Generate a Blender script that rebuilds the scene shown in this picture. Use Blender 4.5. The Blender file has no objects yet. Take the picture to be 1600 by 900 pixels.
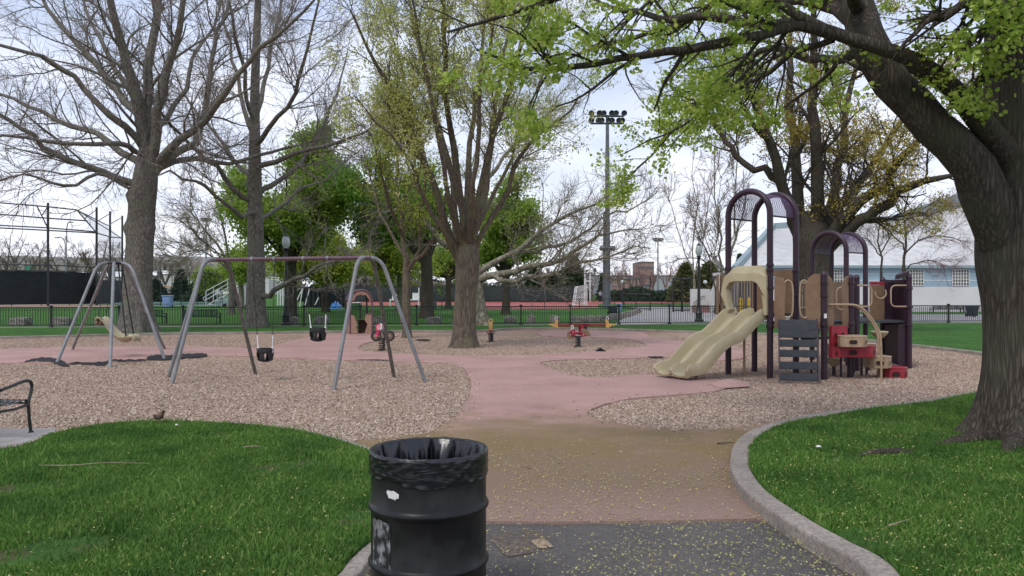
import bpy, bmesh, math, random
import numpy as np
from math import radians, sin, cos, pi
from mathutils import Vector, Matrix
from mathutils.geometry import tessellate_polygon

S = bpy.context.scene
# ------------------------------------------------------------------ camera, sky, sun, exposure
H = 1.69                       # eye height in metres
cam = bpy.data.cameras.new('camera')
cam.sensor_width = 36.0
cam.lens = 28.125
cam.shift_y = 5.0/1600.0
cam.clip_start = 0.1
cam.clip_end = 3000
camo = bpy.data.objects.new('camera', cam)
S.collection.objects.link(camo)
camo.location = (0, 0, H)
camo.rotation_euler = (radians(90), 0, 0)
S.camera = camo
SUN_EL, SUN_AZ = 52.0, 215.0   # azimuth clockwise from +Y: behind the viewer, a little left
world = bpy.data.worlds.new('World'); S.world = world
world.use_nodes = True
nt = world.node_tree; nt.nodes.clear()
wo = nt.nodes.new('ShaderNodeOutputWorld'); bg = nt.nodes.new('ShaderNodeBackground')
sky = nt.nodes.new('ShaderNodeTexSky'); sky.sky_type = 'NISHITA'; sky.sun_disc = False
sky.sun_elevation = radians(SUN_EL); sky.sun_rotation = radians(SUN_AZ)
sky.air_density = 1.0; sky.dust_density = 1.5; sky.ozone_density = 1.5
tc = nt.nodes.new('ShaderNodeTexCoord')
sep = nt.nodes.new('ShaderNodeSeparateXYZ'); nt.links.new(tc.outputs['Generated'], sep.inputs[0])
# project the view direction on a cloud deck: xy / (z + small)
ad = nt.nodes.new('ShaderNodeMath'); ad.operation = 'ADD'; ad.inputs[1].default_value = 0.16
nt.links.new(sep.outputs[2], ad.inputs[0])
mx = nt.nodes.new('ShaderNodeMath'); mx.operation = 'MAXIMUM'; mx.inputs[1].default_value = 0.05
nt.links.new(ad.outputs[0], mx.inputs[0])
dv = nt.nodes.new('ShaderNodeVectorMath'); dv.operation = 'DIVIDE'
cmb = nt.nodes.new('ShaderNodeCombineXYZ')
for i in range(3): nt.links.new(mx.outputs[0], cmb.inputs[i])
nt.links.new(tc.outputs['Generated'], dv.inputs[0]); nt.links.new(cmb.outputs[0], dv.inputs[1])
n1 = nt.nodes.new('ShaderNodeTexNoise'); n1.inputs['Scale'].default_value = 1.1
n1.inputs['Detail'].default_value = 7; n1.inputs['Roughness'].default_value = 0.55
n1.inputs['Distortion'].default_value = 0.4
nt.links.new(dv.outputs[0], n1.inputs['Vector'])
cr = nt.nodes.new('ShaderNodeValToRGB')
cr.color_ramp.elements[0].position = 0.38; cr.color_ramp.elements[0].color = (0.55, 0.55, 0.55, 1)
cr.color_ramp.elements[1].position = 0.60; cr.color_ramp.elements[1].color = (1, 1, 1, 1)
nt.links.new(n1.outputs['Fac'], cr.inputs[0])
n2 = nt.nodes.new('ShaderNodeTexNoise'); n2.inputs['Scale'].default_value = 2.3
n2.inputs['Detail'].default_value = 5
nt.links.new(dv.outputs[0], n2.inputs['Vector'])
cc = nt.nodes.new('ShaderNodeValToRGB')
cc.color_ramp.elements[0].position = 0.35; cc.color_ramp.elements[0].color = (4.7, 5.6, 7.7, 1)
cc.color_ramp.elements[1].position = 0.65; cc.color_ramp.elements[1].color = (7.5, 7.9, 9.1, 1)
nt.links.new(n2.outputs['Fac'], cc.inputs[0])
mixw = nt.nodes.new('ShaderNodeMixRGB')
nt.links.new(cr.outputs[0], mixw.inputs[0]); nt.links.new(sky.outputs[0], mixw.inputs[1])
nt.links.new(cc.outputs[0], mixw.inputs[2])
# paler towards the horizon, as any cloudy sky is
hz = nt.nodes.new('ShaderNodeMapRange'); hz.inputs[1].default_value = 0.0; hz.inputs[2].default_value = 0.32
hz.inputs[3].default_value = 0.75; hz.inputs[4].default_value = 0.0
nt.links.new(sep.outputs[2], hz.inputs[0])
mixh = nt.nodes.new('ShaderNodeMixRGB'); mixh.inputs[2].default_value = (8.7, 8.8, 9.3, 1)
nt.links.new(hz.outputs[0], mixh.inputs[0]); nt.links.new(mixw.outputs[0], mixh.inputs[1])
nt.links.new(mixh.outputs[0], bg.inputs[0]); bg.inputs[1].default_value = 0.085
nt.links.new(bg.outputs[0], wo.inputs[0])
sl = bpy.data.lights.new('sun', 'SUN'); sl.energy = 1.0; sl.angle = radians(14); sl.color = (1, 0.96, 0.9)
so = bpy.data.objects.new('sun', sl); S.collection.objects.link(so)
so.rotation_euler = Vector((-sin(radians(SUN_AZ))*cos(radians(SUN_EL)), -cos(radians(SUN_AZ))*cos(radians(SUN_EL)), -sin(radians(SUN_EL)))).to_track_quat('-Z', 'Y').to_euler()
S.view_settings.view_transform = 'Standard'; S.view_settings.look = 'None'
S.view_settings.exposure = 0.7; S.view_settings.gamma = 1.0; S.view_settings.use_curve_mapping = False
S.render.engine = 'CYCLES'
S.cycles.max_bounces = 6; S.cycles.transparent_max_bounces = 24; S.cycles.use_denoising = True

# ------------------------------------------------------------------ helpers
F = 1250.0                     # focal length in photo pixels, used to survey positions
def G(px, py, z=0.0):
    "ground point at height z seen at photo pixel"
    Y = F*(H-z)/(py-455.0)
    return Vector(((px-800.0)/F*Y, Y, z))
def W(px, py, Y):
    "point at distance Y"
    return Vector(((px-800.0)/F*Y, Y, H-(py-455.0)/F*Y))
rng = np.random.default_rng(7)
random.seed(7)

def nmesh(name, V, faces, mat=None, parent=None, smooth=False):
    "V (n,3); faces: list of (m,k) int arrays"
    me = bpy.data.meshes.new(name)
    V = np.asarray(V, dtype=np.float32)
    faces = [np.asarray(f, dtype=np.int32) for f in faces if len(f)]
    me.vertices.add(len(V)); me.vertices.foreach_set('co', V.ravel())
    nl = sum(f.size for f in faces); npol = sum(len(f) for f in faces)
    me.loops.add(nl); me.polygons.add(npol)
    me.loops.foreach_set('vertex_index', np.concatenate([f.ravel() for f in faces]))
    st = []; c = 0
    for f in faces:
        st.append(c+np.arange(len(f))*f.shape[1]); c += f.size
    me.polygons.foreach_set('loop_start', np.concatenate(st).astype(np.int32))
    me.polygons.foreach_set('use_smooth', np.full(npol, smooth))
    me.update(calc_edges=True)
    if mat: me.materials.append(mat)
    o = bpy.data.objects.new(name, me); S.collection.objects.link(o)
    if parent: o.parent = parent
    return o

def tag(o, label=None, cat=None, group=None, kind=None):
    if label: o['label'] = label
    if cat: o['category'] = cat
    if group: o['group'] = group
    if kind: o['kind'] = kind
    return o
def empty(name, loc, label, cat, group=None, rz=0.0):
    o = bpy.data.objects.new(name, None); S.collection.objects.link(o)
    o.location = loc; o.rotation_euler = (0, 0, rz); o.empty_display_size = 0.2
    return tag(o, label, cat, group)
def kids(o): return [c for c in S.collection.objects if c.parent == o]
def copy_tree(o, parent=None):
    c = o.copy(); S.collection.objects.link(c)
    if parent: c.parent = parent
    for k in kids(o): copy_tree(k, c)
    return c

def smooth_curve(pts, n=8, closed=False):
    "Catmull-Rom through points (any dimension)"
    P = [np.array(p, float) for p in pts]; N = len(P); out = []
    rngs = range(N) if closed else range(N-1)
    for i in rngs:
        p0 = P[(i-1) % N] if closed or i > 0 else 2*P[0]-P[1]
        p1 = P[i]; p2 = P[(i+1) % N]
        p3 = P[(i+2) % N] if closed or i+2 < N else 2*P[-1]-P[-2]
        for j in range(n):
            t = j/n
            out.append(0.5*((2*p1)+(-p0+p2)*t+(2*p0-5*p1+4*p2-p3)*t*t+(-p0+3*p1-3*p2+p3)*t**3))
    if not closed: out.append(P[-1])
    return np.array(out)
def resample(C, n):
    d = np.r_[0, np.cumsum(np.linalg.norm(np.diff(C[:, :3], axis=0), axis=1))]
    t = np.linspace(0, d[-1], n)
    return np.stack([np.interp(t, d, C[:, k]) for k in range(C.shape[1])], 1)

class MB:
    "collects shapes into one mesh"
    def __init__(s): s.v = []; s.f = []
    def add(s, V, Fc):
        b = len(s.v); s.v += [tuple(map(float, p)) for p in V]; s.f += [tuple(b+i for i in f) for f in Fc]; return s
    def box(s, c, size, M=None, bev=0.0):
        x, y, z = [k/2 for k in size]
        if bev > 0:
            b = min(bev, x*.9, y*.9, z*.9); V = []; 
            for sx in (-1, 1):
                for sy in (-1, 1):
                    for sz in (-1, 1):
                        V += [(sx*x, sy*(y-b), sz*(z-b)), (sx*(x-b), sy*y, sz*(z-b)), (sx*(x-b), sy*(y-b), sz*z)]
            bm = bmesh.new()
            for p in V: bm.verts.new(p)
            bmesh.ops.convex_hull(bm, input=bm.verts)
            bm.verts.ensure_lookup_table(); bm.verts.index_update()
            V = [v.co.copy() for v in bm.verts]; Fc = [[v.index for v in f.verts] for f in bm.faces]; bm.free()
        else:
            V = [Vector((sx*x, sy*y, sz*z)) for sx in (-1, 1) for sy in (-1, 1) for sz in (-1, 1)]
            Fc = [(0, 1, 3, 2), (4, 6, 7, 5), (0, 4, 5, 1), (2, 3, 7, 6), (0, 2, 6, 4), (1, 5, 7, 3)]
        c = Vector(c)
        if M is not None: V = [M @ Vector(p)+c for p in V]
        else: V = [Vector(p)+c for p in V]
        return s.add(V, Fc)
    def beam(s, a, b, w, h, up=(0, 0, 1), bev=0.0):
        "box from a to b: w across, h along up"
        a, b = Vector(a), Vector(b); t = (b-a).normalized(); u = t.cross(Vector(up))
        if u.length < 1e-4: u = t.cross(Vector((1, 0, 0)))
        u.normalize(); v = u.cross(t)
        M = Matrix((t, u, v)).transposed()
        return s.box((a+b)/2, ((b-a).length, w, h), M, bev)
    def tube(s, pts, r, n=10, cap=True, closed=False):
        P = [Vector(p) for p in pts]; R = r if hasattr(r, '__len__') else [r]*len(P)
        N = len(P); V = []; ref = None
        for i in range(N):
            if closed: t = P[(i+1) % N]-P[i-1]
            else: t = P[min(i+1, N-1)]-P[max(i-1, 0)]
            t.normalize()
            if ref is None:
                ref = Vector((0, 0, 1)) if abs(t.z) < .9 else Vector((1, 0, 0))
            u = (ref-ref.dot(t)*t).normalized(); ref = u; w = t.cross(u)
            for k in range(n):
                a = 2*pi*k/n; V.append(P[i]+(u*cos(a)+w*sin(a))*R[i])
        Fc = []
        for i in range(N if closed else N-1):
            j = (i+1) % N
            for k in range(n):
                Fc.append((i*n+k, i*n+(k+1) % n, j*n+(k+1) % n, j*n+k))
        if cap and not closed: Fc += [tuple(range(n-1, -1, -1)), tuple((N-1)*n+k for k in range(n))]
        return s.add(V, Fc)
    def lathe(s, prof, c=(0, 0, 0), n=24, M=None):
        "prof: (r, z) list"
        V = []; Fc = []
        for r, z in prof:
            for k in range(n):
                a = 2*pi*k/n; p = Vector((r*cos(a), r*sin(a), z))
                V.append((M @ p if M is not None else p)+Vector(c))
        for i in range(len(prof)-1):
            for k in range(n): Fc.append((i*n+k, i*n+(k+1) % n, (i+1)*n+(k+1) % n, (i+1)*n+k))
        if prof[0][0] > 1e-5: Fc.append(tuple(range(n-1, -1, -1)))
        if prof[-1][0] > 1e-5: Fc.append(tuple((len(prof)-1)*n+k for k in range(n)))
        return s.add(V, Fc)
    def sphere(s, c, r, n=12, m=8, sc=(1, 1, 1), M=None):
        b = len(s.v)
        s.lathe([(max(r*sin(pi*i/m), 1e-6), -r*cos(pi*i/m)) for i in range(m+1)], (0, 0, 0), n)
        for i in range(b, len(s.v)):
            p = Vector(s.v[i]); p = Vector((p.x*sc[0], p.y*sc[1], p.z*sc[2]))
            if M is not None: p = M @ p
            s.v[i] = tuple(p+Vector(c))
        return s
    def slab(s, poly, o, ux, uy, th, holes=()):
        "flat plate: 2D outline poly (and holes) in plane o+ux*x+uy*y, thickness th along normal (centred)"
        ux, uy = Vector(ux), Vector(uy); nn = ux.cross(uy).normalized()*th/2; o = Vector(o)
        loops = [poly]+list(holes); flat = [p for l in loops for p in l]; n = len(flat)
        tri = tessellate_polygon([[Vector((p[0], p[1], 0)) for p in l] for l in loops])
        V = [o+ux*p[0]+uy*p[1]+nn for p in flat]+[o+ux*p[0]+uy*p[1]-nn for p in flat]
        Fc = [tuple(t) for t in tri]+[tuple(n+i for i in reversed(t)) for t in tri]
        b = 0
        for l in loops:
            m = len(l)
            for k in range(m): Fc.append((b+k, b+(k+1) % m, n+b+(k+1) % m, n+b+k))
            b += m
        return s.add(V, Fc)
    def build(s, name, mat=None, parent=None, smooth=True, bevel=0.0, auto=35):
        me = bpy.data.meshes.new(name); me.from_pydata(s.v, [], s.f); me.update()
        bm = bmesh.new(); bm.from_mesh(me)
        bmesh.ops.recalc_face_normals(bm, faces=bm.faces); bm.to_mesh(me); bm.free()
        if smooth:
            me.polygons.foreach_set('use_smooth', [True]*len(me.polygons))
            me.set_sharp_from_angle(angle=radians(auto))
        if mat: me.materials.append(mat)
        o = bpy.data.objects.new(name, me); S.collection.objects.link(o)
        if parent: o.parent = parent
        if bevel > 0:
            m = o.modifiers.new('bevel', 'BEVEL'); m.width = bevel; m.segments = 2; m.limit_method = 'ANGLE'
        return o
def local(mb, origin):
    o = Vector(origin); mb.v = [tuple(Vector(p)-o) for p in mb.v]; return mb

# ------------------------------------------------------------------ materials
def pm(name, c1, c2=None, scale=5.0, rough=0.7, bump=0.0, bscale=40.0, metal=0.0, stretch=(1, 1, 1), c3=None,
       detail=5, lo=0.38, hi=0.62, spec=0.4, coat=0.0, bdist=0.01, fine=None, fscale=90.0, famt=0.5):
    m = bpy.data.materials.new(name); m.use_nodes = True; t = m.node_tree
    b = t.nodes['Principled BSDF']; b.inputs['Roughness'].default_value = rough
    b.inputs['Metallic'].default_value = metal; b.inputs['Specular IOR Level'].default_value = spec
    b.inputs['Coat Weight'].default_value = coat
    tcn = t.nodes.new('ShaderNodeTexCoord'); mp = t.nodes.new('ShaderNodeMapping')
    mp.inputs['Scale'].default_value = stretch; t.links.new(tcn.outputs['Object'], mp.inputs[0])
    if c2 is None: c2 = tuple(k*0.8 for k in c1)
    n = t.nodes.new('ShaderNodeTexNoise'); n.inputs['Scale'].default_value = scale; n.inputs['Detail'].default_value = detail
    t.links.new(mp.outputs[0], n.inputs['Vector'])
    r = t.nodes.new('ShaderNodeValToRGB'); e = r.color_ramp.elements
    e[0].position = lo; e[0].color = (*c1, 1); e[1].position = hi; e[1].color = (*c2, 1)
    if c3:
        k = r.color_ramp.elements.new(min(hi+0.13, 0.95)); k.color = (*c3, 1)
    t.links.new(n.outputs['Fac'], r.inputs[0]); col = r.outputs[0]
    if fine:
        n3 = t.nodes.new('ShaderNodeTexNoise'); n3.inputs['Scale'].default_value = fscale; n3.inputs['Detail'].default_value = 3
        t.links.new(mp.outputs[0], n3.inputs['Vector'])
        r3 = t.nodes.new('ShaderNodeMapRange'); r3.inputs[1].default_value = .45; r3.inputs[2].default_value = .62
        r3.inputs[4].default_value = famt
        t.links.new(n3.outputs['Fac'], r3.inputs[0])
        mxx = t.nodes.new('ShaderNodeMixRGB'); mxx.inputs[2].default_value = (*fine, 1)
        t.links.new(r3.outputs[0], mxx.inputs[0]); t.links.new(col, mxx.inputs[1]); col = mxx.outputs[0]
    t.links.new(col, b.inputs['Base Color'])
    if bump > 0:
        n2 = t.nodes.new('ShaderNodeTexNoise'); n2.inputs['Scale'].default_value = bscale; n2.inputs['Detail'].default_value = 4
        t.links.new(mp.outputs[0], n2.inputs['Vector'])
        bp = t.nodes.new('ShaderNodeBump'); bp.inputs['Strength'].default_value = bump; bp.inputs['Distance'].default_value = bdist
        t.links.new(n2.outputs['Fac'], bp.inputs['Height']); t.links.new(bp.outputs[0], b.inputs['Normal'])
    return m

def island_mat(name, cols, rough=0.8, trans=0.0, pnoise=None, spec=0.3):
    "colour varies from piece to piece (chips, blades, leaves)"
    m = bpy.data.materials.new(name); m.use_nodes = True; t = m.node_tree
    b = t.nodes['Principled BSDF']; b.inputs['Roughness'].default_value = rough; b.inputs['Specular IOR Level'].default_value = spec
    g = t.nodes.new('ShaderNodeNewGeometry'); r = t.nodes.new('ShaderNodeValToRGB')
    e = r.color_ramp.elements; e[0].color = (*cols[0], 1); e[0].position = 0; e[1].color = (*cols[-1], 1); e[1].position = 1
    for i, c in enumerate(cols[1:-1]):
        k = e.new((i+1)/(len(cols)-1)); k.color = (*c, 1)
    t.links.new(g.outputs['Random Per Island'], r.inputs[0]); col = r.outputs[0]
    if pnoise:
        (sc, c, amt) = pnoise
        tcn = t.nodes.new('ShaderNodeTexCoord'); n = t.nodes.new('ShaderNodeTexNoise'); n.inputs['Scale'].default_value = sc
        n.inputs['Detail'].default_value = 4
        t.links.new(tcn.outputs['Object'], n.inputs['Vector'])
        mr = t.nodes.new('ShaderNodeMapRange'); mr.inputs[1].default_value = .42; mr.inputs[2].default_value = .68; mr.inputs[4].default_value = amt
        t.links.new(n.outputs['Fac'], mr.inputs[0])
        mm = t.nodes.new('ShaderNodeMixRGB'); mm.inputs[2].default_value = (*c, 1)
        t.links.new(mr.outputs[0], mm.inputs[0]); t.links.new(col, mm.inputs[1]); col = mm.outputs[0]
    t.links.new(col, b.inputs['Base Color'])
    if trans > 0:
        tr = t.nodes.new('ShaderNodeBsdfTranslucent'); t.links.new(col, tr.inputs[0])
        mx = t.nodes.new('ShaderNodeMixShader'); mx.inputs[0].default_value = trans
        t.links.new(b.outputs[0], mx.inputs[1]); t.links.new(tr.outputs[0], mx.inputs[2])
        t.links.new(mx.outputs[0], t.nodes['Material Output'].inputs[0])
    return m

def bark_mat(name, c1, c2, moss=None, vs=(14, 14, 2.2), bump=0.8, bdist=0.03):
    m = bpy.data.materials.new(name); m.use_nodes = True; t = m.node_tree
    b = t.nodes['Principled BSDF']; b.inputs['Roughness'].default_value = 0.95; b.inputs['Specular IOR Level'].default_value = 0.15
    tcn = t.nodes.new('ShaderNodeTexCoord'); mp = t.nodes.new('ShaderNodeMapping'); mp.inputs['Scale'].default_value = vs
    t.links.new(tcn.outputs['Object'], mp.inputs[0])
    n0 = t.nodes.new('ShaderNodeTexNoise'); n0.inputs['Scale'].default_value = 1.0; n0.inputs['Detail'].default_value = 6
    n0.inputs['Roughness'].default_value = 0.65; t.links.new(mp.outputs[0], n0.inputs['Vector'])
    v = t.nodes.new('ShaderNodeTexVoronoi'); v.feature = 'DISTANCE_TO_EDGE'; v.inputs['Scale'].default_value = 0.9
    am = t.nodes.new('ShaderNodeVectorMath'); am.operation = 'MULTIPLY_ADD'
    am.inputs[1].default_value = (1.6, 1.6, 1.6); t.links.new(n0.outputs['Color'], am.inputs[0]); t.links.new(mp.outputs[0], am.inputs[2])
    t.links.new(am.outputs[0], v.inputs['Vector'])
    r = t.nodes.new('ShaderNodeValToRGB'); e = r.color_ramp.elements
    e[0].position = .3; e[0].color = (*c1, 1); e[1].position = .7; e[1].color = (*c2, 1)
    t.links.new(n0.outputs['Fac'], r.inputs[0])
    mr = t.nodes.new('ShaderNodeMapRange'); mr.inputs[2].default_value = .25; mr.inputs[3].default_value = .45
    t.links.new(v.outputs[0], mr.inputs[0]); mr.inputs[3].default_value = .5
    mu = t.nodes.new('ShaderNodeMixRGB'); mu.blend_type = 'MULTIPLY'; mu.inputs[0].default_value = 1
    t.links.new(r.outputs[0], mu.inputs[1]); t.links.new(mr.outputs[0], mu.inputs[2]); col = mu.outputs[0]
    if moss:
        n4 = t.nodes.new('ShaderNodeTexNoise'); n4.inputs['Scale'].default_value = 1.7; n4.inputs['Detail'].default_value = 6
        t.links.new(tcn.outputs['Object'], n4.inputs['Vector'])
        m4 = t.nodes.new('ShaderNodeMapRange'); m4.inputs[1].default_value = .48; m4.inputs[2].default_value = .68; m4.inputs[4].default_value = .7
        t.links.new(n4.outputs['Fac'], m4.inputs[0])
        mm = t.nodes.new('ShaderNodeMixRGB'); mm.inputs[2].default_value = (*moss, 1)
        t.links.new(m4.outputs[0], mm.inputs[0]); t.links.new(col, mm.inputs[1]); col = mm.outputs[0]
    t.links.new(col, b.inputs['Base Color'])
    ads = t.nodes.new('ShaderNodeMath'); ads.operation = 'ADD'
    t.links.new(mr.outputs[0], ads.inputs[0]); t.links.new(n0.outputs['Fac'], ads.inputs[1])
    bp = t.nodes.new('ShaderNodeBump'); bp.inputs['Strength'].default_value = bump; bp.inputs['Distance'].default_value = bdist
    t.links.new(ads.outputs[0], bp.inputs['Height']); t.links.new(bp.outputs[0], b.inputs['Normal'])
    return m

def mesh_fabric(name, col, cell, wire, axes='XZ', rough=0.6, solid=None):
    "woven or chain-link sheet: real holes between thin wires, by a diamond pattern"
    m = bpy.data.materials.new(name); m.use_nodes = True; t = m.node_tree
    b = t.nodes['Principled BSDF']; b.inputs['Base Color'].default_value = (*col, 1); b.inputs['Roughness'].default_value = rough
    tcn = t.nodes.new('ShaderNodeTexCoord'); sp = t.nodes.new('ShaderNodeSeparateXYZ'); t.links.new(tcn.outputs['Object'], sp.inputs[0])
    a = sp.outputs['XYZ'.index(axes[0])]; z = sp.outputs['XYZ'.index(axes[1])]
    facs = []
    for sg in ('ADD', 'SUBTRACT'):
        s1 = t.nodes.new('ShaderNodeMath'); s1.operation = sg; t.links.new(a, s1.inputs[0]); t.links.new(z, s1.inputs[1])
        s2 = t.nodes.new('ShaderNodeMath'); s2.operation = 'PINGPONG'; s2.inputs[1].default_value = cell; t.links.new(s1.outputs[0], s2.inputs[0])
        s3 = t.nodes.new('ShaderNodeMath'); s3.operation = 'LESS_THAN'; s3.inputs[1].default_value = wire; t.links.new(s2.outputs[0], s3.inputs[0])
        facs.append(s3)
    mxn = t.nodes.new('ShaderNodeMath'); mxn.operation = 'MAXIMUM'
    t.links.new(facs[0].outputs[0], mxn.inputs[0]); t.links.new(facs[1].outputs[0], mxn.inputs[1])
    tr = t.nodes.new('ShaderNodeBsdfTransparent'); mx = t.nodes.new('ShaderNodeMixShader')
    t.links.new(mxn.outputs[0], mx.inputs[0]); t.links.new(tr.outputs[0], mx.inputs[1]); t.links.new(b.outputs[0], mx.inputs[2])
    t.links.new(mx.outputs[0], t.nodes['Material Output'].inputs[0])
    return m

M = {}
M['purple'] = pm('purple_powder_coat', (0.026, 0.010, 0.021), (0.036, 0.015, 0.028), 3, rough=0.42, spec=0.45, bump=0.05, bscale=60)
M['purple_roof'] = pm('purple_roof_plastic', (0.06, 0.025, 0.07), (0.08, 0.038, 0.09), 4, rough=0.4)  # lighter purple plastic of the playhouse roof
M['plum'] = pm('plum_pipe', (0.10, 0.045, 0.07), (0.13, 0.07, 0.09), 8, rough=0.45)
M['cream'] = pm('cream_moulded_plastic', (0.44, 0.375, 0.24), (0.385, 0.325, 0.20), 2.5, rough=0.38, spec=0.5, bump=0.04, bscale=70, fine=(0.36, 0.29, 0.15), fscale=14, famt=0.35)
M['tan'] = pm('tan_recycled_panel', (0.25, 0.155, 0.095), (0.21, 0.13, 0.078), 3, rough=0.55, fine=(0.17, 0.10, 0.06), fscale=9, famt=0.35, bump=0.05)
M['tanpipe'] = pm('tan_painted_pipe', (0.40, 0.29, 0.19), (0.34, 0.24, 0.15), 6, rough=0.45)
M['red'] = pm('red_plastic', (0.34, 0.016, 0.035), (0.27, 0.013, 0.028), 4, rough=0.4, spec=0.45, fine=(0.25, 0.05, 0.06), fscale=10, famt=0.4)
M['slate'] = pm('slate_coated_deck', (0.034, 0.040, 0.046), (0.046, 0.052, 0.057), 9, rough=0.6, bump=0.2, bscale=120)
M['galv'] = pm('galvanised_pipe', (0.25, 0.255, 0.26), (0.20, 0.205, 0.21), 7, rough=0.5, metal=0.15, stretch=(1, 1, .4), fine=(0.13, 0.125, 0.12), fscale=12, famt=0.3)
M['galvdark'] = pm('weathered_steel_pipe', (0.17, 0.155, 0.14), (0.12, 0.105, 0.095), 9, rough=0.6, metal=0.4, fine=(0.08, 0.06, 0.05), fscale=20, famt=0.5)
M['black_rubber'] = pm('black_rubber', (0.02, 0.02, 0.022), (0.03, 0.03, 0.032), 20, rough=0.6, bump=0.1)
M['iron'] = pm('black_painted_iron', (0.012, 0.014, 0.014), (0.022, 0.024, 0.023), 12, rough=0.38, spec=0.5, bump=0.12, bscale=150, bdist=0.003)
M['fence_green'] = pm('dark_green_black_fence_paint', (0.010, 0.016, 0.013), (0.018, 0.026, 0.02), 5, rough=0.5)
M['bench_green'] = pm('dark_green_bench_paint', (0.012, 0.04, 0.022), (0.02, 0.055, 0.03), 6, rough=0.55)
M['white'] = pm('white_paint', (0.75, 0.75, 0.74), (0.62, 0.62, 0.6), 6, rough=0.5)
M['yellow'] = pm('yellow_plastic', (0.72, 0.42, 0.13), (0.62, 0.35, 0.10), 6, rough=0.45)
M['yellow_paint'] = pm('yellow_bollard_paint', (0.75, 0.50, 0.03), (0.6, 0.38, 0.03), 4, rough=0.5)
M['pink'] = pm('pink_plastic', (0.62, 0.05, 0.14), (0.5, 0.04, 0.11), 6, rough=0.4)
M['concrete'] = pm('concrete_kerb', (0.36, 0.31, 0.27), (0.27, 0.23, 0.20), 2.2, rough=0.9, bump=0.3, bscale=60, fine=(0.16, 0.14, 0.12), fscale=35, famt=0.6, spec=.2)
M['slabc'] = pm('pale_concrete', (0.40, 0.37, 0.345), (0.33, 0.30, 0.275), 1.5, rough=0.9, bump=0.2, bscale=50, fine=(0.22, 0.2, 0.18), fscale=30, famt=.4, spec=.2)
M['bark_dark'] = bark_mat('dark_maple_bark', (0.068, 0.054, 0.044), (0.15, 0.122, 0.10), (0.085, 0.088, 0.06), (30, 30, 2.6), 1.0, 0.02)
M['bark_grey'] = bark_mat('grey_brown_bark', (0.155, 0.135, 0.117), (0.27, 0.24, 0.21), (0.17, 0.175, 0.125), (11, 11, 5.0), 0.6, 0.02)
M['bark_elm'] = bark_mat('furrowed_brown_bark', (0.145, 0.115, 0.088), (0.27, 0.22, 0.17), (0.20, 0.19, 0.11), (22, 22, 3.0), 1.0, 0.03)
M['bark_pale'] = bark_mat('pale_mottled_bark', (0.20, 0.175, 0.13), (0.42, 0.38, 0.30), (0.13, 0.12, 0.07), (5, 5, 3), 0.3, 0.01)
M['twig'] = pm('grey_twigs', (0.27, 0.235, 0.21), (0.20, 0.17, 0.15), 3, rough=0.9, spec=.15)
M['twig_brown'] = pm('brown_twigs', (0.19, 0.145, 0.10), (0.135, 0.10, 0.07), 3, rough=0.9, spec=.15)
M['twig_red'] = pm('reddish_twigs', (0.30, 0.17, 0.16), (0.24, 0.15, 0.14), 1, rough=0.9, spec=.15)
M['twig_pale'] = pm('pale_twigs', (0.34, 0.29, 0.22), (0.25, 0.21, 0.16), 3, rough=0.9, spec=.15)
M['galvlight'] = pm('aluminium_rail', (0.55, 0.57, 0.58), (0.45, 0.46, 0.48), 4, rough=0.4, metal=0.5)
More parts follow.
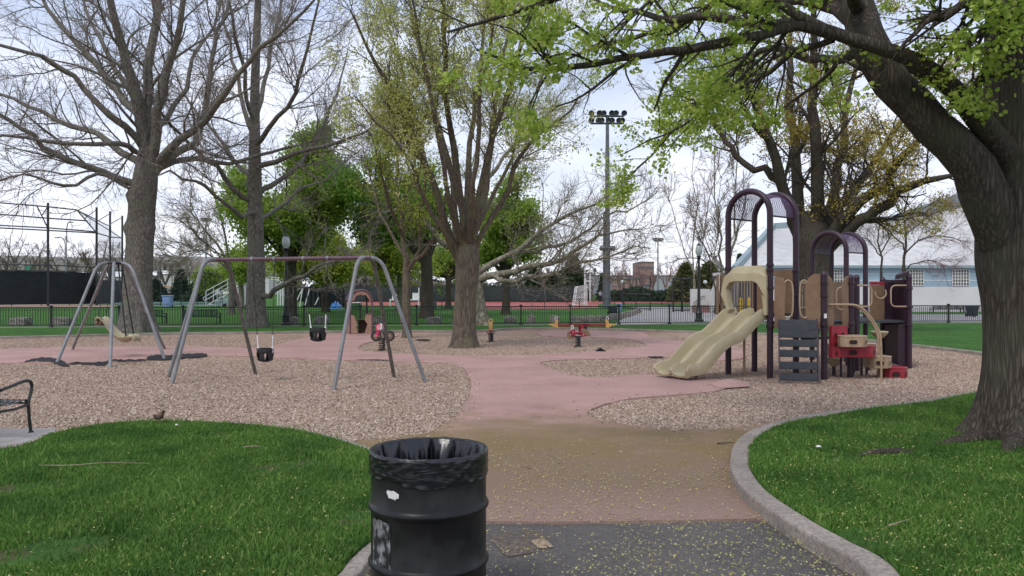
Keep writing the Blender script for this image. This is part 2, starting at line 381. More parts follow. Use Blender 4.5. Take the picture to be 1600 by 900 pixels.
# ------------------------------------------------------------------ ground
M['grass'] = pm('lawn_turf', (0.048, 0.125, 0.022), (0.070, 0.17, 0.032), 0.9, rough=0.95, bump=0.7, bscale=22, bdist=0.04, spec=0.1,
                fine=(0.022, 0.062, 0.012), fscale=9, famt=0.7)
M['grass_near'] = pm('lawn_soil_turf', (0.035, 0.085, 0.018), (0.05, 0.11, 0.024), 3, rough=0.95, bump=0.5, bscale=30, bdist=0.02, spec=0.1,
                fine=(0.10, 0.075, 0.045), fscale=4, famt=0.7)
def mulch_mat():
    m = bpy.data.materials.new('wood_chip_mulch'); m.use_nodes = True; t = m.node_tree
    b = t.nodes['Principled BSDF']; b.inputs['Roughness'].default_value = .95; b.inputs['Specular IOR Level'].default_value = .1
    tcn = t.nodes.new('ShaderNodeTexCoord'); n = t.nodes.new('ShaderNodeTexNoise'); n.inputs['Scale'].default_value = 7
    t.links.new(tcn.outputs['Object'], n.inputs['Vector'])
    am = t.nodes.new('ShaderNodeVectorMath'); am.operation = 'MULTIPLY_ADD'; am.inputs[1].default_value = (.12, .12, 0)
    t.links.new(n.outputs['Color'], am.inputs[0]); t.links.new(tcn.outputs['Object'], am.inputs[2])
    v = t.nodes.new('ShaderNodeTexVoronoi'); v.inputs['Scale'].default_value = 55; v.inputs['Randomness'].default_value = 1
    mp = t.nodes.new('ShaderNodeMapping'); mp.inputs['Rotation'].default_value = (0, 0, .5); mp.inputs['Scale'].default_value = (1, .6, 1)
    t.links.new(am.outputs[0], mp.inputs[0]); t.links.new(mp.outputs[0], v.inputs['Vector'])
    sp = t.nodes.new('ShaderNodeSeparateXYZ'); t.links.new(v.outputs['Color'], sp.inputs[0])
    r = t.nodes.new('ShaderNodeValToRGB'); e = r.color_ramp.elements
    e[0].position = 0; e[0].color = (0.13, 0.08, 0.055, 1); e[1].position = 1; e[1].color = (0.68, 0.53, 0.43, 1)
    for p, c in ((.3, (0.32, 0.21, 0.155)), (.65, (0.47, 0.33, 0.25))):
        k = e.new(p); k.color = (*c, 1)
    t.links.new(sp.outputs[0], r.inputs[0])
    n2 = t.nodes.new('ShaderNodeTexNoise'); n2.inputs['Scale'].default_value = .45; n2.inputs['Detail'].default_value = 5
    t.links.new(tcn.outputs['Object'], n2.inputs['Vector'])
    mr = t.nodes.new('ShaderNodeMapRange'); mr.inputs[1].default_value = .4; mr.inputs[2].default_value = .65; mr.inputs[4].default_value = .38
    t.links.new(n2.outputs['Fac'], mr.inputs[0])
    mm = t.nodes.new('ShaderNodeMixRGB'); mm.inputs[2].default_value = (0.26, 0.16, 0.10, 1)
    t.links.new(mr.outputs[0], mm.inputs[0]); t.links.new(r.outputs[0], mm.inputs[1])
    t.links.new(mm.outputs[0], b.inputs['Base Color'])
    bp = t.nodes.new('ShaderNodeBump'); bp.inputs['Strength'].default_value = .8; bp.inputs['Distance'].default_value = .02
    t.links.new(sp.outputs[1], bp.inputs['Height']); t.links.new(bp.outputs[0], b.inputs['Normal'])
    return m
M['mulch'] = mulch_mat()
def rubber_mat():
    m = bpy.data.materials.new('pink_poured_rubber'); m.use_nodes = True; t = m.node_tree
    b = t.nodes['Principled BSDF']; b.inputs['Roughness'].default_value = .92; b.inputs['Specular IOR Level'].default_value = .15
    tcn = t.nodes.new('ShaderNodeTexCoord'); L = t.links.new
    def noise(sc, det=5, rough=.5):
        n = t.nodes.new('ShaderNodeTexNoise'); n.inputs['Scale'].default_value = sc; n.inputs['Detail'].default_value = det
        n.inputs['Roughness'].default_value = rough; L(tcn.outputs['Object'], n.inputs['Vector']); return n
    def mix(f, a, c):
        k = t.nodes.new('ShaderNodeMixRGB'); L(f, k.inputs[0]); L(a, k.inputs[1]); k.inputs[2].default_value = (*c, 1); return k.outputs[0]
    def rng_(src, a, b_, c, d):
        k = t.nodes.new('ShaderNodeMapRange'); L(src, k.inputs[0])
        for i, v in enumerate((a, b_, c, d)): k.inputs[i+1].default_value = v
        return k.outputs[0]
    r = t.nodes.new('ShaderNodeValToRGB'); e = r.color_ramp.elements
    e[0].position = .38; e[0].color = (0.49, 0.305, 0.27, 1); e[1].position = .62; e[1].color = (0.41, 0.26, 0.225, 1)
    L(noise(0.8).outputs['Fac'], r.inputs[0]); col = r.outputs[0]
    gr = noise(150, 2); col = mix(rng_(gr.outputs['Fac'], .5, .7, 0, .55), col, (0.22, 0.115, 0.10))
    gr = noise(90, 2); col = mix(rng_(gr.outputs['Fac'], .58, .72, 0, .5), col, (0.62, 0.45, 0.40))
    gr = noise(38, 4, .7); col = mix(rng_(gr.outputs['Fac'], .52, .64, 0, .38), col, (0.27, 0.15, 0.13))
    # trodden dirt and pollen staining on the walk near the asphalt, with an uneven edge
    sp = t.nodes.new('ShaderNodeSeparateXYZ'); L(tcn.outputs['Object'], sp.inputs[0])
    nn = noise(1.2, 6, .6)
    ad = t.nodes.new('ShaderNodeMath'); ad.operation = 'MULTIPLY_ADD'; ad.inputs[1].default_value = -8.0; L(nn.outputs['Fac'], ad.inputs[0]); L(sp.outputs[1], ad.inputs[2])
    dirt = rng_(ad.outputs[0], 7.3, 4.8, 0, 1)
    col = mix(rng_(dirt, 0, 1, 0, .85), col, (0.195, 0.14, 0.098))
    bl = noise(.55, 7, .65); col = mix(rng_(bl.outputs['Fac'], .52, .68, 0, .35), col, (0.24, 0.14, 0.115))
    st = noise(3.1, 6, .7); col = mix(rng_(st.outputs['Fac'], .60, .72, 0, .4), col, (0.19, 0.125, 0.09))
    ol = t.nodes.new('ShaderNodeMath'); ol.operation = 'MULTIPLY_ADD'; ol.inputs[1].default_value = -5.0; L(noise(1.7, 6, .65).outputs['Fac'], ol.inputs[0]); L(sp.outputs[1], ol.inputs[2])
    olive = t.nodes.new('ShaderNodeMath'); olive.operation = 'MULTIPLY'
    L(rng_(ol.outputs[0], 4.0, 6.3, 0, 1), olive.inputs[0]); L(rng_(ol.outputs[0], 8.9, 6.6, 0, .6), olive.inputs[1])
    col = mix(olive.outputs[0], col, (0.215, 0.155, 0.055))
    col = mix(rng_(sp.outputs[1], 6.8, 6.0, 0, .6), col, (0.31, 0.205, 0.175))
    g3 = noise(60, 4, .7); col = mix(rng_(g3.outputs['Fac'], .53, .66, 0, .32), col, (0.10, 0.07, 0.05))
    # darker damp dirt swept along the right hand kerb
    kx = t.nodes.new('ShaderNodeMath'); kx.operation = 'MULTIPLY_ADD'; kx.inputs[1].default_value = 1.5; L(noise(2.0, 6, .65).outputs['Fac'], kx.inputs[0]); L(sp.outputs[0], kx.inputs[2])
    col = mix(rng_(kx.outputs[0], 2.0, 3.2, 0, .55), col, (0.12, 0.085, 0.06)) if False else col
    L(col, b.inputs['Base Color'])
    bp = t.nodes.new('ShaderNodeBump'); bp.inputs['Strength'].default_value = .5; bp.inputs['Distance'].default_value = .006
    L(noise(140, 3).outputs['Fac'], bp.inputs['Height']); L(bp.outputs[0], b.inputs['Normal'])
    return m
M['rubber'] = rubber_mat()
M['asphalt'] = pm('asphalt', (0.112, 0.101, 0.094), (0.082, 0.074, 0.070), 1.3, rough=0.9, bump=0.7, bscale=130, bdist=0.006, fine=(0.16, 0.145, 0.135), fscale=48, famt=0.45, spec=.25)
M['plaza'] = pm('pale_plaza_paving', (0.34, 0.32, 0.31), (0.27, 0.26, 0.25), .5, rough=0.9, fine=(.22, .2, .2), fscale=4, famt=.5)
M['track'] = pm('red_track', (0.36, 0.09, 0.075), (0.30, 0.08, 0.065), .2, rough=0.9)
M['infield'] = pm('infield_dirt', (0.30, 0.20, 0.15), (0.26, 0.17, 0.13), .3, rough=0.95)
M['turfblue'] = pm('artificial_turf', (0.09, 0.17, 0.12), (0.07, 0.14, 0.10), .3, rough=0.95)
M['black_cloth'] = pm('black_torn_liner', (0.010, 0.009, 0.010), (0.02, 0.017, 0.016), 9, rough=0.9)

def sheet(name, poly, z, mat, holes=(), kind='structure', skirt=0.0, wob=0.0):
    tri = tessellate_polygon([[Vector((p[0], p[1], 0)) for p in l] for l in [poly]+list(holes)])
    flat = [p for l in [poly]+list(holes) for p in l]; n = len(flat)
    V = [(p[0], p[1], z) for p in flat]; faces = [np.array([t for t in tri], dtype=np.int32)]
    # make every triangle face up
    A = np.array(V); f = faces[0]; cr_ = np.cross((A[f[:, 1]]-A[f[:, 0]])[:, :2], (A[f[:, 2]]-A[f[:, 0]])[:, :2])
    f[cr_ < 0] = f[cr_ < 0][:, ::-1]
    if skirt > 0:
        V += [(p[0]+random.uniform(-wob, wob), p[1]+random.uniform(-wob, wob), z-skirt) for p in flat]; b = 0; q = []
        for l in [poly]+list(holes):
            m = len(l); q += [(b+k, b+(k+1) % m, n+b+(k+1) % m, n+b+k) for k in range(m)]; b += m
        faces.append(np.array(q))
    o = nmesh(name, V, faces, mat); tag(o, kind=kind); return o

far_px = [(-260, 533), (-150, 530), (0, 526), (125, 523), (250, 520), (400, 518.5), (500, 517), (640, 516), (740, 516), (800, 512.5), (850, 511.5), (950, 513), (1080, 517), (1200, 520.5), (1300, 526), (1379, 533), (1425, 538), (1530, 550), (1620, 564)]
far_c = [tuple(G(px, py, .09))[:2] for px, py in far_px] + [(15.5, 15.2), (20, 12.5), (26, 11)]
far_c = [(-34, 24)]+far_c
FC = smooth_curve(far_c, 6)
hole = [tuple(p) for p in FC]+[(26, -4), (-34, -4)]
BIG = 1600
GZ = 0.07
sheet('ground', [(-BIG, -BIG), (BIG, -BIG), (BIG, BIG), (-BIG, BIG)], GZ, M['grass'], holes=[hole])
sheet('mulch_bed', [(-35, -5), (27, -5), (27, 40), (-35, 40)], 0.0, M['mulch'])

def kerb(name, C, w, ztop, zbot, mat, side=1, closed=False):
    "strip swept along C: outer edge on C, width w to one side, rounded arrises"
    C = np.array(C)[:, :2]; T = np.gradient(C, axis=0); T /= np.linalg.norm(T, axis=1)[:, None]
    Nn = np.stack([-T[:, 1], T[:, 0]], 1)*side; r = min(.02, w*.2)
    prof = [(0, zbot), (0, ztop-r), (r*.3, ztop-r*.3), (r, ztop), (w-r, ztop), (w-r*.3, ztop-r*.3), (w, ztop-r), (w, zbot)]
    k = len(prof); V = []
    for c, nn in zip(C, Nn):
        for a, z in prof: V.append((c[0]+nn[0]*a, c[1]+nn[1]*a, z))
    Q = [(i*k+j, i*k+j+1, (i+1)*k+j+1, (i+1)*k+j) for i in range(len(C)-1) for j in range(k-1)]
    o = nmesh(name, V, [np.array(Q)], mat, smooth=False); return tag(o, kind='structure'), C+Nn*w
kerb('far_kerb', FC, 0.13, 0.095, -0.02, M['concrete'], 1)

# right lawn inside its concrete kerb
rl = [(1.35, 1.2), (1.55, 2.4), (1.75, 3.6)]+[tuple(G(px, py, .13))[:2] for px, py in
     [(1350, 883), (1290, 846), (1233, 813), (1167, 767), (1143, 733), (1141, 717), (1147, 692), (1170, 672), (1210, 658), (1260, 647), (1333, 637), (1433, 625), (1533, 610)]]+[(10.5, 14.0), (14, 14.6), (20, 9)]
RL = smooth_curve(rl, 7)
ok_, inner = kerb('lawn_kerb', RL, 0.17, 0.125, -0.02, M['concrete'], -1)
right_poly = [tuple(p) for p in inner]+[(20, 1.2)]
sheet('right_lawn', right_poly, 0.105, M['grass_near'])

# left lawn
ll_px = [(-420, 740), (-200, 715), (-60, 703), (30, 694), (62, 681), (120, 669), (180, 662), (250, 659), (330, 660), (400, 664), (450, 670), (500, 678), (545, 689), (575, 699), (600, 709), (640, 727), (672, 755), (676, 790), (650, 820), (606, 850), (575, 880), (556, 905)]
ll = [tuple(G(px, py, .06))[:2] for px, py in ll_px]+[(-1.05, 3.6), (-1.25, 2.4), (-1.3, 1.0)]
LL = smooth_curve(ll, 6)
ok_, inner_l = kerb('lawn_edging', LL, 0.12, 0.075, -0.02, M['concrete'], -1)
left_poly = [tuple(p) for p in inner_l]+[(-12, 1.0), (-12, inner_l[0][1])]
sheet('left_lawn', left_poly, 0.06, M['grass_near'])

# concrete pad under the bench
sheet('bench_pad', [tuple(G(x, y, .03))[:2] for x, y in [(-420, 672), (88, 670), (70, 700), (-420, 735)]], 0.035, M['slabc'], skirt=.05)

# pink rubber walk, one sheet with notches where the mulch shows
pk = [(1185, 811), (1215, 800), (1225, 740), (1235, 690), (1200, 664), (1150, 668), (1090, 671), (1020, 668), (960, 660), (918, 648), (928, 638), (950, 630), (1000, 621), (1080, 615), (1122, 610), (1138, 602),
      (1130, 594), (1090, 591), (1040, 587), (1010, 585), (960, 588), (925, 590), (893, 586), (868, 578), (843, 567), (870, 563), (905, 561), (975, 560), (1040, 558), (1100, 562), (1150, 562), (1168, 554), (1160, 544),
      (1120, 536), (1060, 532), (1022, 528), (998, 518.5), (940, 517), (850, 518), (843, 523), (880, 526.5), (930, 527), (975, 529), (1003, 535), (1005, 541), (960, 546), (900, 551), (825, 555), (760, 555.5), (695, 555), (598, 551),
      (560, 545), (575, 535), (620, 525), (610, 520.5), (540, 519.5), (480, 527), (430, 539), (400, 544), (300, 541.5), (150, 541.5), (0, 545), (-250, 547), (-250, 568), (0, 567), (50, 566), (110, 568), (150, 566), (190, 564), (240, 560), (320, 555.5), (400, 557), (470, 560), (550, 563), (650, 566), (700, 567), (720, 572), (733, 588), (735, 612),
      (722, 640), (700, 658), (670, 674), (620, 683), (560, 688), (520, 692), (540, 720), (575, 760), (560, 811)]
PK = smooth_curve([tuple(G(x, y, .025))[:2] for x, y in pk], 4, closed=True)
PK = PK+rng.normal(0, .012, PK.shape)
PKC = [tuple(p) for p in PK]
sheet('rubber_path', PKC, 0.028, M['rubber'], skirt=.035, wob=.01)
sheet('asphalt_path', [(-3.5, -4), (3.0, -4), (3.0, 5.98), (-3.5, 5.98)], 0.008, M['asphalt'])

xs = np.linspace(-1.2, 2.9, 90); e0_ = 5.945+rng.normal(0, .010, 90); e1_ = e0_-np.abs(rng.normal(.034, .016, 90))
sheet('asphalt_crack', [(x, y) for x, y in zip(xs, e1_)]+[(x, y) for x, y in zip(xs[::-1], e0_[::-1])], .0125, M['black_cloth'])
xs = np.linspace(0, 2*pi, 26, endpoint=False)
sheet('rust_stain', [(.04+(.17+.05*sin(3*a)+rng.normal(0, .015))*cos(a), 5.35+(.32+.06*sin(2*a+1)+rng.normal(0, .02))*sin(a)) for a in xs], .0125, pm('rust_stained_asphalt', (0.125, 0.088, 0.066), (0.085, 0.073, 0.066), 7, rough=.9, bump=.6, bscale=130, bdist=.006, fine=(.2, .18, .16), fscale=48, famt=.5, spec=.2))
# lawns, track and plaza beyond the fence
def P(lst, z=GZ): return [tuple(G(x, y, z))[:2] for x, y in lst]
sheet('running_track', [tuple(G(x, y, GZ))[:2] for x, y in [(590, 477), (1090, 473.2), (1090, 469.5), (480, 469.5), (500, 474)]]+[], GZ+.012, M['track'])
sheet('track_straight', P([(738, 484.5), (820, 484), (935, 481.2), (935, 475.2), (738, 475.2)]), GZ+.02, M['track'])
sheet('dirt_infield', P([(-400, 482), (160, 481), (190, 476), (-200, 474)]), GZ+.004, M['infield'])
sheet('synthetic_field', P([(190, 478.5), (345, 478.5), (420, 466), (150, 466)]), GZ+.008, M['turfblue'])
pz = [(958, 508), (975, 497), (1003, 488), (1000, 482), (985, 479.5), (1090, 480), (1160, 478), (1560, 482), (1750, 483), (1750, 487), (1440, 487.3), (1330, 487), (1330, 491), (1750, 492), (1750, 503), (1300, 503.5), (1060, 504.5)]
sheet('plaza', P(pz), GZ+.004, M['plaza'])

def pip(poly, X, Y):
    poly = np.asarray(poly); inside = np.zeros(len(X), bool); j = len(poly)-1
    for i in range(len(poly)):
        xi, yi = poly[i]; xj, yj = poly[j]
        c = ((yi > Y) != (yj > Y)) & (X < (xj-xi)*(Y-yi)/(yj-yi+1e-12)+xi)
        inside ^= c; j = i
    return inside

def blades(name, poly, z, n, y0, y1, label, density_pow=1.0, hmin=.018, hmax=.055, wid=.0045, mat=None, xr=(-9, 15)):
    X = rng.uniform(xr[0], xr[1], n*6); Y = y0+(y1-y0)*rng.random(n*6)**density_pow
    k = (np.abs(X) < Y*.70+.5) & pip(poly, X, Y)
    # bare and thin patches
    pn = np.sin(X*2.3+Y*1.7)+np.sin(X*-1.1+Y*3.1+1.3)+np.sin(X*5.1-Y*4.3)*.6
    k &= (rng.random(len(X)) > np.clip((pn-.95)*.9, 0, .92))
    X, Y, pn = X[k][:n], Y[k][:n], pn[k][:n]; n = len(X)
    hh = rng.uniform(hmin, hmax, n)*(1+.35*np.sin(X*1.9+.7)*np.sin(Y*2.3))*np.where(rng.random(n) < .03, 1.9, 1)
    a = rng.uniform(0, 2*pi, n); lean = rng.uniform(.1, .9, n)*hh; b = rng.uniform(0, 2*pi, n)
    w = wid*(1+Y*.05)*rng.uniform(.6, 1.2, n)
    dx, dy = np.cos(a)*w, np.sin(a)*w; lx, ly = np.cos(b)*lean, np.sin(b)*lean
    V = np.empty((n, 5, 3))
    V[:, 0] = np.stack([X-dx, Y-dy, np.full(n, z-.004)], 1); V[:, 1] = np.stack([X+dx, Y+dy, np.full(n, z-.004)], 1)
    V[:, 2] = np.stack([X+dx*.8+lx*.35, Y+dy*.8+ly*.35, z+hh*.6], 1); V[:, 3] = np.stack([X-dx*.8+lx*.35, Y-dy*.8+ly*.35, z+hh*.6], 1)
    V[:, 4] = np.stack([X+lx, Y+ly, z+hh], 1)
    i = np.arange(n)[:, None]*5
    o = nmesh(name, V.reshape(-1, 3), [i+np.array([[0, 1, 2, 3]]), i+np.array([[3, 2, 4]])], mat)
    return tag(o, label, 'grass', kind='stuff')
M['blade'] = island_mat('grass_blades', [(0.075, 0.175, 0.03), (0.11, 0.23, 0.04), (0.15, 0.28, 0.055), (0.27, 0.36, 0.11)], .75, .35, (1.6, (0.06, 0.145, 0.032), .8), .12)
blades('lawn_grass', left_poly, .06, 210000, 4.2, 9.9, 'short green grass of the lawn behind the trash can at lower left', 1.0, mat=M['blade'], xr=(-8, 0))
blades('lawn_grass', right_poly, .105, 230000, 3.9, 14, 'short green grass inside the curved concrete kerb at right', 1.25, mat=M['blade'], xr=(1, 12))

def chips(name, n, cond, z, y0, y1, lmin, lmax, mat, label, cat, powr=1.6, flat=.25, thick=True, aspect=.3, xw=.72):
    Y = y0+(y1-y0)*rng.random(n*3)**powr; X = (rng.random(n*3)*2-1)*(Y*xw+.5)
    k = cond(X, Y); X, Y = X[k][:n], Y[k][:n]; n = len(X)
    L_ = rng.uniform(lmin, lmax, n)/2; wd = L_*aspect*rng.uniform(.6, 1.3, n); a = rng.uniform(0, 2*pi, n)
    tx = rng.normal(0, flat, n); ty = rng.normal(0, flat, n)
    u = np.stack([np.cos(a), np.sin(a), tx], 1)*L_[:, None]; v = np.stack([-np.sin(a), np.cos(a), ty], 1)*wd[:, None]
    c = np.stack([X, Y, z+np.abs(tx)*L_+rng.uniform(.001, .008, n)], 1)
    i = np.arange(n)[:, None]
    top = np.stack([c-u-v*.7, c+u-v, c+u*.8+v, c-u*.9+v], 1)
    if thick:
        bot = top-np.array([0, 0, .006]); V = np.concatenate([top, bot], 1)
        f = [i*8+np.array([[0, 1, 2, 3]]), i*8+np.array([[0, 4, 5, 1]]), i*8+np.array([[1, 5, 6, 2]]), i*8+np.array([[2, 6, 7, 3]]), i*8+np.array([[3, 7, 4, 0]])]
    else:
        V = top; f = [i*4+np.array([[0, 1, 2, 3]])]
    o = nmesh(name, V.reshape(-1, 3), f, mat)
    return tag(o, label, cat, kind='stuff')
M['chip'] = island_mat('wood_chips', [(0.18, 0.13, 0.10), (0.35, 0.26, 0.20), (0.43, 0.325, 0.25), (0.49, 0.38, 0.30), (0.55, 0.44, 0.35), (0.68, 0.56, 0.46)], .95)
RLo = [tuple(p) for p in RL]+[(20, 1.2)]; LLo = [tuple(p) for p in LL]+[(-14, 1), (-14, LL[0][1])]
def on_mulch(X, Y): return ~pip(PKC, X, Y) & ~pip(RLo, X, Y) & ~pip(LLo, X, Y) & pip(hole, X, Y) & (Y > 7.3) & ~((X < -5.2) & (Y < 9.75))
def on_mulch2(X, Y):
    w = np.sin(X*1.3+np.sin(Y*.9)*2)+np.sin(Y*1.7-X*.8)+.7*np.sin(X*3.7+Y*2.9)
    return on_mulch(X, Y) & (rng.random(len(X)) < np.clip(.85-.35*(w-.4), .3, 1))
chips('wood_chips', 260000, on_mulch2, .002, 7.3, 30, .010, .042, M['chip'], 'loose wood chips covering the play area ground', 'mulch', 1.7, .3)
# chips kicked on to the rubber along the borders
def stray(X, Y):
    a = pip(PKC, X, Y); r = np.zeros(len(X), bool)
    for dx, dy in ((.16, 0), (-.16, 0), (0, .22), (0, -.22), (.34*rng.random(), 0), (0, -.45*rng.random())): r |= on_mulch(X+dx, Y+dy)
    return a & (r | (rng.random(len(X)) < .012))
chips('stray_chips', 9000, stray, .03, 7.3, 28, .02, .05, M['chip'], 'scattered wood chips kicked onto the pink rubber path', 'mulch', 1.5)
M['petal'] = island_mat('tree_blossom', [(0.26, 0.24, 0.06), (0.38, 0.34, 0.10), (0.48, 0.43, 0.18), (0.33, 0.26, 0.12)], .8)
def on_walk(X, Y):
    d = np.zeros(len(X), bool)
    free = ~pip(RLo, X, Y) & ~pip(LLo, X, Y) & (X > -3) & (X < 4.5)
    dens = np.clip((9.6-Y)/2.2, 0, 1)*(.35+.65*(np.sin(X*2.1+Y)+np.sin(Y*3.3-X*1.7) > -.2))
    return free & (rng.random(len(X)) < dens)
chips('fallen_blossom', 17000, on_walk, .032, 3.9, 9.6, .007, .017, M['petal'], 'yellow green tree blossom fallen on the asphalt and rubber walk', 'blossom', 1.1, .3, False, .55)
def by_kerb(X, Y):
    # drift gathered against the right kerb
    dd = np.full(len(X), 9.0)
    for p in RL[::2]: dd = np.minimum(dd, np.hypot(X-p[0], Y-p[1]))
    return ~pip(RLo, X, Y) & (dd < np.abs(rng.normal(0, .16, len(X)))) & (Y < 10.5)
chips('blossom_drift', 8000, by_kerb, .034, 3.9, 10.5, .008, .02, M['petal'], 'drift of yellow blossom gathered along the curved concrete kerb', 'blossom', 1.0, .3, False, .55)
def on_lawn(X, Y): return pip(left_poly, X, Y) & (rng.random(len(X)) < np.clip((X+4.5)/6, .06, .5))
chips('lawn_blossom', 2600, on_lawn, .115, 4.2, 10, .007, .016, M['petal'], 'yellow blossom specks lying in the grass of the left lawn', 'blossom', 1.3, .3, False, .55)
def on_lawn2(X, Y): return pip(right_poly, X, Y) & (rng.random(len(X)) < .5+.5*(np.sin(X*2.2+1)*np.sin(Y*1.9) > -.1))
chips('lawn_blossom', 5500, on_lawn2, .165, 4.2, 13, .007, .016, M['petal'], 'yellow blossom specks lying in the grass of the right lawn', 'blossom', 1.3, .3, False, .55)

# lifted rubber edges and torn liner showing black
def ragged(name, pts, z0, label, h=.07):
    "ragged black liner: strip between two pixel polylines on the ground, crumpled upward"
    top = smooth_curve([tuple(G(x, y, .03))[:2] for x, y, _ in pts], 5); bot = smooth_curve([tuple(G(x, y+w, .03))[:2] for x, y, w in pts], 5)
    V = []; n = len(top)
    for i in range(n):
        for k in range(4):
            f = k/3; p = top[i]*(1-f)+bot[i]*f+rng.normal(0, .012, 2)
            V.append((p[0], p[1], z0+.008+(.6*h*(1-f)*rng.uniform(.3, 1) if 0 < i < n-1 and k < 3 else 0)))
    Q = [(i*4+k, i*4+k+1, (i+1)*4+k+1, (i+1)*4+k) for i in range(n-1) for k in range(3)]
    o = nmesh(name, V, [np.array(Q)], M['black_cloth'])
    tag(o, label, 'ground liner', 'torn black ground liner'); return o
ragged('torn_liner', [(38, 565, 1), (55, 561, 4), (80, 560, 6), (92, 563, 7), (108, 570, 3)], .02, 'torn black ground liner around the left foot of the circular swing frame')
ragged('torn_liner', [(108, 567, 1), (140, 567, 2), (160, 567, 3.5), (175, 563, 1.5), (200, 563.5, 1), (228, 562, 1)], .02, 'thin ragged strip of black liner behind the front leg of the circular swing frame')
ragged('torn_liner', [(228, 560, 2), (240, 556, 6), (262, 556, 6), (290, 554, 5), (315, 553.5, 4.5), (324, 554.5, 1)], .02, 'long black tear in the ground to the right of the circular swing frame')
ragged('torn_liner', [(650, 531, .6), (662, 530, 2), (672, 531, 1)], .02, 'small black tear in the mulch left of the many stemmed tree', .04)
ragged('torn_liner', [(555, 562, .5), (590, 562, 1.6), (610, 563, .8)], .02, 'thin black tear at the rubber edge behind the toddler swings', .03)
ragged('torn_liner', [(1012, 557.5, .5), (1025, 557, 1.8), (1036, 557.5, 1)], .02, 'short black tear at the rubber edge left of the slide', .03)
# lifted corner flap
def flap(pa, pb, pc, h, name, label):
    a, b, c = G(*pa), G(*pb), G(*pc); mb = MB()
    up = Vector((0, 0, h)); t = Vector((0, .25, 0))
    mb.add([a, b, c+up, a+t, b+t, c+up+t*.6], [(0, 1, 2), (3, 5, 4), (0, 2, 5, 3), (1, 4, 5, 2)])
    o = mb.build(name, M['black_cloth'], smooth=False); return tag(o, label, 'ground flap')
flap((931, 549, .03), (948, 549, .03), (939, 549, .03), .10, 'lifted_rubber_corner', 'black triangular lifted corner of rubber beside the red spring rider')
a = G(1108, 604, 0)
mb = MB(); n = 14
Vv = []
for i in range(n):
    f = i/(n-1); p = Vector((3.55+f*.62, 14.02+.25*f*f, 0))
    for k in range(8):
        g = k/7; Vv.append((p.x-.05*g, p.y+.62*(g-.5), .035+.085*sin(pi*min(1, f*1.02)**.8)*sin(pi*g)**.7+(.05*f if 0 < k < 7 else 0)))
nmv = [(i*8+k, i*8+k+1, (i+1)*8+k+1, (i+1)*8+k) for i in range(n-1) for k in range(7)]
o = nmesh('rubber_hump', Vv, [np.array(nmv)], M['rubber'], smooth=True)
tag(o, 'swollen end of the pink rubber path by the foot of the twin slide', 'rubber mat')
# ------------------------------------------------------------------ trees
def tubes(Pth, R, sides):
    "Pth (n,k,3), R (n,k) -> V, quads"
    n, k, _ = Pth.shape
    T = np.gradient(Pth, axis=1); T /= np.linalg.norm(T, axis=2, keepdims=True)+1e-9
    D = Pth[:, -1]-Pth[:, 0]; ref = np.where(np.abs(D[:, 2:3])/(np.linalg.norm(D, axis=1, keepdims=True)+1e-9) > .75, [[1., 0.13, 0]], [[0, 0.07, 1.]])
    ref = np.repeat(ref[:, None, :], k, 1)
    U = np.cross(T, ref); U /= np.linalg.norm(U, axis=2, keepdims=True)+1e-9; Wv = np.cross(T, U)
    a = np.arange(sides)*2*pi/sides
    V = Pth[:, :, None, :]+R[:, :, None, None]*(U[:, :, None, :]*np.cos(a)[None, None, :, None]+Wv[:, :, None, :]*np.sin(a)[None, None, :, None])
    i = np.arange(n)[:, None, None]*k*sides; j = np.arange(k-1)[None, :, None]*sides; s = np.arange(sides)[None, None, :]
    s2 = (s+1) % sides
    Q = np.stack([i+j+s, i+j+s2, i+j+sides+s2, i+j+sides+s], -1).reshape(-1, 4)
    return V.reshape(-1, 3), Q
def join(parts):
    Vs = []; Qs = []; b = 0
    for V, Q in parts: Vs.append(V); Qs.append(Q+b); b += len(V)
    return np.concatenate(Vs), np.concatenate(Qs)
def grow(Pth, R, n, t0=.25, t1=1.0, ang=(.5, .25), ln=(.4, 1.0), rr=.55, k=6, up=.05, noise=.12, rmin=.002, side=None, tp=.35, shrink=.5):
    "children on every parent path"
    seg = np.linalg.norm(Pth[:, -1]-Pth[:, 0], axis=1); w = seg/seg.sum()
    idx = rng.choice(len(Pth), n, p=w); t = rng.uniform(t0, t1, n); kk = Pth.shape[1]
    f = t*(kk-1); i0 = np.clip(f.astype(int), 0, kk-2); fr = (f-i0)[:, None]
    p = Pth[idx, i0]*(1-fr)+Pth[idx, i0+1]*fr; rp = R[idx, i0]*(1-fr[:, 0])+R[idx, i0+1]*fr[:, 0]
    T = Pth[idx, i0+1]-Pth[idx, i0]; T /= np.linalg.norm(T, axis=1, keepdims=True)+1e-9
    q = rng.normal(0, 1, (n, 3)); q -= (q*T).sum(1, keepdims=True)*T; q /= np.linalg.norm(q, axis=1, keepdims=True)+1e-9
    a = np.clip(rng.normal(ang[0], ang[1], n), .1, 2.2)[:, None]
    d = T*np.cos(a)+q*np.sin(a)
    L = rng.uniform(ln[0], ln[1], n)*(1-shrink*t)
    out = np.empty((n, k, 3)); out[:, 0] = p
    for j in range(1, k):
        d = d+rng.normal(0, noise, (n, 3))+np.array([0, 0, up]); d /= np.linalg.norm(d, axis=1, keepdims=True)
        out[:, j] = out[:, j-1]+d*(L/(k-1))[:, None]
    r0 = np.maximum(rp*rr*rng.uniform(.8, 1.1, n), rmin)
    RR = r0[:, None]*np.linspace(1, tp, k)[None, :]
    return out, np.maximum(RR, rmin*.6)
ROOT = [None]
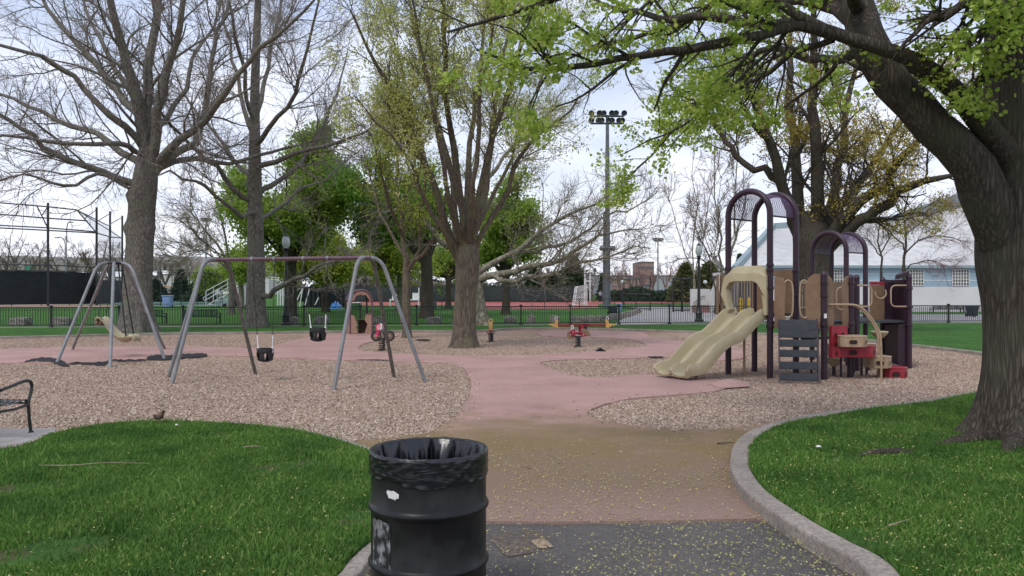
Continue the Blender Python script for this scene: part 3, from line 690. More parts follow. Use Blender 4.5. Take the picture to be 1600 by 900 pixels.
def limb(px, Y0, k=14, jit=0.0, rs=1.0):
    "main limb surveyed on the photograph: (px, py, dY, r) -> smooth path in metres; starts inside the trunk"
    pts = []
    if ROOT[0] and abs(px[0][1]-ROOT[0][1]) < ROOT[0][2]:
        a, b, lim_ = ROOT[0]; q = W(a, b, Y0); pts.append((q.x, q.y, q.z, px[0][3]*rs*.72))
    px = [(a, b, d, r*rs) for a, b, d, r in px]
    for a, b, dy, r in px:
        p = W(a, b, Y0+dy); pts.append((p.x, p.y, p.z, r))
    C = resample(smooth_curve(pts, 6), k)
    C[1:, :3] += rng.normal(0, jit, (k-1, 3))
    return C[:, :3], C[:, 3]
def trunk_tube(Cp, Rr, sides=28, flare=.0, lobes=6, base_h=1.0, seed=0, wob=.03, knots=()):
    "thick trunk with root flare and uneven section"
    n = len(Cp); V = []; rs = np.random.default_rng(seed); ph = rs.uniform(0, 6.28, 8)
    z0 = Cp[0][2]
    for i in range(n):
        z = Cp[i][2]-z0; fl = math.exp(-max(z, 0)/base_h*2.2)
        for s_ in range(sides):
            a = 2*pi*s_/sides
            lob = .5+.5*sin(lobes*a+ph[0]+.6*sin(2*a+ph[3])); lob2 = .5+.5*sin((lobes-2)*a+ph[4])
            r = Rr[i]*(1+wob*sin(3*a+ph[1]+z*.8)+wob*.7*sin(5*a+ph[2]-z*1.3))+Rr[i]*flare*fl*(.25+.75*lob**2+.4*lob2)
            for (kz, ka, kr, kh) in knots:
                da = (a-ka+pi) % (2*pi)-pi; q = (da*Rr[i]/kr)**2+((z-kz)/kr)**2
                r += kh*math.exp(-q)
            V.append((Cp[i][0]+r*cos(a), Cp[i][1]+r*sin(a), Cp[i][2]))
    Q = [(i*sides+k, i*sides+(k+1) % sides, (i+1)*sides+(k+1) % sides, (i+1)*sides+k) for i in range(n-1) for k in range(sides)]
    return np.array(V), np.array(Q)

LEAF = {  # outline fans in the unit square, x along the leaf
 'maple': np.array([(0, 0), (.18, -.5), (.45, -.32), (.55, -.55), (.8, -.2), (1, 0), (.8, .2), (.55, .55), (.45, .32), (.18, .5)]),
 'quad': np.array([(0, 0), (.5, -.33), (1, 0), (.5, .33)]),
 'tri': np.array([(0, -.3), (1, 0), (0, .3)])}
def leaves(tips, dirs, n_per, size, spread, shape, droop=.3, jitter=.4):
    "leaf faces around points; returns V and faces (one polygon each)"
    out = LEAF[shape]; m = len(out); n = len(tips)*n_per
    c = np.repeat(tips, n_per, 0)+rng.normal(0, spread, (n, 3))*np.array([1, 1, .7])
    d = np.repeat(dirs, n_per, 0)*.4+rng.normal(0, 1, (n, 3))*jitter*1.6+np.array([0, 0, -droop]); d /= np.linalg.norm(d, axis=1, keepdims=True)
    q = rng.normal(0, 1, (n, 3))+np.array([0, 0, 1.2]); q -= (q*d).sum(1, keepdims=True)*d; q /= np.linalg.norm(q, axis=1, keepdims=True)
    u = np.cross(q, d); s_ = rng.uniform(.6, 1.25, n)*size
    V = c[:, None, :]+s_[:, None, None]*(out[None, :, 0:1]*d[:, None, :]+out[None, :, 1:2]*u[:, None, :])
    V += q[:, None, :]*(s_[:, None, None]*(-.35*(np.abs(out[:, 1])[None, :, None])))
    return V.reshape(-1, 3), np.arange(n*m).reshape(n, m)
def tree(name, loc, label, bark, wood, twigs=None, twig_mat=None, leafset=None, leaf_mat=None, group=None, cat='tree'):
    "one tree: trunk with limbs, crown of twigs and leaves; everything in the tree's own coordinates"
    root = empty(name, loc, label, cat, group); o3 = np.array(loc)
    if leafset: wood = list(wood)+list(twigs or []); twigs = None
    V, Q = join(wood); nmesh('trunk', V-o3, [Q], bark, root, True)
    if twigs:
        V, Q = join(twigs); nmesh('crown', V-o3, [Q], twig_mat or bark, root, True)
    if leafset:
        V, Fc = leafset; nmesh('crown', V-o3, [Fc], leaf_mat, root, False)
    return root
def tipdirs(P2): 
    d = P2[:, -1]-P2[:, -2]; return P2[:, -1], d/(np.linalg.norm(d, axis=1, keepdims=True)+1e-9)

def stack_levels(limbs, n1, n2, n3, size, **kw):
    "limbs: list of (path, radii) with equal counts; returns wood list, twig list, last level"
    PA = np.stack([l[0] for l in limbs]); RA = np.stack([l[1] for l in limbs])
    up = kw.get('up', .04); ns = kw.get('noise', .13); r0 = kw.get('rmin', .006)
    A, RA2 = grow(PA, RA, n1, kw.get('t0', .22), 1., (.75, .2), (size*.5, size), kw.get('rr', .36), 8, up, ns, r0*2)
    RA2 = np.minimum(RA2, .09)
    B, RB = grow(np.concatenate([A]), RA2, n2, .12, 1., (.7, .25), (size*.28, size*.55), .5, 7, up*.8, ns*1.2, r0*1.3)
    Cc, RC = grow(np.concatenate([B]), RB, n3, .1, 1., (.65, .3), (size*.10, size*.26), .6, 5, up*.5, ns*1.4, r0)
    # small shoots straight from the thick limbs too
    D, RD = grow(PA, RA, max(n1, 10)*3, .3, 1., (1.0, .3), (size*.1, size*.28), .12, 5, .1, ns*1.3, r0)
    wood = [tubes(PA, RA, 10), tubes(A, RA2, 6)]
    tw = [tubes(B, RB, 4), tubes(Cc, RC, 3), tubes(D, RD, 3)]
    return wood, tw, (A, B, Cc, D), (RA2, RB, RC, RD)

# --- T1 big bare tree at left
Y0 = 32.0
base = G(214, 519.5, GZ); bx = np.array(base)
tr = np.array([(W(214, 519, Y0).x, Y0, 0.0, .60), (W(215, 470, Y0).x, Y0, W(0, 470, Y0).z, .55), (W(218, 400, Y0).x, Y0, W(0, 400, Y0).z, .52), (W(221, 330, Y0).x, Y0, W(0, 330, Y0).z, .50), (W(226, 285, Y0).x, Y0, W(0, 285, Y0).z, .48), (W(229, 255, Y0).x, Y0, W(0, 255, Y0).z, .40), (W(230, 225, Y0).x, Y0, W(0, 225, Y0).z, .24), (W(231, 205, Y0).x, Y0, W(0, 205, Y0).z, .08)])
tr[0, 3] = .58
C = resample(smooth_curve(tr, 5), 26)
kn = [(W(0, 316, Y0).z, 4.7, .22, .12), (W(0, 357, Y0).z, 3.5, .25, .16), (W(0, 355, Y0).z, 6.1, .25, .14), (W(0, 305, Y0).z, 3.4, .25, .16), (W(0, 420, Y0).z, 5.1, .22, .05)]
wood = [trunk_tube(C[:, :3], C[:, 3], 40, .5, 6, 1.1, 3, .03, kn)]
lim = [[(226, 292, 0, .22), (175, 278, -.5, .2), (130, 258, -1, .17), (90, 240, -1.5, .15), (45, 208, -2, .12), (0, 182, -2.5, .10), (-80, 140, -3, .07)],
 [(222, 262, 0, .22), (190, 240, .5, .2), (150, 212, 1, .16), (105, 195, 1.6, .14), (50, 168, 2, .11), (0, 148, 2.5, .09), (-70, 130, 3, .05)],
 [(224, 232, 0, .22), (190, 195, -1, .19), (155, 165, -1.6, .16), (110, 118, -2, .13), (60, 88, -2.8, .10), (0, 70, -3.3, .08), (-60, 50, -4, .05)],
 [(222, 190, 0, .23), (195, 155, .8, .22), (155, 108, 1.5, .18), (115, 60, 2, .15), (85, 25, 2.6, .12), (60, -20, 3, .10), (30, -80, 4, .06)],
 [(226, 240, 0, .33), (216, 160, -.6, .3), (198, 90, -1.2, .24), (180, 30, -1.8, .2), (165, -30, -2.2, .16), (150, -90, -2.8, .12), (140, -150, -3, .08)],
 [(234, 240, 0, .32), (232, 150, .4, .28), (236, 80, .7, .24), (246, 20, 1, .21), (248, -40, 1.2, .18), (255, -110, 1.5, .12), (258, -170, 2, .08)],
 [(243, 235, -.2, .28), (246, 180, -.8, .25), (262, 110, -1.3, .20), (274, 60, -1.8, .17), (284, 10, -2.2, .14), (290, -50, -2.6, .10), (295, -110, -3, .06)],
 [(244, 262, 0, .25), (285, 238, .5, .22), (312, 200, 1, .19), (322, 140, 1.6, .16), (332, 80, 2, .13), (352, 20, 2.6, .11), (370, -50, 3, .07)],
 [(246, 258, 0, .24), (300, 205, -1, .2), (345, 155, -2, .16), (375, 110, -2.6, .13), (415, 70, -3.2, .11), (460, 30, -3.8, .08), (500, -5, -4, .05)],
 [(244, 266, 0, .18), (290, 248, 1, .16), (335, 255, 1.6, .13), (380, 252, 2.2, .11), (430, 235, 2.8, .09), (475, 222, 3.2, .06), (530, 215, 4, .03)],
 [(222, 205, 0, .2), (205, 150, 2, .18), (185, 110, 3, .15), (150, 50, 4, .12), (130, 10, 5, .09), (125, -40, 5.5, .07), (110, -100, 6, .05)],
 [(236, 225, 0, .2), (262, 180, 2.6, .16), (290, 140, 3.6, .14), (300, 90, 4.6, .11), (330, 50, 5.3, .09), (345, 0, 6, .07), (360, -60, 7, .05)],
 [(160, 272, -.8, .10), (120, 290, -1.5, .08), (80, 285, -2, .07), (40, 270, -2.6, .05), (0, 280, -3, .04), (-30, 300, -3.5, .03), (-60, 310, -4, .02)],
 [(222, 248, 0, .15), (185, 225, -2.4, .13), (140, 222, -3.4, .11), (90, 222, -4.2, .09), (40, 215, -5, .07), (-10, 218, -5.6, .06), (-60, 230, -6, .04)]]
ROOT[0] = (222, 305, 110)
limbs = [limb(l, Y0, 16, .05, .72) for l in lim]; ROOT[0] = None
w_, tw, L_, R_ = stack_levels(limbs, 190, 1300, 7500, 4.6, up=.03, noise=.15, rmin=.0085)
T1 = tree('bare_tree', (base.x, base.y, GZ), 'big bare grey tree with knotted trunk behind the circular swing frame', M['bark_grey'], wood+w_, tw, M['twig'])

# --- T2 second bare tree, central leader
Y0 = 36.5; base = G(400, 510, GZ); base.y = Y0; base.x = W(401, 0, Y0).x
tr = np.array([(W(a, 0, Y0).x, Y0, z, r) for a, z, r in [(401, 0.0, .46), (400, W(0, 460, Y0).z, .42), (400, W(0, 400, Y0).z, .38), (398, W(0, 300, Y0).z, .32), (398, W(0, 220, Y0).z, .25), (399, W(0, 120, Y0).z, .2), (402, W(0, 30, Y0).z, .16), (406, W(0, -80, Y0).z, .11), (408, W(0, -170, Y0).z, .05)]])
C = resample(smooth_curve(tr, 5), 40)
wood = [trunk_tube(C[:, :3], C[:, 3], 28, .4, 5, .8, 9, .03, [(3.5, 4.6, .2, .06), (5.2, 4.9, .2, .05), (6.6, 3.4, .3, .08)])]
lim = [[(398, 315, 0, .13), (370, 300, -.5, .12), (345, 270, -1, .10), (318, 245, -1.6, .09), (290, 215, -2, .07), (262, 190, -2.5, .05), (240, 150, -3, .03)],
 [(402, 300, 0, .14), (430, 285, .5, .12), (462, 262, 1, .10), (490, 225, 1.6, .09), (512, 180, 2, .07), (530, 130, 2.5, .05), (545, 80, 3, .03)],
 [(400, 262, 0, .13), (440, 250, -1.5, .11), (480, 232, -2.4, .09), (520, 226, -3, .07), (555, 215, -3.6, .05), (590, 200, -4, .04), (620, 190, -4.4, .02)],
 [(398, 280, 0, .12), (372, 262, 1.5, .1), (352, 230, 2.4, .09), (330, 200, 3.2, .07), (300, 168, 4, .06), (280, 130, 4.6, .04), (262, 95, 5, .02)],
 [(398, 230, 0, .12), (420, 205, -1, .11), (445, 170, -2, .09), (465, 125, -3, .08), (480, 80, -3.8, .06), (492, 30, -4.4, .05), (505, -20, -5, .03)],
 [(398, 215, 0, .12), (385, 180, 1, .11), (372, 130, 2, .09), (362, 80, 3, .07), (350, 30, 3.8, .06), (345, -20, 4.4, .05), (335, -70, 5, .03)],
 [(398, 195, 0, .12), (408, 150, 1.5, .11), (418, 100, 2.4, .09), (428, 50, 3, .08), (440, 0, 3.6, .06), (450, -50, 4, .04), (455, -90, 4.5, .02)],
 [(398, 190, 0, .1), (384, 150, -1.5, .09), (380, 100, -2.4, .08), (368, 60, -3, .07), (360, 10, -3.6, .05), (352, -40, -4, .04), (345, -90, -4.5, .02)],
 [(402, 330, 0, .11), (380, 335, -2, .1), (352, 318, -3, .08), (320, 290, -4, .07), (290, 282, -5, .05), (262, 270, -5.6, .04), (240, 280, -6, .02)],
 [(410, 462, -.2, .13), (425, 457, -.6, .12), (442, 448, -1.0, .11), (462, 436, -1.4, .09), (490, 420, -1.8, .07), (515, 408, -2, .05), (535, 404, -2.3, .03)],
 [(400, 350, 0, .11), (425, 330, 2, .09), (455, 310, 3, .08), (480, 290, 4, .06), (510, 280, 5, .05), (530, 255, 5.6, .04), (555, 240, 6, .02)]]
limbs = [limb(l, Y0, 12, .05) for l in lim]
w_, tw, L_, R_ = stack_levels(limbs, 120, 900, 5600, 4.2, up=.05, noise=.13, rmin=.008)
T2 = tree('bare_tree', (base.x, base.y, GZ), 'tall bare tree with straight leader just in front of the fence behind the toddler swings', M['bark_grey'], wood+w_, tw, M['twig'])

M['leaf_bud'] = island_mat('yellow_green_buds', [(0.42, 0.46, 0.11), (0.55, 0.57, 0.18), (0.62, 0.61, 0.26)], .6, .5)
M['leaf_green'] = island_mat('spring_green_leaves', [(0.17, 0.28, 0.04), (0.25, 0.37, 0.055), (0.34, 0.45, 0.08), (0.43, 0.51, 0.12)], .6, .58)
M['leaf_deep'] = island_mat('deep_green_leaves', [(0.12, 0.25, 0.034), (0.18, 0.32, 0.045), (0.26, 0.40, 0.07)], .6, .56)
M['leaf_lime'] = island_mat('lime_leaves', [(0.27, 0.36, 0.045), (0.38, 0.46, 0.065), (0.48, 0.52, 0.10)], .6, .55)
M['leaf_maple'] = island_mat('young_maple_leaves', [(0.24, 0.36, 0.05), (0.34, 0.47, 0.07), (0.46, 0.58, 0.11), (0.55, 0.62, 0.16)], .55, .5)
M['leaf_bronze'] = island_mat('bronze_maple_flowers', [(0.30, 0.20, 0.05), (0.42, 0.31, 0.07), (0.48, 0.39, 0.09), (0.34, 0.36, 0.08)], .6, .4)
M['needles'] = island_mat('dark_needles', [(0.018, 0.045, 0.022), (0.03, 0.07, 0.03), (0.045, 0.09, 0.04)], .8, .1)
M['needles_olive'] = island_mat('olive_needles', [(0.07, 0.085, 0.03), (0.11, 0.12, 0.045), (0.14, 0.13, 0.05)], .8, .15)

# --- T3 many stemmed tree in the mulch
Y0 = 24.0; base = G(725, 543, 0)
tr = np.array([(W(a, 0, Y0).x, Y0, z, r) for a, z, r in [(725, -.05, .36), (725, .6, .345), (727, 1.4, .33), (729, 2.1, .34), (730, 2.7, .36), (730, 3.1, .30)]])
C = resample(smooth_curve(tr, 5), 22)
wood = [trunk_tube(C[:, :3], C[:, 3], 40, .42, 7, .55, 12, .035)]
lim = [[(716, 400, 0, .19), (702, 369, -.3, .17), (683, 303, -.8, .14), (655, 233, -1.2, .12), (613, 140, -1.8, .09), (576, 80, -2.2, .06), (545, 10, -2.6, .035)],
 [(720, 398, 0, .18), (712, 340, .4, .16), (707, 280, .6, .14), (679, 163, 1.2, .11), (660, 93, 1.6, .09), (641, 0, 2, .06), (620, -80, 2.4, .03)],
 [(726, 395, -.1, .18), (719, 310, -.5, .16), (711, 233, -.8, .14), (697, 163, -1.2, .11), (694, 70, -1.6, .09), (688, -30, -2, .06), (680, -110, -2.4, .03)],
 [(730, 395, .1, .17), (730, 330, .5, .15), (730, 261, .9, .13), (739, 187, 1.3, .11), (753, 93, 1.8, .08), (758, 0, 2.2, .06), (762, -80, 2.6, .03)],
 [(734, 400, 0, .17), (742, 350, -.5, .15), (753, 280, -.9, .13), (775, 200, -1.3, .11), (798, 140, -1.6, .09), (823, 47, -2, .06), (845, -30, -2.4, .03)],
 [(737, 400, .1, .15), (752, 330, .8, .13), (767, 233, 1.3, .11), (775, 150, 1.8, .09), (792, 60, 2.2, .07), (808, -20, 2.6, .05), (822, -80, 3, .02)],
 [(740, 398, 0, .14), (755, 360, -.2, .12), (784, 318, -.4, .10), (805, 261, -.7, .09), (828, 224, -1, .07), (868, 190, -1.3, .05), (905, 150, -1.6, .03)],
 [(715, 395, .2, .12), (690, 330, 1.2, .10), (668, 260, 1.8, .09), (650, 190, 2.3, .07), (630, 120, 2.8, .05), (610, 50, 3.2, .04), (590, -20, 3.6, .02)],
 [(722, 380, -.2, .12), (700, 300, -1.6, .10), (690, 230, -2.2, .09), (672, 150, -2.8, .07), (655, 60, -3.3, .05), (640, -20, -3.8, .04), (620, -80, -4, .02)],
 [(732, 380, -.2, .12), (738, 300, -1.6, .10), (748, 220, -2.2, .09), (752, 140, -2.8, .07), (770, 60, -3.3, .05), (778, -20, -3.8, .04), (790, -80, -4, .02)],
 [(738, 385, .3, .11), (762, 320, 1.8, .09), (790, 270, 2.3, .08), (812, 200, 2.8, .06), (840, 140, 3.3, .05), (860, 80, 3.8, .04), (880, 20, 4.2, .02)],
 [(714, 405, 0, .09), (690, 360, -1, .08), (660, 300, -1.6, .065), (640, 250, -2.2, .055), (610, 210, -2.6, .04), (580, 180, -3, .03), (555, 150, -3.4, .02)]]
ROOT[0] = (729, 440, 60)
limbs = [limb(l, Y0, 16, .03, .72) for l in lim]; ROOT[0] = None
w_, tw, L_, R_ = stack_levels(limbs, 170, 1200, 6200, 2.7, up=.09, noise=.10, rmin=.0055, t0=.42)
tp, td = tipdirs(L_[2]); tp2, td2 = tipdirs(L_[1]); sel = tp[:, 2] > 4.2
mid = L_[2][:, 2]
alltips = np.concatenate([tp[sel], tp2, mid[sel]]); alld = np.concatenate([td[sel], td2, td[sel]])
lv = leaves(alltips, alld, 5, .070, .085, 'quad', .1, .6)
T3 = tree('budding_tree', (base.x, base.y, 0), 'many stemmed brown tree with yellow green buds standing in the mulch at centre', M['bark_elm'], wood+w_, tw, M['twig_brown'], lv, M['leaf_bud'])

# --- T4 slender tree
Y0 = 29.0; base = G(636, 528, 0); base.y = Y0; base.x = W(636, 0, Y0).x
C = resample(smooth_curve([(W(636, 0, Y0).x, Y0, -.05, .17), (W(635, 0, Y0).x, Y0, 1.2, .15), (W(635, 0, Y0).x, Y0, 2.5, .14), (W(636, 0, Y0).x, Y0, 3.1, .11)], 5), 14)
wood = [trunk_tube(C[:, :3], C[:, 3], 20, .25, 5, .4, 5, .03)]
lim = [[(636, 425, 0, .10), (630, 380, .2, .09), (626, 330, .4, .08), (622, 280, .6, .06), (620, 230, .8, .04), (615, 190, 1, .02)],
 [(637, 424, 0, .09), (648, 410, -.2, .08), (656, 380, -.4, .07), (656, 330, -.8, .055), (665, 280, -1.1, .04), (662, 230, -1.4, .02)],
 [(650, 405, -.3, .07), (668, 390, -.8, .06), (680, 360, -1.1, .05), (692, 330, -1.4, .04), (700, 300, -1.7, .03), (712, 270, -2, .02)],
 [(633, 400, 0, .07), (615, 370, .6, .055), (598, 340, 1, .045), (585, 300, 1.4, .035), (575, 260, 1.8, .025), (565, 230, 2, .015)],
 [(630, 370, .2, .06), (612, 330, -1, .05), (600, 290, -1.5, .04), (590, 250, -2, .03), (580, 215, -2.4, .02), (560, 190, -2.8, .012)],
 [(628, 340, .3, .06), (640, 300, 1.3, .05), (648, 260, 1.8, .04), (655, 220, 2.2, .03), (668, 185, 2.6, .02), (672, 150, 3, .012)]]
limbs = [limb(l, Y0, 10, .03) for l in lim]
w_, tw, L_, R_ = stack_levels(limbs, 60, 330, 1300, 2.2, up=.05, noise=.12, rmin=.006)
tp, td = tipdirs(L_[2]); tp2, td2 = tipdirs(L_[1])
lv = leaves(np.concatenate([tp, tp2, L_[2][:, 2]]), np.concatenate([td, td2, td]), 3, .07, .09, 'quad', .1, .6)
tree('slender_tree', (base.x, base.y, 0), 'slender young tree with thin yellow green leaves left of the many stemmed tree', M['bark_elm'], wood+w_, tw, M['twig_brown'], lv, M['leaf_lime'])

# --- leafy trees in the park beyond the fence
def leafy(name, px, base_py, Y0, trunk_top_py, rtrunk, ctr_px, ctr_py, wpx, hpx, nleaf, lmat, label, bark='bark_dark', size=.22, nl=16, dens=.62, dl=8, tw_mat='twig_brown', seed=1, shape='quad', spr=.34, group=None, low=None):
    rs = np.random.default_rng(seed); x0 = W(px, 0, Y0).x; zt = W(0, trunk_top_py, Y0).z
    c = np.array(W(ctr_px, ctr_py, Y0)); rx = wpx/2/F*Y0; rz = hpx/2/F*Y0; ry = rx*.85
    C = resample(smooth_curve([(x0, Y0, 0, rtrunk), (x0+.05, Y0, zt*.5, rtrunk*.85), (x0, Y0, zt, rtrunk*.8)], 5), 12)
    wood = [trunk_tube(C[:, :3], C[:, 3], 16, .4, 5, .6, seed, .03)]
    limbs = []
    for i in range(nl):
        a = rs.uniform(0, 2*pi); e = rs.uniform(-.35, 1.0)
        tip = c+np.array([rx*cos(a)*math.sqrt(max(0, 1-e*e)), ry*sin(a)*math.sqrt(max(0, 1-e*e)), rz*e])*rs.uniform(.75, .98)
        s0 = np.array([x0, Y0, zt*rs.uniform(.82, 1.0)]); m_ = (s0+tip)/2+np.array([0, 0, rz*.12])+rs.normal(0, .25, 3)
        cc_ = resample(smooth_curve([(*s0, rtrunk*.5), (*m_, rtrunk*.28), (*tip, .03)], 6), 10); limbs.append((cc_[:, :3], cc_[:, 3]))
    w_, tw, L_, R_ = stack_levels(limbs, nl*8, nl*40, nl*90, rx*.62, up=.02, noise=.16, rmin=.012)
    tips = np.concatenate([tipdirs(L_[2])[0], L_[2][:, 2], tipdirs(L_[1])[0]]); ds = np.concatenate([tipdirs(L_[2])[1]]*2+[tipdirs(L_[1])[1]])
    q = (tips-c)/np.array([rx, ry, rz]); keep = (q**2).sum(1) < 1.25
    # gaps: drop whole clumps by a 3D wave pattern
    g = np.sin(tips[:, 0]*1.9+seed)+np.sin(tips[:, 2]*2.3+seed*2)+np.sin(tips[:, 1]*2.1-tips[:, 0]*1.1)
    keep &= g < .75+dens*.5
    tips, ds = tips[keep], ds[keep]; n_per = max(2, int(2.2*nleaf/len(tips)))
    lv = leaves(tips, ds, n_per, size, spr, shape, .2, .6)
    return tree(name, (x0, Y0, GZ), label, M[bark], wood+w_, None, M[tw_mat], lv, M[lmat], group)
leafy('leafy_tree', 456, 494, 50, 405, .32, 448, 325, 235, 265, 26000, 'leaf_green', 'round bright green leafy tree behind the lamp post', seed=4)
leafy('leafy_tree', 666, 497, 48, 400, .42, 610, 330, 190, 240, 20000, 'leaf_deep', 'tall dark green tree with blackish trunk left of the many stemmed tree', seed=8)
leafy('leafy_tree', 790, 492, 56, 420, .30, 785, 365, 130, 190, 12000, 'leaf_green', 'green leafy tree showing right of the many stemmed trunk', seed=13)
leafy('leafy_tree', 508, 489, 62, 440, .33, 512, 405, 150, 110, 15000, 'leaf_lime', 'low spreading lime green tree left of the playhouse roof', seed=17)
leafy('leafy_tree', 625, 486, 66, 420, .34, 618, 405, 150, 130, 12000, 'leaf_lime', 'lime green tree with pale mottled trunk behind the slender tree', bark='bark_pale', seed=21)
leafy('leafy_tree', 376, 484, 70, 440, .28, 378, 430, 90, 110, 6000, 'leaf_green', 'small green tree with pale trunk beside the aluminium bleachers', bark='bark_pale', seed=23)
leafy('leafy_tree', 700, 484, 74, 430, .3, 700, 410, 120, 100, 8000, 'leaf_green', 'green tree in front of the far dark fence behind the many stemmed tree', seed=29)
leafy('leafy_tree', 330, 474, 105, 452, .3, 338, 437, 62, 40, 6000, 'leaf_green', 'low round green bush tree behind the bleachers railing', seed=31, size=.3)

# --- T8 pale sycamore behind the many stemmed tree
Y0 = 38.0; base = G(748, 508, GZ); base.y = Y0; base.x = W(752, 0, Y0).x
C = resample(smooth_curve([(W(752, 0, Y0).x, Y0, 0, .42), (W(747, 0, Y0).x, Y0, 1.2, .36), (W(742, 0, Y0).x, Y0, 2.3, .33), (W(738, 0, Y0).x, Y0, 3.2, .28)], 5), 14)
wood = [trunk_tube(C[:, :3], C[:, 3], 22, .55, 4, .7, 4, .05)]
lim = [[(745, 440, 0, .20), (772, 431, -.3, .17), (800, 425, -.6, .15), (845, 415, -1, .13), (883, 398, -1.3, .10), (917, 378, -1.6, .08), (950, 364, -2, .05), (1000, 356, -2.4, .02)],
 [(745, 428, 0, .17), (780, 405, .5, .14), (820, 385, 1, .12), (850, 360, 1.6, .10), (885, 335, 2, .08), (930, 315, 2.4, .06), (970, 290, 2.8, .04), (1010, 270, 3, .02)],
 [(738, 412, 0, .17), (710, 392, -.5, .14), (690, 380, -.8, .12), (668, 352, -1.2, .10), (645, 335, -1.6, .08), (620, 330, -2, .06), (590, 330, -2.4, .04), (560, 345, -2.8, .02)],
 [(738, 405, 0, .17), (735, 370, .8, .15), (745, 320, 1.4, .12), (770, 270, 2, .10), (800, 230, 2.4, .08), (840, 200, 2.8, .06), (870, 160, 3.2, .04), (890, 130, 3.5, .02)],
 [(770, 430, -.3, .12), (800, 440, -1.6, .10), (840, 432, -2.4, .09), (880, 425, -3, .07), (915, 408, -3.6, .06), (950, 402, -4, .04), (985, 388, -4.5, .03), (1015, 385, -5, .02)],
 [(800, 395, .8, .10), (840, 392, 2, .09), (880, 378, 3, .08), (915, 362, 3.6, .06), (950, 335, 4.2, .05), (985, 330, 4.8, .04), (1010, 315, 5.2, .03), (1030, 300, 5.6, .02)]]
limbs = [limb(l, Y0, 14, .07) for l in lim]
w_, tw, L_, R_ = stack_levels(limbs, 95, 700, 4200, 3.6, up=.07, noise=.16, rmin=.008)
tp, td = tipdirs(L_[2]); lv = leaves(tp, td, 2, .05, .03, 'quad', .1, .6)
M['bud_tan'] = island_mat('tan_buds', [(0.30, 0.25, 0.13), (0.40, 0.33, 0.20)], .7, .2)
tree('sycamore_tree', (base.x, base.y, GZ), 'pale barked sycamore with long low bare limbs behind the many stemmed tree', M['bark_pale'], wood+w_, tw, M['twig_pale'], lv, M['bud_tan'])

# --- T9 big tree behind the play structure
Y0 = 33.0; base = G(1272, 516, GZ); base.y = Y0; base.x = W(1272, 0, Y0).x
tr = [(W(1272, 0, Y0).x, Y0, 0, .85), (W(1272, 0, Y0).x, Y0, 1.5, .76), (W(1270, 0, Y0).x, Y0, 3.0, .74), (W(1268, 0, Y0).x, Y0, 3.9, .8), (W(1266, 0, Y0).x, Y0, 4.5, .55), (W(1266, 0, Y0).x, Y0, 5.0, .2)]
C = resample(smooth_curve(tr, 5), 20)
wood = [trunk_tube(C[:, :3], C[:, 3], 32, .4, 6, 1.0, 19, .05)]
lim = [[(1252, 372, 0, .36), (1238, 330, -.5, .32), (1223, 292, -.8, .27), (1200, 218, -1.4, .22), (1180, 163, -2, .18), (1153, 97, -2.6, .13), (1138, 50, -3, .08)],
 [(1222, 285, -.6, .2), (1190, 265, -.3, .18), (1157, 249, .4, .16), (1122, 202, 1, .13), (1103, 175, 1.5, .10), (1075, 155, 2, .07), (1050, 150, 2.5, .04)],
 [(1254, 372, .3, .34), (1247, 300, 1.2, .3), (1240, 220, 1.8, .25), (1236, 140, 2.4, .19), (1230, 60, 3, .14), (1224, 0, 3.4, .10), (1215, -70, 4, .06)],
 [(1275, 370, 0, .36), (1276, 300, -.6, .32), (1275, 230, -1, .28), (1272, 150, -1.5, .22), (1270, 80, -2, .17), (1273, 0, -2.5, .12), (1278, -70, -3, .07)],
 [(1282, 372, .3, .3), (1298, 310, 1, .26), (1312, 250, 1.6, .22), (1322, 180, 2.2, .17), (1335, 100, 3, .12), (1345, 40, 3.5, .08), (1350, -40, 4, .05)],
 [(1288, 372, .2, .28), (1312, 325, 1.2, .24), (1345, 280, 2.2, .2), (1385, 225, 3, .16), (1415, 180, 3.6, .12), (1440, 130, 4.4, .08), (1455, 80, 5, .05)],
 [(1290, 376, -.2, .34), (1312, 350, -.8, .3), (1344, 313, -1.3, .26), (1385, 288, -1.8, .22), (1412, 240, -2.4, .17), (1450, 200, -3, .12), (1490, 160, -3.5, .08)],
 [(1296, 384, -.3, .32), (1335, 352, -1, .29), (1378, 325, -1.7, .26), (1410, 298, -2.3, .21), (1445, 286, -3, .16), (1480, 274, -3.6, .11), (1530, 250, -4, .07)],
 [(1200, 218, -1.4, .14), (1180, 200, -3, .12), (1160, 160, -4, .10), (1130, 120, -4.8, .08), (1110, 80, -5.4, .06), (1090, 40, -6, .04), (1075, 0, -6.4, .02)]]
ROOT[0] = (1270, 415, 60)
limbs = [limb(l, Y0, 16, .06, .8) for l in lim]; ROOT[0] = None
w_, tw, L_, R_ = stack_levels(limbs, 150, 1000, 4200, 3.8, up=.03, noise=.15, rmin=.0075)
tp, td = tipdirs(L_[2]); tp2, td2 = tipdirs(L_[1]); T_ = np.concatenate([tp, tp2, L_[2][:, 2]]); D_ = np.concatenate([td, td2, td])
g = np.sin(T_[:, 0]*1.4+1)+np.sin(T_[:, 2]*1.7)+np.sin(T_[:, 1]*1.3-T_[:, 0]*.8)
k_ = (g > .3) & (T_[:, 0] > W(1150, 0, Y0).x)
lv = leaves(T_[k_], D_[k_], 11, .10, .15, 'quad', .2, .6)
tree('bronze_tree', (base.x, base.y, GZ), 'large dark limbed tree with bronze yellow flowers behind the play structure', M['bark_dark'], wood+w_, tw, M['twig_brown'], lv, M['leaf_bronze'])

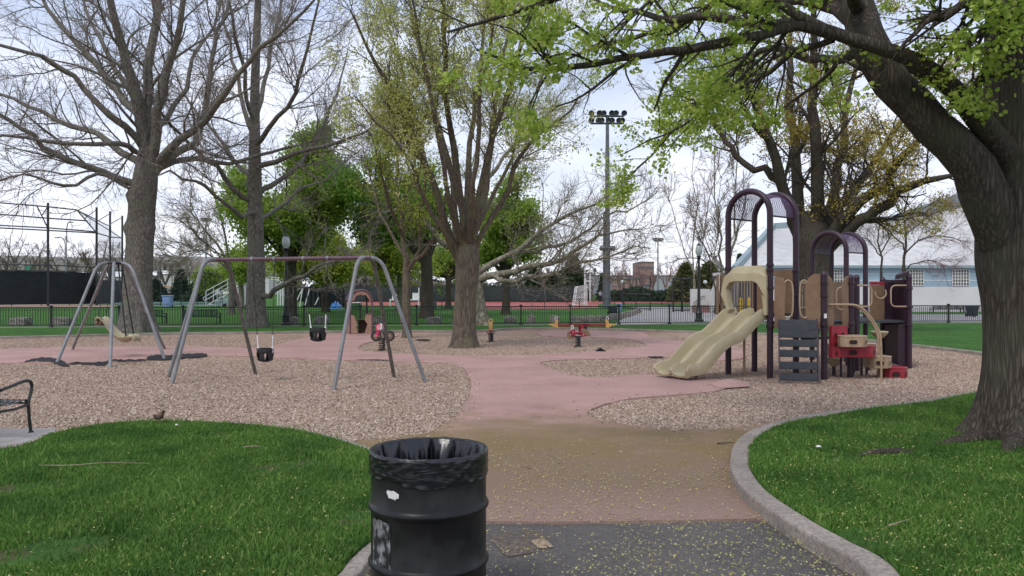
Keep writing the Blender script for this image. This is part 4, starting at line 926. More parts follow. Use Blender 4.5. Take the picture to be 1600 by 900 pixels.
# --- T10 foreground maple at right
Y0 = 8.7; bx_ = 5.66
tr = [(bx_, Y0, .08, .54), (bx_-.01, Y0, .35, .50), (bx_, Y0, .9, .475), (bx_, Y0, 1.5, .49), (bx_-.02, Y0, 2.0, .53), (bx_, Y0, 2.5, .52), (bx_, Y0, 3.0, .46), (bx_-.03, Y0, 3.6, .41), (bx_-.06, Y0, 4.4, .39), (bx_-.06, Y0, 5.4, .37), (bx_-.1, Y0+.1, 7.2, .30)]
C = resample(smooth_curve(tr, 5), 70)
wood = [trunk_tube(C[:, :3], C[:, 3], 72, .42, 6, .6, 33, .04, [(2.65, 4.3, .12, .06)])]
lim = [[(1612, 500, .1, .24), (1588, 420, -.02, .27), (1553, 335, -.12, .255), (1512, 253, -.2, .215), (1470, 205, -.2, .20), (1430, 165, -.15, .195), (1385, 118, -.1, .19), (1358, 70, 0, .19), (1343, 20, .2, .18), (1328, -50, .3, .16), (1310, -120, .5, .13)],
 [(1615, 370, .1, .13), (1580, 265, -.1, .15), (1548, 208, -.28, .13), (1523, 179, -.35, .115), (1492, 144, -.45, .10), (1449, 101, -.5, .085), (1400, 82, -.5, .075), (1350, 66, -.5, .068), (1302, 54, -.45, .064), (1255, 28, -.4, .055), (1190, -20, -.3, .04)],
 [(1610, 260, .1, .13), (1560, 190, .2, .10), (1520, 155, .4, .09), (1480, 130, .5, .08), (1440, 112, .55, .075), (1400, 85, .6, .07), (1370, 62, .6, .065), (1330, 30, .7, .06), (1290, 0, .8, .07), (1250, -30, .9, .06), (1200, -60, 1, .04)],
 [(1300, 52, -.45, .055), (1262, 36, -.3, .052), (1216, 39, -.1, .05), (1181, 43, .1, .048), (1146, 31, .3, .055), (1083, 27, .5, .047), (1037, 31, .7, .04), (1006, 19, .9, .034), (967, 16, 1.1, .027), (920, -8, 1.3, .018)],
 [(1302, 56, -.45, .052), (1260, 45, -.6, .05), (1220, 47, -.75, .048), (1181, 58, -.85, .046), (1103, 72, -1.0, .046), (1045, 80, -1.1, .04), (959, 93, -1.2, .032), (856, 110, -1.3, .024), (795, 98, -1.35, .017), (744, 77, -1.4, .010)],
 [(1302, 62, -.4, .035), (1270, 72, -.2, .033), (1239, 84, 0, .03), (1205, 108, .2, .027), (1175, 128, .4, .024), (1140, 148, .5, .021), (1103, 170, .6, .018), (1060, 200, .7, .014), (1020, 215, .8, .010), (975, 240, .9, .006)],
 [(1500, 172, -.4, .05), (1520, 146, -.55, .052), (1536, 118, -.65, .048), (1548, 92, -.75, .044), (1560, 62, -.85, .04), (1578, 34, -.95, .036), (1597, 6, -1.05, .03), (1612, -30, -1.2, .025), (1625, -70, -1.3, .02), (1640, -110, -1.4, .01)],
 [(1575, -90, -.2, .06), (1560, -50, -.5, .055), (1535, -15, -.7, .05), (1505, 8, -.85, .042), (1475, 22, -.95, .035), (1445, 38, -1.05, .028), (1418, 60, -1.1, .02), (1400, 80, -1.15, .012)],
 [(1600, -90, -.3, .06), (1590, -50, -.6, .055), (1572, -10, -.8, .05), (1560, 20, -1, .042), (1540, 45, -1.1, .034), (1518, 62, -1.2, .026), (1500, 85, -1.3, .018), (1490, 110, -1.35, .01)],
 [(1340, 40, .1, .09), (1300, 10, .8, .08), (1240, 0, 1.4, .07), (1180, 8, 1.9, .06), (1120, 5, 2.4, .05), (1060, 40, 2.8, .042), (1000, 60, 3.2, .034), (940, 70, 3.6, .026), (880, 95, 4, .018), (820, 120, 4.3, .01)],
 [(1345, 20, .2, .08), (1320, -40, -.6, .07), (1260, -70, -1, .06), (1180, -60, -1.2, .055), (1100, -40, -1.3, .045), (1020, -30, -1.4, .04), (940, -25, -1.5, .034), (860, 0, -1.6, .026), (780, 30, -1.7, .018), (700, 50, -1.8, .01)],
 [(1350, 75, .1, .06), (1310, 95, 1, .055), (1260, 90, 1.8, .05), (1200, 75, 2.4, .045), (1150, 110, 3, .038), (1100, 150, 3.4, .03), (1060, 190, 3.8, .024), (1030, 230, 4, .018), (1000, 260, 4.2, .012), (975, 290, 4.4, .007)]]
limbs = [limb(l, Y0, 18, .012) for l in lim]
PA = np.stack([l[0] for l in limbs]); RA = np.stack([l[1] for l in limbs])
thin = PA[3:]; thinR = RA[3:]
A, RA2 = grow(thin, thinR, 112, .15, 1, (.7, .2), (.6, 1.5), .55, 8, -.01, .12, .005)
A0, RA0 = grow(PA[:3], RA[:3], 14, .5, 1, (.8, .2), (.5, 1.2), .16, 8, .04, .12, .006)
A = np.concatenate([A, A0]); RA2 = np.concatenate([RA2, RA0])
B, RB = grow(A, RA2, 600, .15, 1, (.65, .25), (.25, .75), .6, 6, -.01, .16, .0028)
Cc, RC = grow(B, RB, 900, .2, 1, (.6, .3), (.08, .28), .6, 4, .02, .18, .002)
wood += [tubes(PA, RA, 16), tubes(A, RA2, 7)]
# a small cup round the base of the pruned stub
tw = [tubes(B, RB, 5), tubes(Cc, RC, 4)]
tp, td = tipdirs(Cc); tp2, td2 = tipdirs(B); TT = np.concatenate([tp, tp2]); DD = np.concatenate([td, td2])
g = np.sin(TT[:, 0]*3.1+.5)+np.sin(TT[:, 2]*3.7+1)+np.sin(TT[:, 1]*3.3-TT[:, 0]*1.9)
k_ = (g > -.55) & ~((np.abs(TT[:, 0]-.9) < .42) & (np.abs(TT[:, 2]-3.45) < .35))   # leaves cleared in a box so the light tower shows through
lv = leaves(TT[k_], DD[k_], 22, .046, .064, 'maple', .3, .7)
tree('maple_tree', (bx_, Y0, .1), 'thick dark maple at the right edge with young green leaves on branches reaching overhead', M['bark_dark'], wood, tw, M['bark_dark'], lv, M['leaf_maple'])

# --- bare multi stem trees right of centre and by the white building
def vase(name, px, base_py, Y0, stems, label, bark, tm, n=(30, 200, 900), size=3.0, r0=.12, rmin=.012, trunk_py=None, group=None, up=.08, z0=GZ):
    x0 = W(px, 0, Y0).x; tz = W(0, trunk_py, Y0).z
    C = resample(smooth_curve([(x0, Y0, 0, r0*1.25), (x0, Y0, tz*.5, r0), (x0, Y0, tz, r0*.9)], 4), 8)
    wood = [trunk_tube(C[:, :3], C[:, 3], 12, .3, 4, .5, int(px), .03)]
    limbs = [limb([(a, b, d, r*.7) for a, b, d, r in s], Y0, 10, .05) for s in stems]
    w_, tw, L_, R_ = stack_levels(limbs, *n, size, up=up, noise=.12, rmin=rmin, rr=.3)
    return tree(name, (x0, Y0, z0), label, bark, wood+w_, tw, tm, group=group)
vase('bare_tree', 1131, 485, 58, [[(1131, 440, 0, .16), (1140, 400, .4, .14), (1150, 370, .8, .12), (1160, 330, 1.2, .08), (1172, 290, 1.6, .04)],
     [(1130, 440, 0, .13), (1128, 400, -.4, .11), (1124, 360, -.8, .09), (1117, 300, -1.2, .06), (1118, 240, -1.6, .03)],
     [(1150, 372, .8, .09), (1147, 330, .2, .08), (1150, 280, -.3, .06), (1152, 230, -.6, .04), (1155, 190, -1, .02)],
     [(1128, 430, 0, .07), (1118, 410, 1, .06), (1105, 380, 1.6, .05), (1095, 350, 2, .03), (1070, 330, 2.4, .02)]],
     'pinkish bare tree with forked trunk seen through the tall purple arch', M['bark_pale'], M['twig_brown'], trunk_py=436, size=3.4)
vase('bare_tree', 1119, 486, 56, [[(1119, 455, 0, .09), (1112, 420, .4, .08), (1106, 395, .6, .06), (1090, 360, 1, .04), (1075, 320, 1.4, .02)],
     [(1113, 425, .3, .06), (1100, 408, -.5, .05), (1080, 402, -1, .04), (1055, 408, -1.5, .03), (1030, 418, -2, .015)],
     [(1110, 415, .4, .06), (1118, 390, 1, .05), (1124, 350, 1.5, .04), (1122, 310, 2, .03), (1130, 270, 2.4, .015)]],
     'thin dark leaning bare tree right of the black lamp post', M['bark_dark'], M['twig_brown'], trunk_py=452, size=2.8, r0=.10, n=(20, 130, 650))
vase('bare_tree', 1412, 492, 47, [[(1412, 420, 0, .12), (1415, 380, .3, .1), (1414, 340, .6, .08), (1418, 300, .8, .05), (1420, 265, 1, .02)],
     [(1412, 400, 0, .07), (1432, 378, -.8, .06), (1460, 370, -1.2, .05), (1490, 372, -1.6, .03), (1515, 378, -2, .015)],
     [(1412, 390, 0, .07), (1395, 365, .8, .06), (1375, 352, 1.2, .05), (1352, 350, 1.6, .03), (1330, 358, 2, .015)],
     [(1413, 370, .2, .06), (1440, 345, .8, .05), (1462, 332, 1.2, .04), (1485, 322, 1.6, .03), (1510, 318, 2, .015)],
     [(1412, 425, 0, .06), (1430, 410, .8, .05), (1450, 408, 1.2, .04), (1475, 414, 1.6, .03), (1500, 420, 2, .015)],
     [(1414, 345, .5, .06), (1398, 320, -.4, .05), (1388, 300, -.8, .04), (1372, 282, -1.2, .03), (1360, 262, -1.6, .015)]],
     'bare tree with horizontal twiggy branches in front of the blue window band', M['bark_dark'], M['twig_red'], trunk_py=415, size=2.6, r0=.11, n=(80, 640, 2600), up=.01, rmin=.006)
vase('bare_tree', 1377, 488, 50, [[(1377, 430, 0, .10), (1375, 395, .3, .08), (1374, 370, .6, .06), (1376, 340, .8, .04), (1378, 310, 1, .02)],
     [(1376, 400, 0, .06), (1362, 380, .6, .05), (1348, 372, 1, .04), (1330, 372, 1.4, .03), (1315, 378, 1.8, .015)],
     [(1376, 395, 0, .06), (1390, 372, -.6, .05), (1400, 356, -1, .04), (1412, 348, -1.4, .03), (1425, 344, -1.8, .015)]],
     'thin bare grey tree just left of the horizontal branched one by the building', M['bark_dark'], M['twig'], trunk_py=425, size=2.4, r0=.09, n=(50, 380, 1500), up=.02, rmin=.006)
vase('bare_tree', 1085, 480, 72, [[(1085, 440, 0, .09), (1083, 380, .3, .08), (1088, 320, .6, .06), (1080, 270, .8, .04), (1085, 230, 1, .02)],
     [(1085, 430, 0, .08), (1100, 370, .6, .06), (1108, 310, 1, .05), (1122, 260, 1.4, .03), (1125, 215, 1.8, .015)],
     [(1085, 430, 0, .08), (1065, 380, .6, .06), (1052, 330, 1, .05), (1040, 300, 1.4, .03), (1035, 270, 1.8, .015)]],
     'faint tall bare tree behind the black lamp post', M['bark_pale'], M['twig_red'], trunk_py=436, size=3.8, r0=.12, n=(30, 200, 900), up=.1)
vase('bare_tree', 362, 488, 56, [[(362, 430, 0, .14), (345, 390, .3, .12), (322, 360, .6, .1), (295, 330, .8, .06), (270, 310, 1, .03)],
     [(362, 430, 0, .12), (352, 370, -.6, .1), (340, 320, -1, .08), (325, 280, -1.4, .05), (310, 250, -1.8, .02)],
     [(360, 425, 0, .1), (330, 400, .6, .08), (300, 385, 1, .06), (272, 378, 1.4, .04), (250, 370, 1.8, .02)],
     [(362, 425, 0, .1), (340, 395, -.8, .08), (310, 370, -1.4, .06), (285, 345, -2, .04), (258, 335, -2.6, .02)],
     [(350, 400, .2, .08), (322, 390, -1.6, .06), (296, 392, -2.4, .05), (275, 400, -3, .03), (258, 400, -3.6, .02)]],
     'wide grey twiggy bare tree between the two big bare trees', M['bark_grey'], M['twig_pale'], trunk_py=425, size=3.6, r0=.2, n=(70, 480, 2300), up=.05)

# rows of small bare trees far away: three kinds, copied with their parts
def far_proto(seed, mat, bark, h, spread, nn=(30, 260, 1500)):
    global rng
    rs = rng; lim_ = []
    for i in range(6):
        a = i*2*pi/6+random.random(); t = np.array([cos(a)*spread*h*.33*random.uniform(.7, 1.1), sin(a)*spread*h*.33*random.uniform(.7, 1.1), h*random.uniform(.72, 1)])
        cc_ = resample(smooth_curve([(0, 0, h*.22, .16), (t[0]*.4, t[1]*.4, h*.5, .1), (*t, .02)], 5), 8); lim_.append((cc_[:, :3], cc_[:, 3]))
    w_, tw, L_, R_ = stack_levels(lim_, *nn, h*.26, up=.06, noise=.10, rmin=.014)
    tr_ = tubes(np.array([[(0, 0, 0), (0, 0, h*.12), (0, 0, h*.27)]], float), np.array([[.24, .2, .17]]), 8)
    return [tr_]+w_, tw
PW, PT = far_proto(1, 0, 0, 11, 1.0)
ORD = ['leftmost', 'second from the left', 'third from the left', 'fourth from the left', 'fifth from the left', 'sixth from the left', 'fifth from the right', 'fourth from the right', 'third from the right', 'second from the right', 'rightmost']
def far_rows(name, label, group, spots, bark, tm, h0=11.0, wood=None, tw=None):
    r0 = None
    for i, (px, Yd, hpx) in enumerate(spots):
        p = W(px, 0, Yd); hh = hpx/F*Yd
        if r0 is None:
            r0 = tree(name, (0, 0, 0), label, bark, wood, tw, tm, group=group); o = r0
        else: o = copy_tree(r0)
        order = sorted(q[0] for q in spots).index(px); o['label'] = label % ORD[order]
        o.location = (p.x, Yd, GZ); o.rotation_euler = (0, 0, random.uniform(0, 6.28)); s_ = hh/h0; o.scale = (s_*random.uniform(.9, 1.25), s_*random.uniform(.9, 1.25), s_)
far_rows('bare_tree', 'brownish leafless tree, %s in the row along the highway deck', 'bare trees along the highway', [(8, 190, 105), (35, 200, 98), (62, 185, 88), (100, 190, 84), (128, 180, 92), (150, 190, 100), (172, 195, 95), (258, 200, 88), (282, 190, 72), (310, 215, 62), (205, 200, 90)], M['bark_grey'], M['twig_brown'], 11.0, PW, PT)
PW2, PT2 = far_proto(2, 0, 0, 11, .8)
far_rows('budding_red_tree', 'small reddish budding tree, %s in the far row beyond the track', 'reddish trees beyond the track', [(968, 200, 62), (985, 210, 55), (1003, 190, 58), (1040, 205, 60), (1062, 195, 66), (1078, 200, 52), (950, 220, 45), (1020, 240, 50), (925, 240, 40), (1100, 210, 56), (850, 230, 40)], M['twig_red'], M['twig_red'], 11.0, PW2, PT2)

# conifers
def conifer(px, base_py, Yd, top_py, wpx, label, mat, seed, slim=1.0, name='spruce_tree'):
    rs = np.random.default_rng(seed); p = W(px, 0, Yd); hh = W(0, top_py, Yd).z; rx = wpx/2/F*Yd
    n = 2600; t = rs.random(n)**.8; z = hh*(.06+.94*t); rad = rx*(1-t)**.85*(.75+.35*rs.random(n))*(1+.15*np.sin(t*40)); a = rs.uniform(0, 2*pi, n)
    rr = rad*rs.uniform(.35, 1.08, n)**.6
    c = np.stack([rr*np.cos(a), rr*np.sin(a), z], 1); d = np.stack([np.cos(a), np.sin(a), rs.uniform(-.5, .1, n)], 1)
    V, Fc = leaves(c, d, 4, rx*.28, rx*.06, 'tri', .1, .25)
    root = empty(name, (p.x, Yd, GZ), label, 'tree')
    mb = MB().tube([(0, 0, -.1), (0, 0, hh*.95)], [rx*.12, .03], 8); mb.build('trunk', M['bark_dark'], root)
    nmesh('crown', V, [Fc], mat, root)
conifer(895, 470, 122, 404, 50, 'tallest dark spruce left of the goalpost uprights', M['needles'], 1)
conifer(864, 470, 126, 428, 34, 'shorter dark spruce between the tallest spruce and the leafy tree', M['needles'], 2)
conifer(833, 470, 120, 420, 36, 'dark spruce half hidden behind the end of the leafy tree', M['needles'], 3)
conifer(283, 470, 125, 424, 34, 'dark spruce behind the sponsor banner on the ball field', M['needles'], 4)
conifer(941, 470, 130, 428, 18, 'small dark spruce behind the light tower pole', M['needles'], 5)
conifer(1072, 472, 118, 416, 56, 'olive conifer left of the black lamp post by the plaza', M['needles_olive'], 6)
conifer(1108, 470, 121, 414, 54, 'olive conifer right of the black lamp post by the white wall', M['needles_olive'], 7)
conifer(1156, 470, 150, 398, 26, 'narrow dark conifer behind the slanted building edge', M['needles'], 8)
conifer(243, 470, 122, 440, 40, 'low dark conifer left of the banner behind the chain link fence', M['needles'], 9)
conifer(312, 470, 124, 436, 46, 'broad dark conifer between the banner and the bleachers', M['needles'], 10)
# dark hedge along the far side of the track
def hedge(x0, x1, Yd, h, label):
    n = 9000; X = rng.uniform(W(x0, 0, Yd).x, W(x1, 0, Yd).x, n); z = rng.random(n)*h*(.85+.25*np.sin(X*.9)*np.sin(X*.23)); Yv = Yd+rng.uniform(-1, 1, n)
    c = np.stack([X, Yv, z+GZ], 1); V, Fc = leaves(c, rng.normal(0, 1, (n, 3)), 3, .5, .25, 'quad', .1, .6)
    root = empty('hedge', (0, Yd, GZ), label, 'hedge')
    nmesh('foliage', V-np.array([0, Yd, GZ]), [Fc], M['needles'], root)
hedge(470, 905, 124, 2.4, 'dark hedge along the far side of the running track left of the goalposts')
hedge(940, 1100, 124, 1.8, 'low dark hedge beyond the track right of the light tower')
# ------------------------------------------------------------------ trash can
def trash_can():
    g = Vector((-0.424, 4.08, 0.008)); t = empty('trash_can', g, 'black steel drum trash can lined with a black plastic bag beside the path', 'trash can')
    R0 = .292
    prof = [(.0, .02), (R0-.02, .0), (R0, .012), (R0, .03)]
    def rib(z): return [(R0, z-.028), (R0+.004, z-.019), (R0+.013, z-.008), (R0+.014, z+.004), (R0+.006, z+.017), (R0, z+.026)]
    prof += rib(.325)+rib(.605)+[(R0, .85), (R0+.006, .868), (R0+.004, .88), (R0-.008, .88), (R0-.010, .86), (R0-.010, .04), (0, .04)]
    n = 96; mb = MB(); mb.lathe(prof, (0, 0, 0), n)
    # dents
    for i, v in enumerate(mb.v):
        a = math.atan2(v[1], v[0]); z = v[2]; r = math.hypot(v[0], v[1])
        if r > .2:
            k = 1-.012*math.exp(-((a+1.2)/.3)**2-((z-.45)/.1)**2)-.008*math.exp(-((a+2.0)/.25)**2-((z-.7)/.07)**2)+.003*sin(3*a)
            mb.v[i] = (v[0]*k, v[1]*k, z)
    m = pm('worn_black_drum_paint', (0.006, 0.0065, 0.007), (0.011, 0.011, 0.011), 4, rough=.5, spec=.35, bump=.25, bscale=18, bdist=.004, fine=(0.026, 0.026, 0.027), fscale=9, famt=.5)
    m.node_tree.nodes['Principled BSDF'].inputs['Specular IOR Level'].default_value = .30; m.node_tree.nodes['Principled BSDF'].inputs['Roughness'].default_value = .38
    mb.build('drum', m, t, auto=50)
    # liner: pleated inside, folded over the rim and hanging crumpled outside
    ml = bpy.data.materials.new('black_plastic_bag'); ml.use_nodes = True; b = ml.node_tree.nodes['Principled BSDF']
    b.inputs['Base Color'].default_value = (0.006, 0.0065, 0.009, 1); b.inputs['Roughness'].default_value = .26; b.inputs['Specular IOR Level'].default_value = .6
    nn = ml.node_tree.nodes.new('ShaderNodeTexNoise'); nn.inputs['Scale'].default_value = 11; nn.inputs['Detail'].default_value = 4; nn.inputs['Distortion'].default_value = 1.2
    tcn = ml.node_tree.nodes.new('ShaderNodeTexCoord'); mp = ml.node_tree.nodes.new('ShaderNodeMapping'); mp.inputs['Scale'].default_value = (.5, .5, 2.6)
    ml.node_tree.links.new(tcn.outputs['Object'], mp.inputs[0]); ml.node_tree.links.new(mp.outputs[0], nn.inputs['Vector'])
    bp = ml.node_tree.nodes.new('ShaderNodeBump'); bp.inputs['Strength'].default_value = .35; bp.inputs['Distance'].default_value = .012
    ml.node_tree.links.new(nn.outputs['Fac'], bp.inputs['Height']); ml.node_tree.links.new(bp.outputs[0], b.inputs['Normal'])
    n = 420; V = []; rows = []
    rr = np.random.default_rng(5); A = np.arange(n)*2*pi/n
    def waves(fs, amps): 
        w = np.zeros(n)
        for f, am in zip(fs, amps): w += am*np.sin(f*A+rr.uniform(0, 6.28))
        return w
    w1 = waves([7, 11, 17, 29, 41], [.5, .7, .7, .5, .35]); w2 = waves([9, 13, 23, 37, 53], [.5, .7, .6, .5, .4])
    hem = .755+.010*waves([1, 2, 3, 5], [1, .8, .5, .4])
    seq = [('o', 0.0), ('o', .12), ('o', .25), ('o', .4), ('o', .55), ('o', .7), ('o', .85), ('o', .96), ('r', 0), ('r', 1), ('r', 2), ('i', .04), ('i', .12), ('i', .22), ('i', .35), ('i', .5), ('i', .7), ('i', .9), ('i', 1.0)]
    for kd, f in seq:
        if kd == 'o':
            z = hem+(.868-hem)*f; d = .002+.003*np.abs(waves([8, 19, 31], [1, .8, .6]))*(1-abs(2*f-1)*.6)
            slant = .006*np.sin(A*3+f*9)*np.sin(A*11+f*14); r = R0+.004+d*.6+np.abs(slant)
        elif kd == 'r':
            r = R0+[.009, .003, -.009][int(f)]+.001*w1; z = .868+[.012, .017, .010][int(f)]+.0012*w2
        else:
            dep = f*.42; z = .872-dep+0*A; am = min(1, f*5)*.013+f*.016
            r = R0-.013-am*(1+(w1*(1-f)+w2*f))*1.0-.05*f
        r = np.broadcast_to(r, A.shape); z = np.broadcast_to(z, A.shape)
        rows.append(np.stack([r*np.cos(A), r*np.sin(A), z], 1))
    i = np.arange(n)
    def skin_rows(nm, rows_, mat_):
        k = len(rows_); V = np.concatenate(rows_)
        Q = np.concatenate([np.stack([j*n+i, j*n+(i+1) % n, (j+1)*n+(i+1) % n, (j+1)*n+i], 1) for j in range(k-1)])
        return nmesh(nm, V, [Q], mat_, t, True)
    skin_rows('liner_hem', rows[:11], ml)
    mi = ml.copy(); mi.name = 'black_plastic_bag_inside'
    for nd in mi.node_tree.nodes:
        if nd.type == 'MAPPING': nd.inputs['Scale'].default_value = (2.2, 2.2, .5)
    skin_rows('liner', rows[10:], mi)
    # cord-like fold lines in the hem
    mb = MB()
    for z0, ph in ((.775, 0), (.80, 1.3), (.822, 2.2)):
        pts = [(R0+.0085)*1.0 for _ in range(1)]
        P_ = [((R0+.0075)*cos(a), (R0+.0075)*sin(a), z0+.012*sin(a*2+ph)+.006*sin(a*5+ph)) for a in np.linspace(0, 2*pi, 90, endpoint=False)]
        mb.tube(P_, .0016, 5, closed=True)
    mb.build('liner_fold', ml, t)
    def patch(name, a0, z0, outline, mat):
        # curved sticker flush outside the shell
        mbp = MB(); nV = []; cx = sum(p[0] for p in outline)/len(outline); cz = sum(p[1] for p in outline)/len(outline)
        def pos(u, v): a = a0+u/R0; r = R0+.0028; return (r*cos(a), r*sin(a), z0+v)
        rings = 6
        for q in range(rings+1):
            f = q/rings
            for p in outline: nV.append(pos(cx+(p[0]-cx)*f, cz+(p[1]-cz)*f))
        m_ = len(outline); Fq = [(q*m_+j, q*m_+(j+1) % m_, (q+1)*m_+(j+1) % m_, (q+1)*m_+j) for q in range(rings) for j in range(m_)]
        return nmesh(name, nV, [np.array(Fq)], mat, t, True)
    def rag(w, h, n_=28, j=.06, seed=1):
        rs = random.Random(seed); out = []
        for i in range(n_):
            a = i/n_*4; s = int(a); f = a-s
            c = [(-1+2*f, -1), (1, -1+2*f), (1-2*f, 1), (-1, 1-2*f)][s]
            out.append((c[0]*w/2*(1+rs.uniform(-j, j)), c[1]*h/2*(1+rs.uniform(-j, j))))
        return out
    ms = pm('torn_white_sticker', (0.72, 0.70, 0.68), (0.6, 0.58, 0.56), 30, rough=.7)
    sticker = [(-.040, .010), (-.034, .022), (-.012, .020), (.006, .023), (.036, .008), (.033, -.012), (.020, -.013), (.018, -.021), (-.008, -.016), (-.026, -.015), (-.030, -.004)]
    a_face = -pi/2
    base_a = -pi/2+.10        # direction of the drum's face that looks at the path start
    patch('sticker', base_a-.62, .705, sticker, ms)
    mg = pm('scraped_label_glue', (0.015, 0.015, 0.016), (0.22, 0.22, 0.225), 26, rough=.8, c3=(0.32, 0.32, 0.33), lo=.44, hi=.60, stretch=(1, 1, .7))
    patch('old_label', base_a-.93, .455, rag(.15, .225, 40, .05, 3), mg)
trash_can()

# ------------------------------------------------------------------ front bench at left
def park_bench():
    t = empty('park_bench', (-5.64, 9.36, .035), 'black steel strap bench cut off by the left picture edge', 'bench')
    L_ = 1.85
    def side(x, nm='arm_frame'):
        mb = MB()
        arm = smooth_curve([(x, -.55, .56), (x, -.35, .585), (x, -.12, .615), (x, .0, .60), (x, .035, .545), (x, .02, .47), (x, -.015, .40), (x, -.03, .345), (x, -.025, .28), (x, -.01, .15), (x, .02, .0)], 6)
        mb.tube([tuple(p) for p in arm], .019, 8)
        rear = smooth_curve([(x, -.75, .0), (x, -.68, .18), (x, -.60, .33), (x, -.58, .5), (x, -.66, .80)], 6)
        mb.tube([tuple(p) for p in rear], .019, 8)
        mb.tube([(x, -.03, .335), (x, -.30, .315), (x, -.60, .33)], .017, 8)
        mb.lathe([(.028, 0), (.028, .012), (.02, .02)], (x, .02, 0), 12); mb.lathe([(.028, 0), (.028, .012), (.02, .02)], (x, -.75, 0), 12)
        mb.build(nm, M['iron'], t)
    for x in (0, -L_): side(x)
    n = 26
    for i in range(n):
        mb = MB(); x = -.045-(L_-.09)*i/(n-1)
        prof = smooth_curve([(-.02, .345), (.0, .375), (-.03, .393), (-.12, .385), (-.3, .372), (-.45, .375), (-.52, .40)], 4)
        pts = [Vector((x, p[0], p[1])) for p in prof]
        for a, b in zip(pts[:-1], pts[1:]): mb.beam(a, b+(b-a)*.05, .036, .006)
        mb.build('seat_strap', M['iron'], t)
    mb = MB()
    for i in range(n):
        x = -.045-(L_-.09)*i/(n-1)
        prof = [(-.53, .42), (-.57, .52), (-.62, .66), (-.67, .80), (-.69, .83)]
        for a, b in zip(prof[:-1], prof[1:]): mb.beam((x, a[0], a[1]), (x, b[0], b[1]), .036, .006, (0, 1, 0))
    mb.build('backrest', M['iron'], t)
    mb = MB()
    mb.tube([(0, -.015, .35), (-L_, -.015, .35)], .012, 8).tube([(0, -.53, .395), (-L_, -.53, .395)], .012, 8).tube([(0, -.68, .82), (-L_, -.68, .82)], .014, 8)
    mb.build('seat_rail', M['iron'], t)
park_bench()

# ------------------------------------------------------------------ toddler swing frame
AL = Vector((-5.70, 15.42, 2.30)); AR = Vector((-2.67, 14.62, 2.30))
def bent_leg(mb, top, foot, inward, r=.036, rad=.22):
    "pipe that leaves the top fitting horizontally, bends and runs down to the foot"
    top, foot = Vector(top), Vector(foot); d = Vector((foot.x-top.x, foot.y-top.y, 0))
    if d.length < .01: d = Vector((1, 0, 0))
    d.normalize(); a = top+d*.10
    kn = top+d*(rad+.06); kn.z = top.z-.02; run = (foot-kn)
    run.normalize(); b = kn+run*rad
    pts = [top, a]
    for i in range(1, 9):
        f = i/9; p = a*(1-f)**2+kn*2*f*(1-f)+b*f*f; pts.append(p)
    pts += [b, foot]
    mb.tube(pts, r, 12)
def swing_frame():
    t = empty('swing_frame', (AL+AR)/2*Vector((1, 1, 0)) if False else ((AL.x+AR.x)/2, (AL.y+AR.y)/2, 0), 'grey six legged toddler swing frame with purple top beam', 'swing frame')
    o = t.location.copy()
    feet = {'l': [(-6.20, 14.57), (-5.20, 16.25), (-6.76, 15.72)], 'r': [(-3.04, 13.62), (-2.30, 15.65), (-1.59, 14.80)]}
    for key, ap in (('l', AL), ('r', AR)):
        for k, f in enumerate(feet[key]):
            mb = MB(); bent_leg(mb, ap-o, Vector((f[0], f[1], -.03))-o, None)
            f_ = Vector((f[0], f[1], 0))-o; mb.build('leg', M['galv'] if k != 1 else M['galvdark'], t)
        mb = MB(); mb.tube([ap-o-Vector((.09, -.02, 0)), ap-o+Vector((.09, -.02, 0))], .045, 12); mb.build('leg_fitting', M['plum'], t)
    mb = MB(); mb.tube([AL-o, AR-o], .036, 14); mb.build('top_beam', M['plum'], t)
    u = (AR-AL).normalized()
    for px in (395.5, 431, 476.5, 514):
        f = (px-337)/(571-337); p = AL+(AR-AL)*f-o
        mb = MB(); mb.tube([p-u*.022, p+u*.022], .046, 12); mb.tube([p+Vector((0, 0, -.04)), p+Vector((0, 0, -.10))], .009, 6)
        mb.build('hanger', M['galv'], t)
    return u
u_sw = swing_frame()
def chain(mb, a, b, link=.045, r=.0042):
    a, b = Vector(a), Vector(b); L_ = (b-a).length; n = int(L_/link); d = (b-a).normalized()
    e1 = d.cross(Vector((1, 0, 0))).normalized(); e2 = d.cross(e1)
    for i in range(n):
        c = a+d*(L_*(i+.5)/n); s = e1 if i % 2 else e2; h = L_/n*.66
        pts = []
        for k in range(8):
            q = 2*pi*k/8; pts.append(c+d*(h*cos(q))+s*(.011*sin(q)))
        mb.tube(pts, r, 5, closed=True)
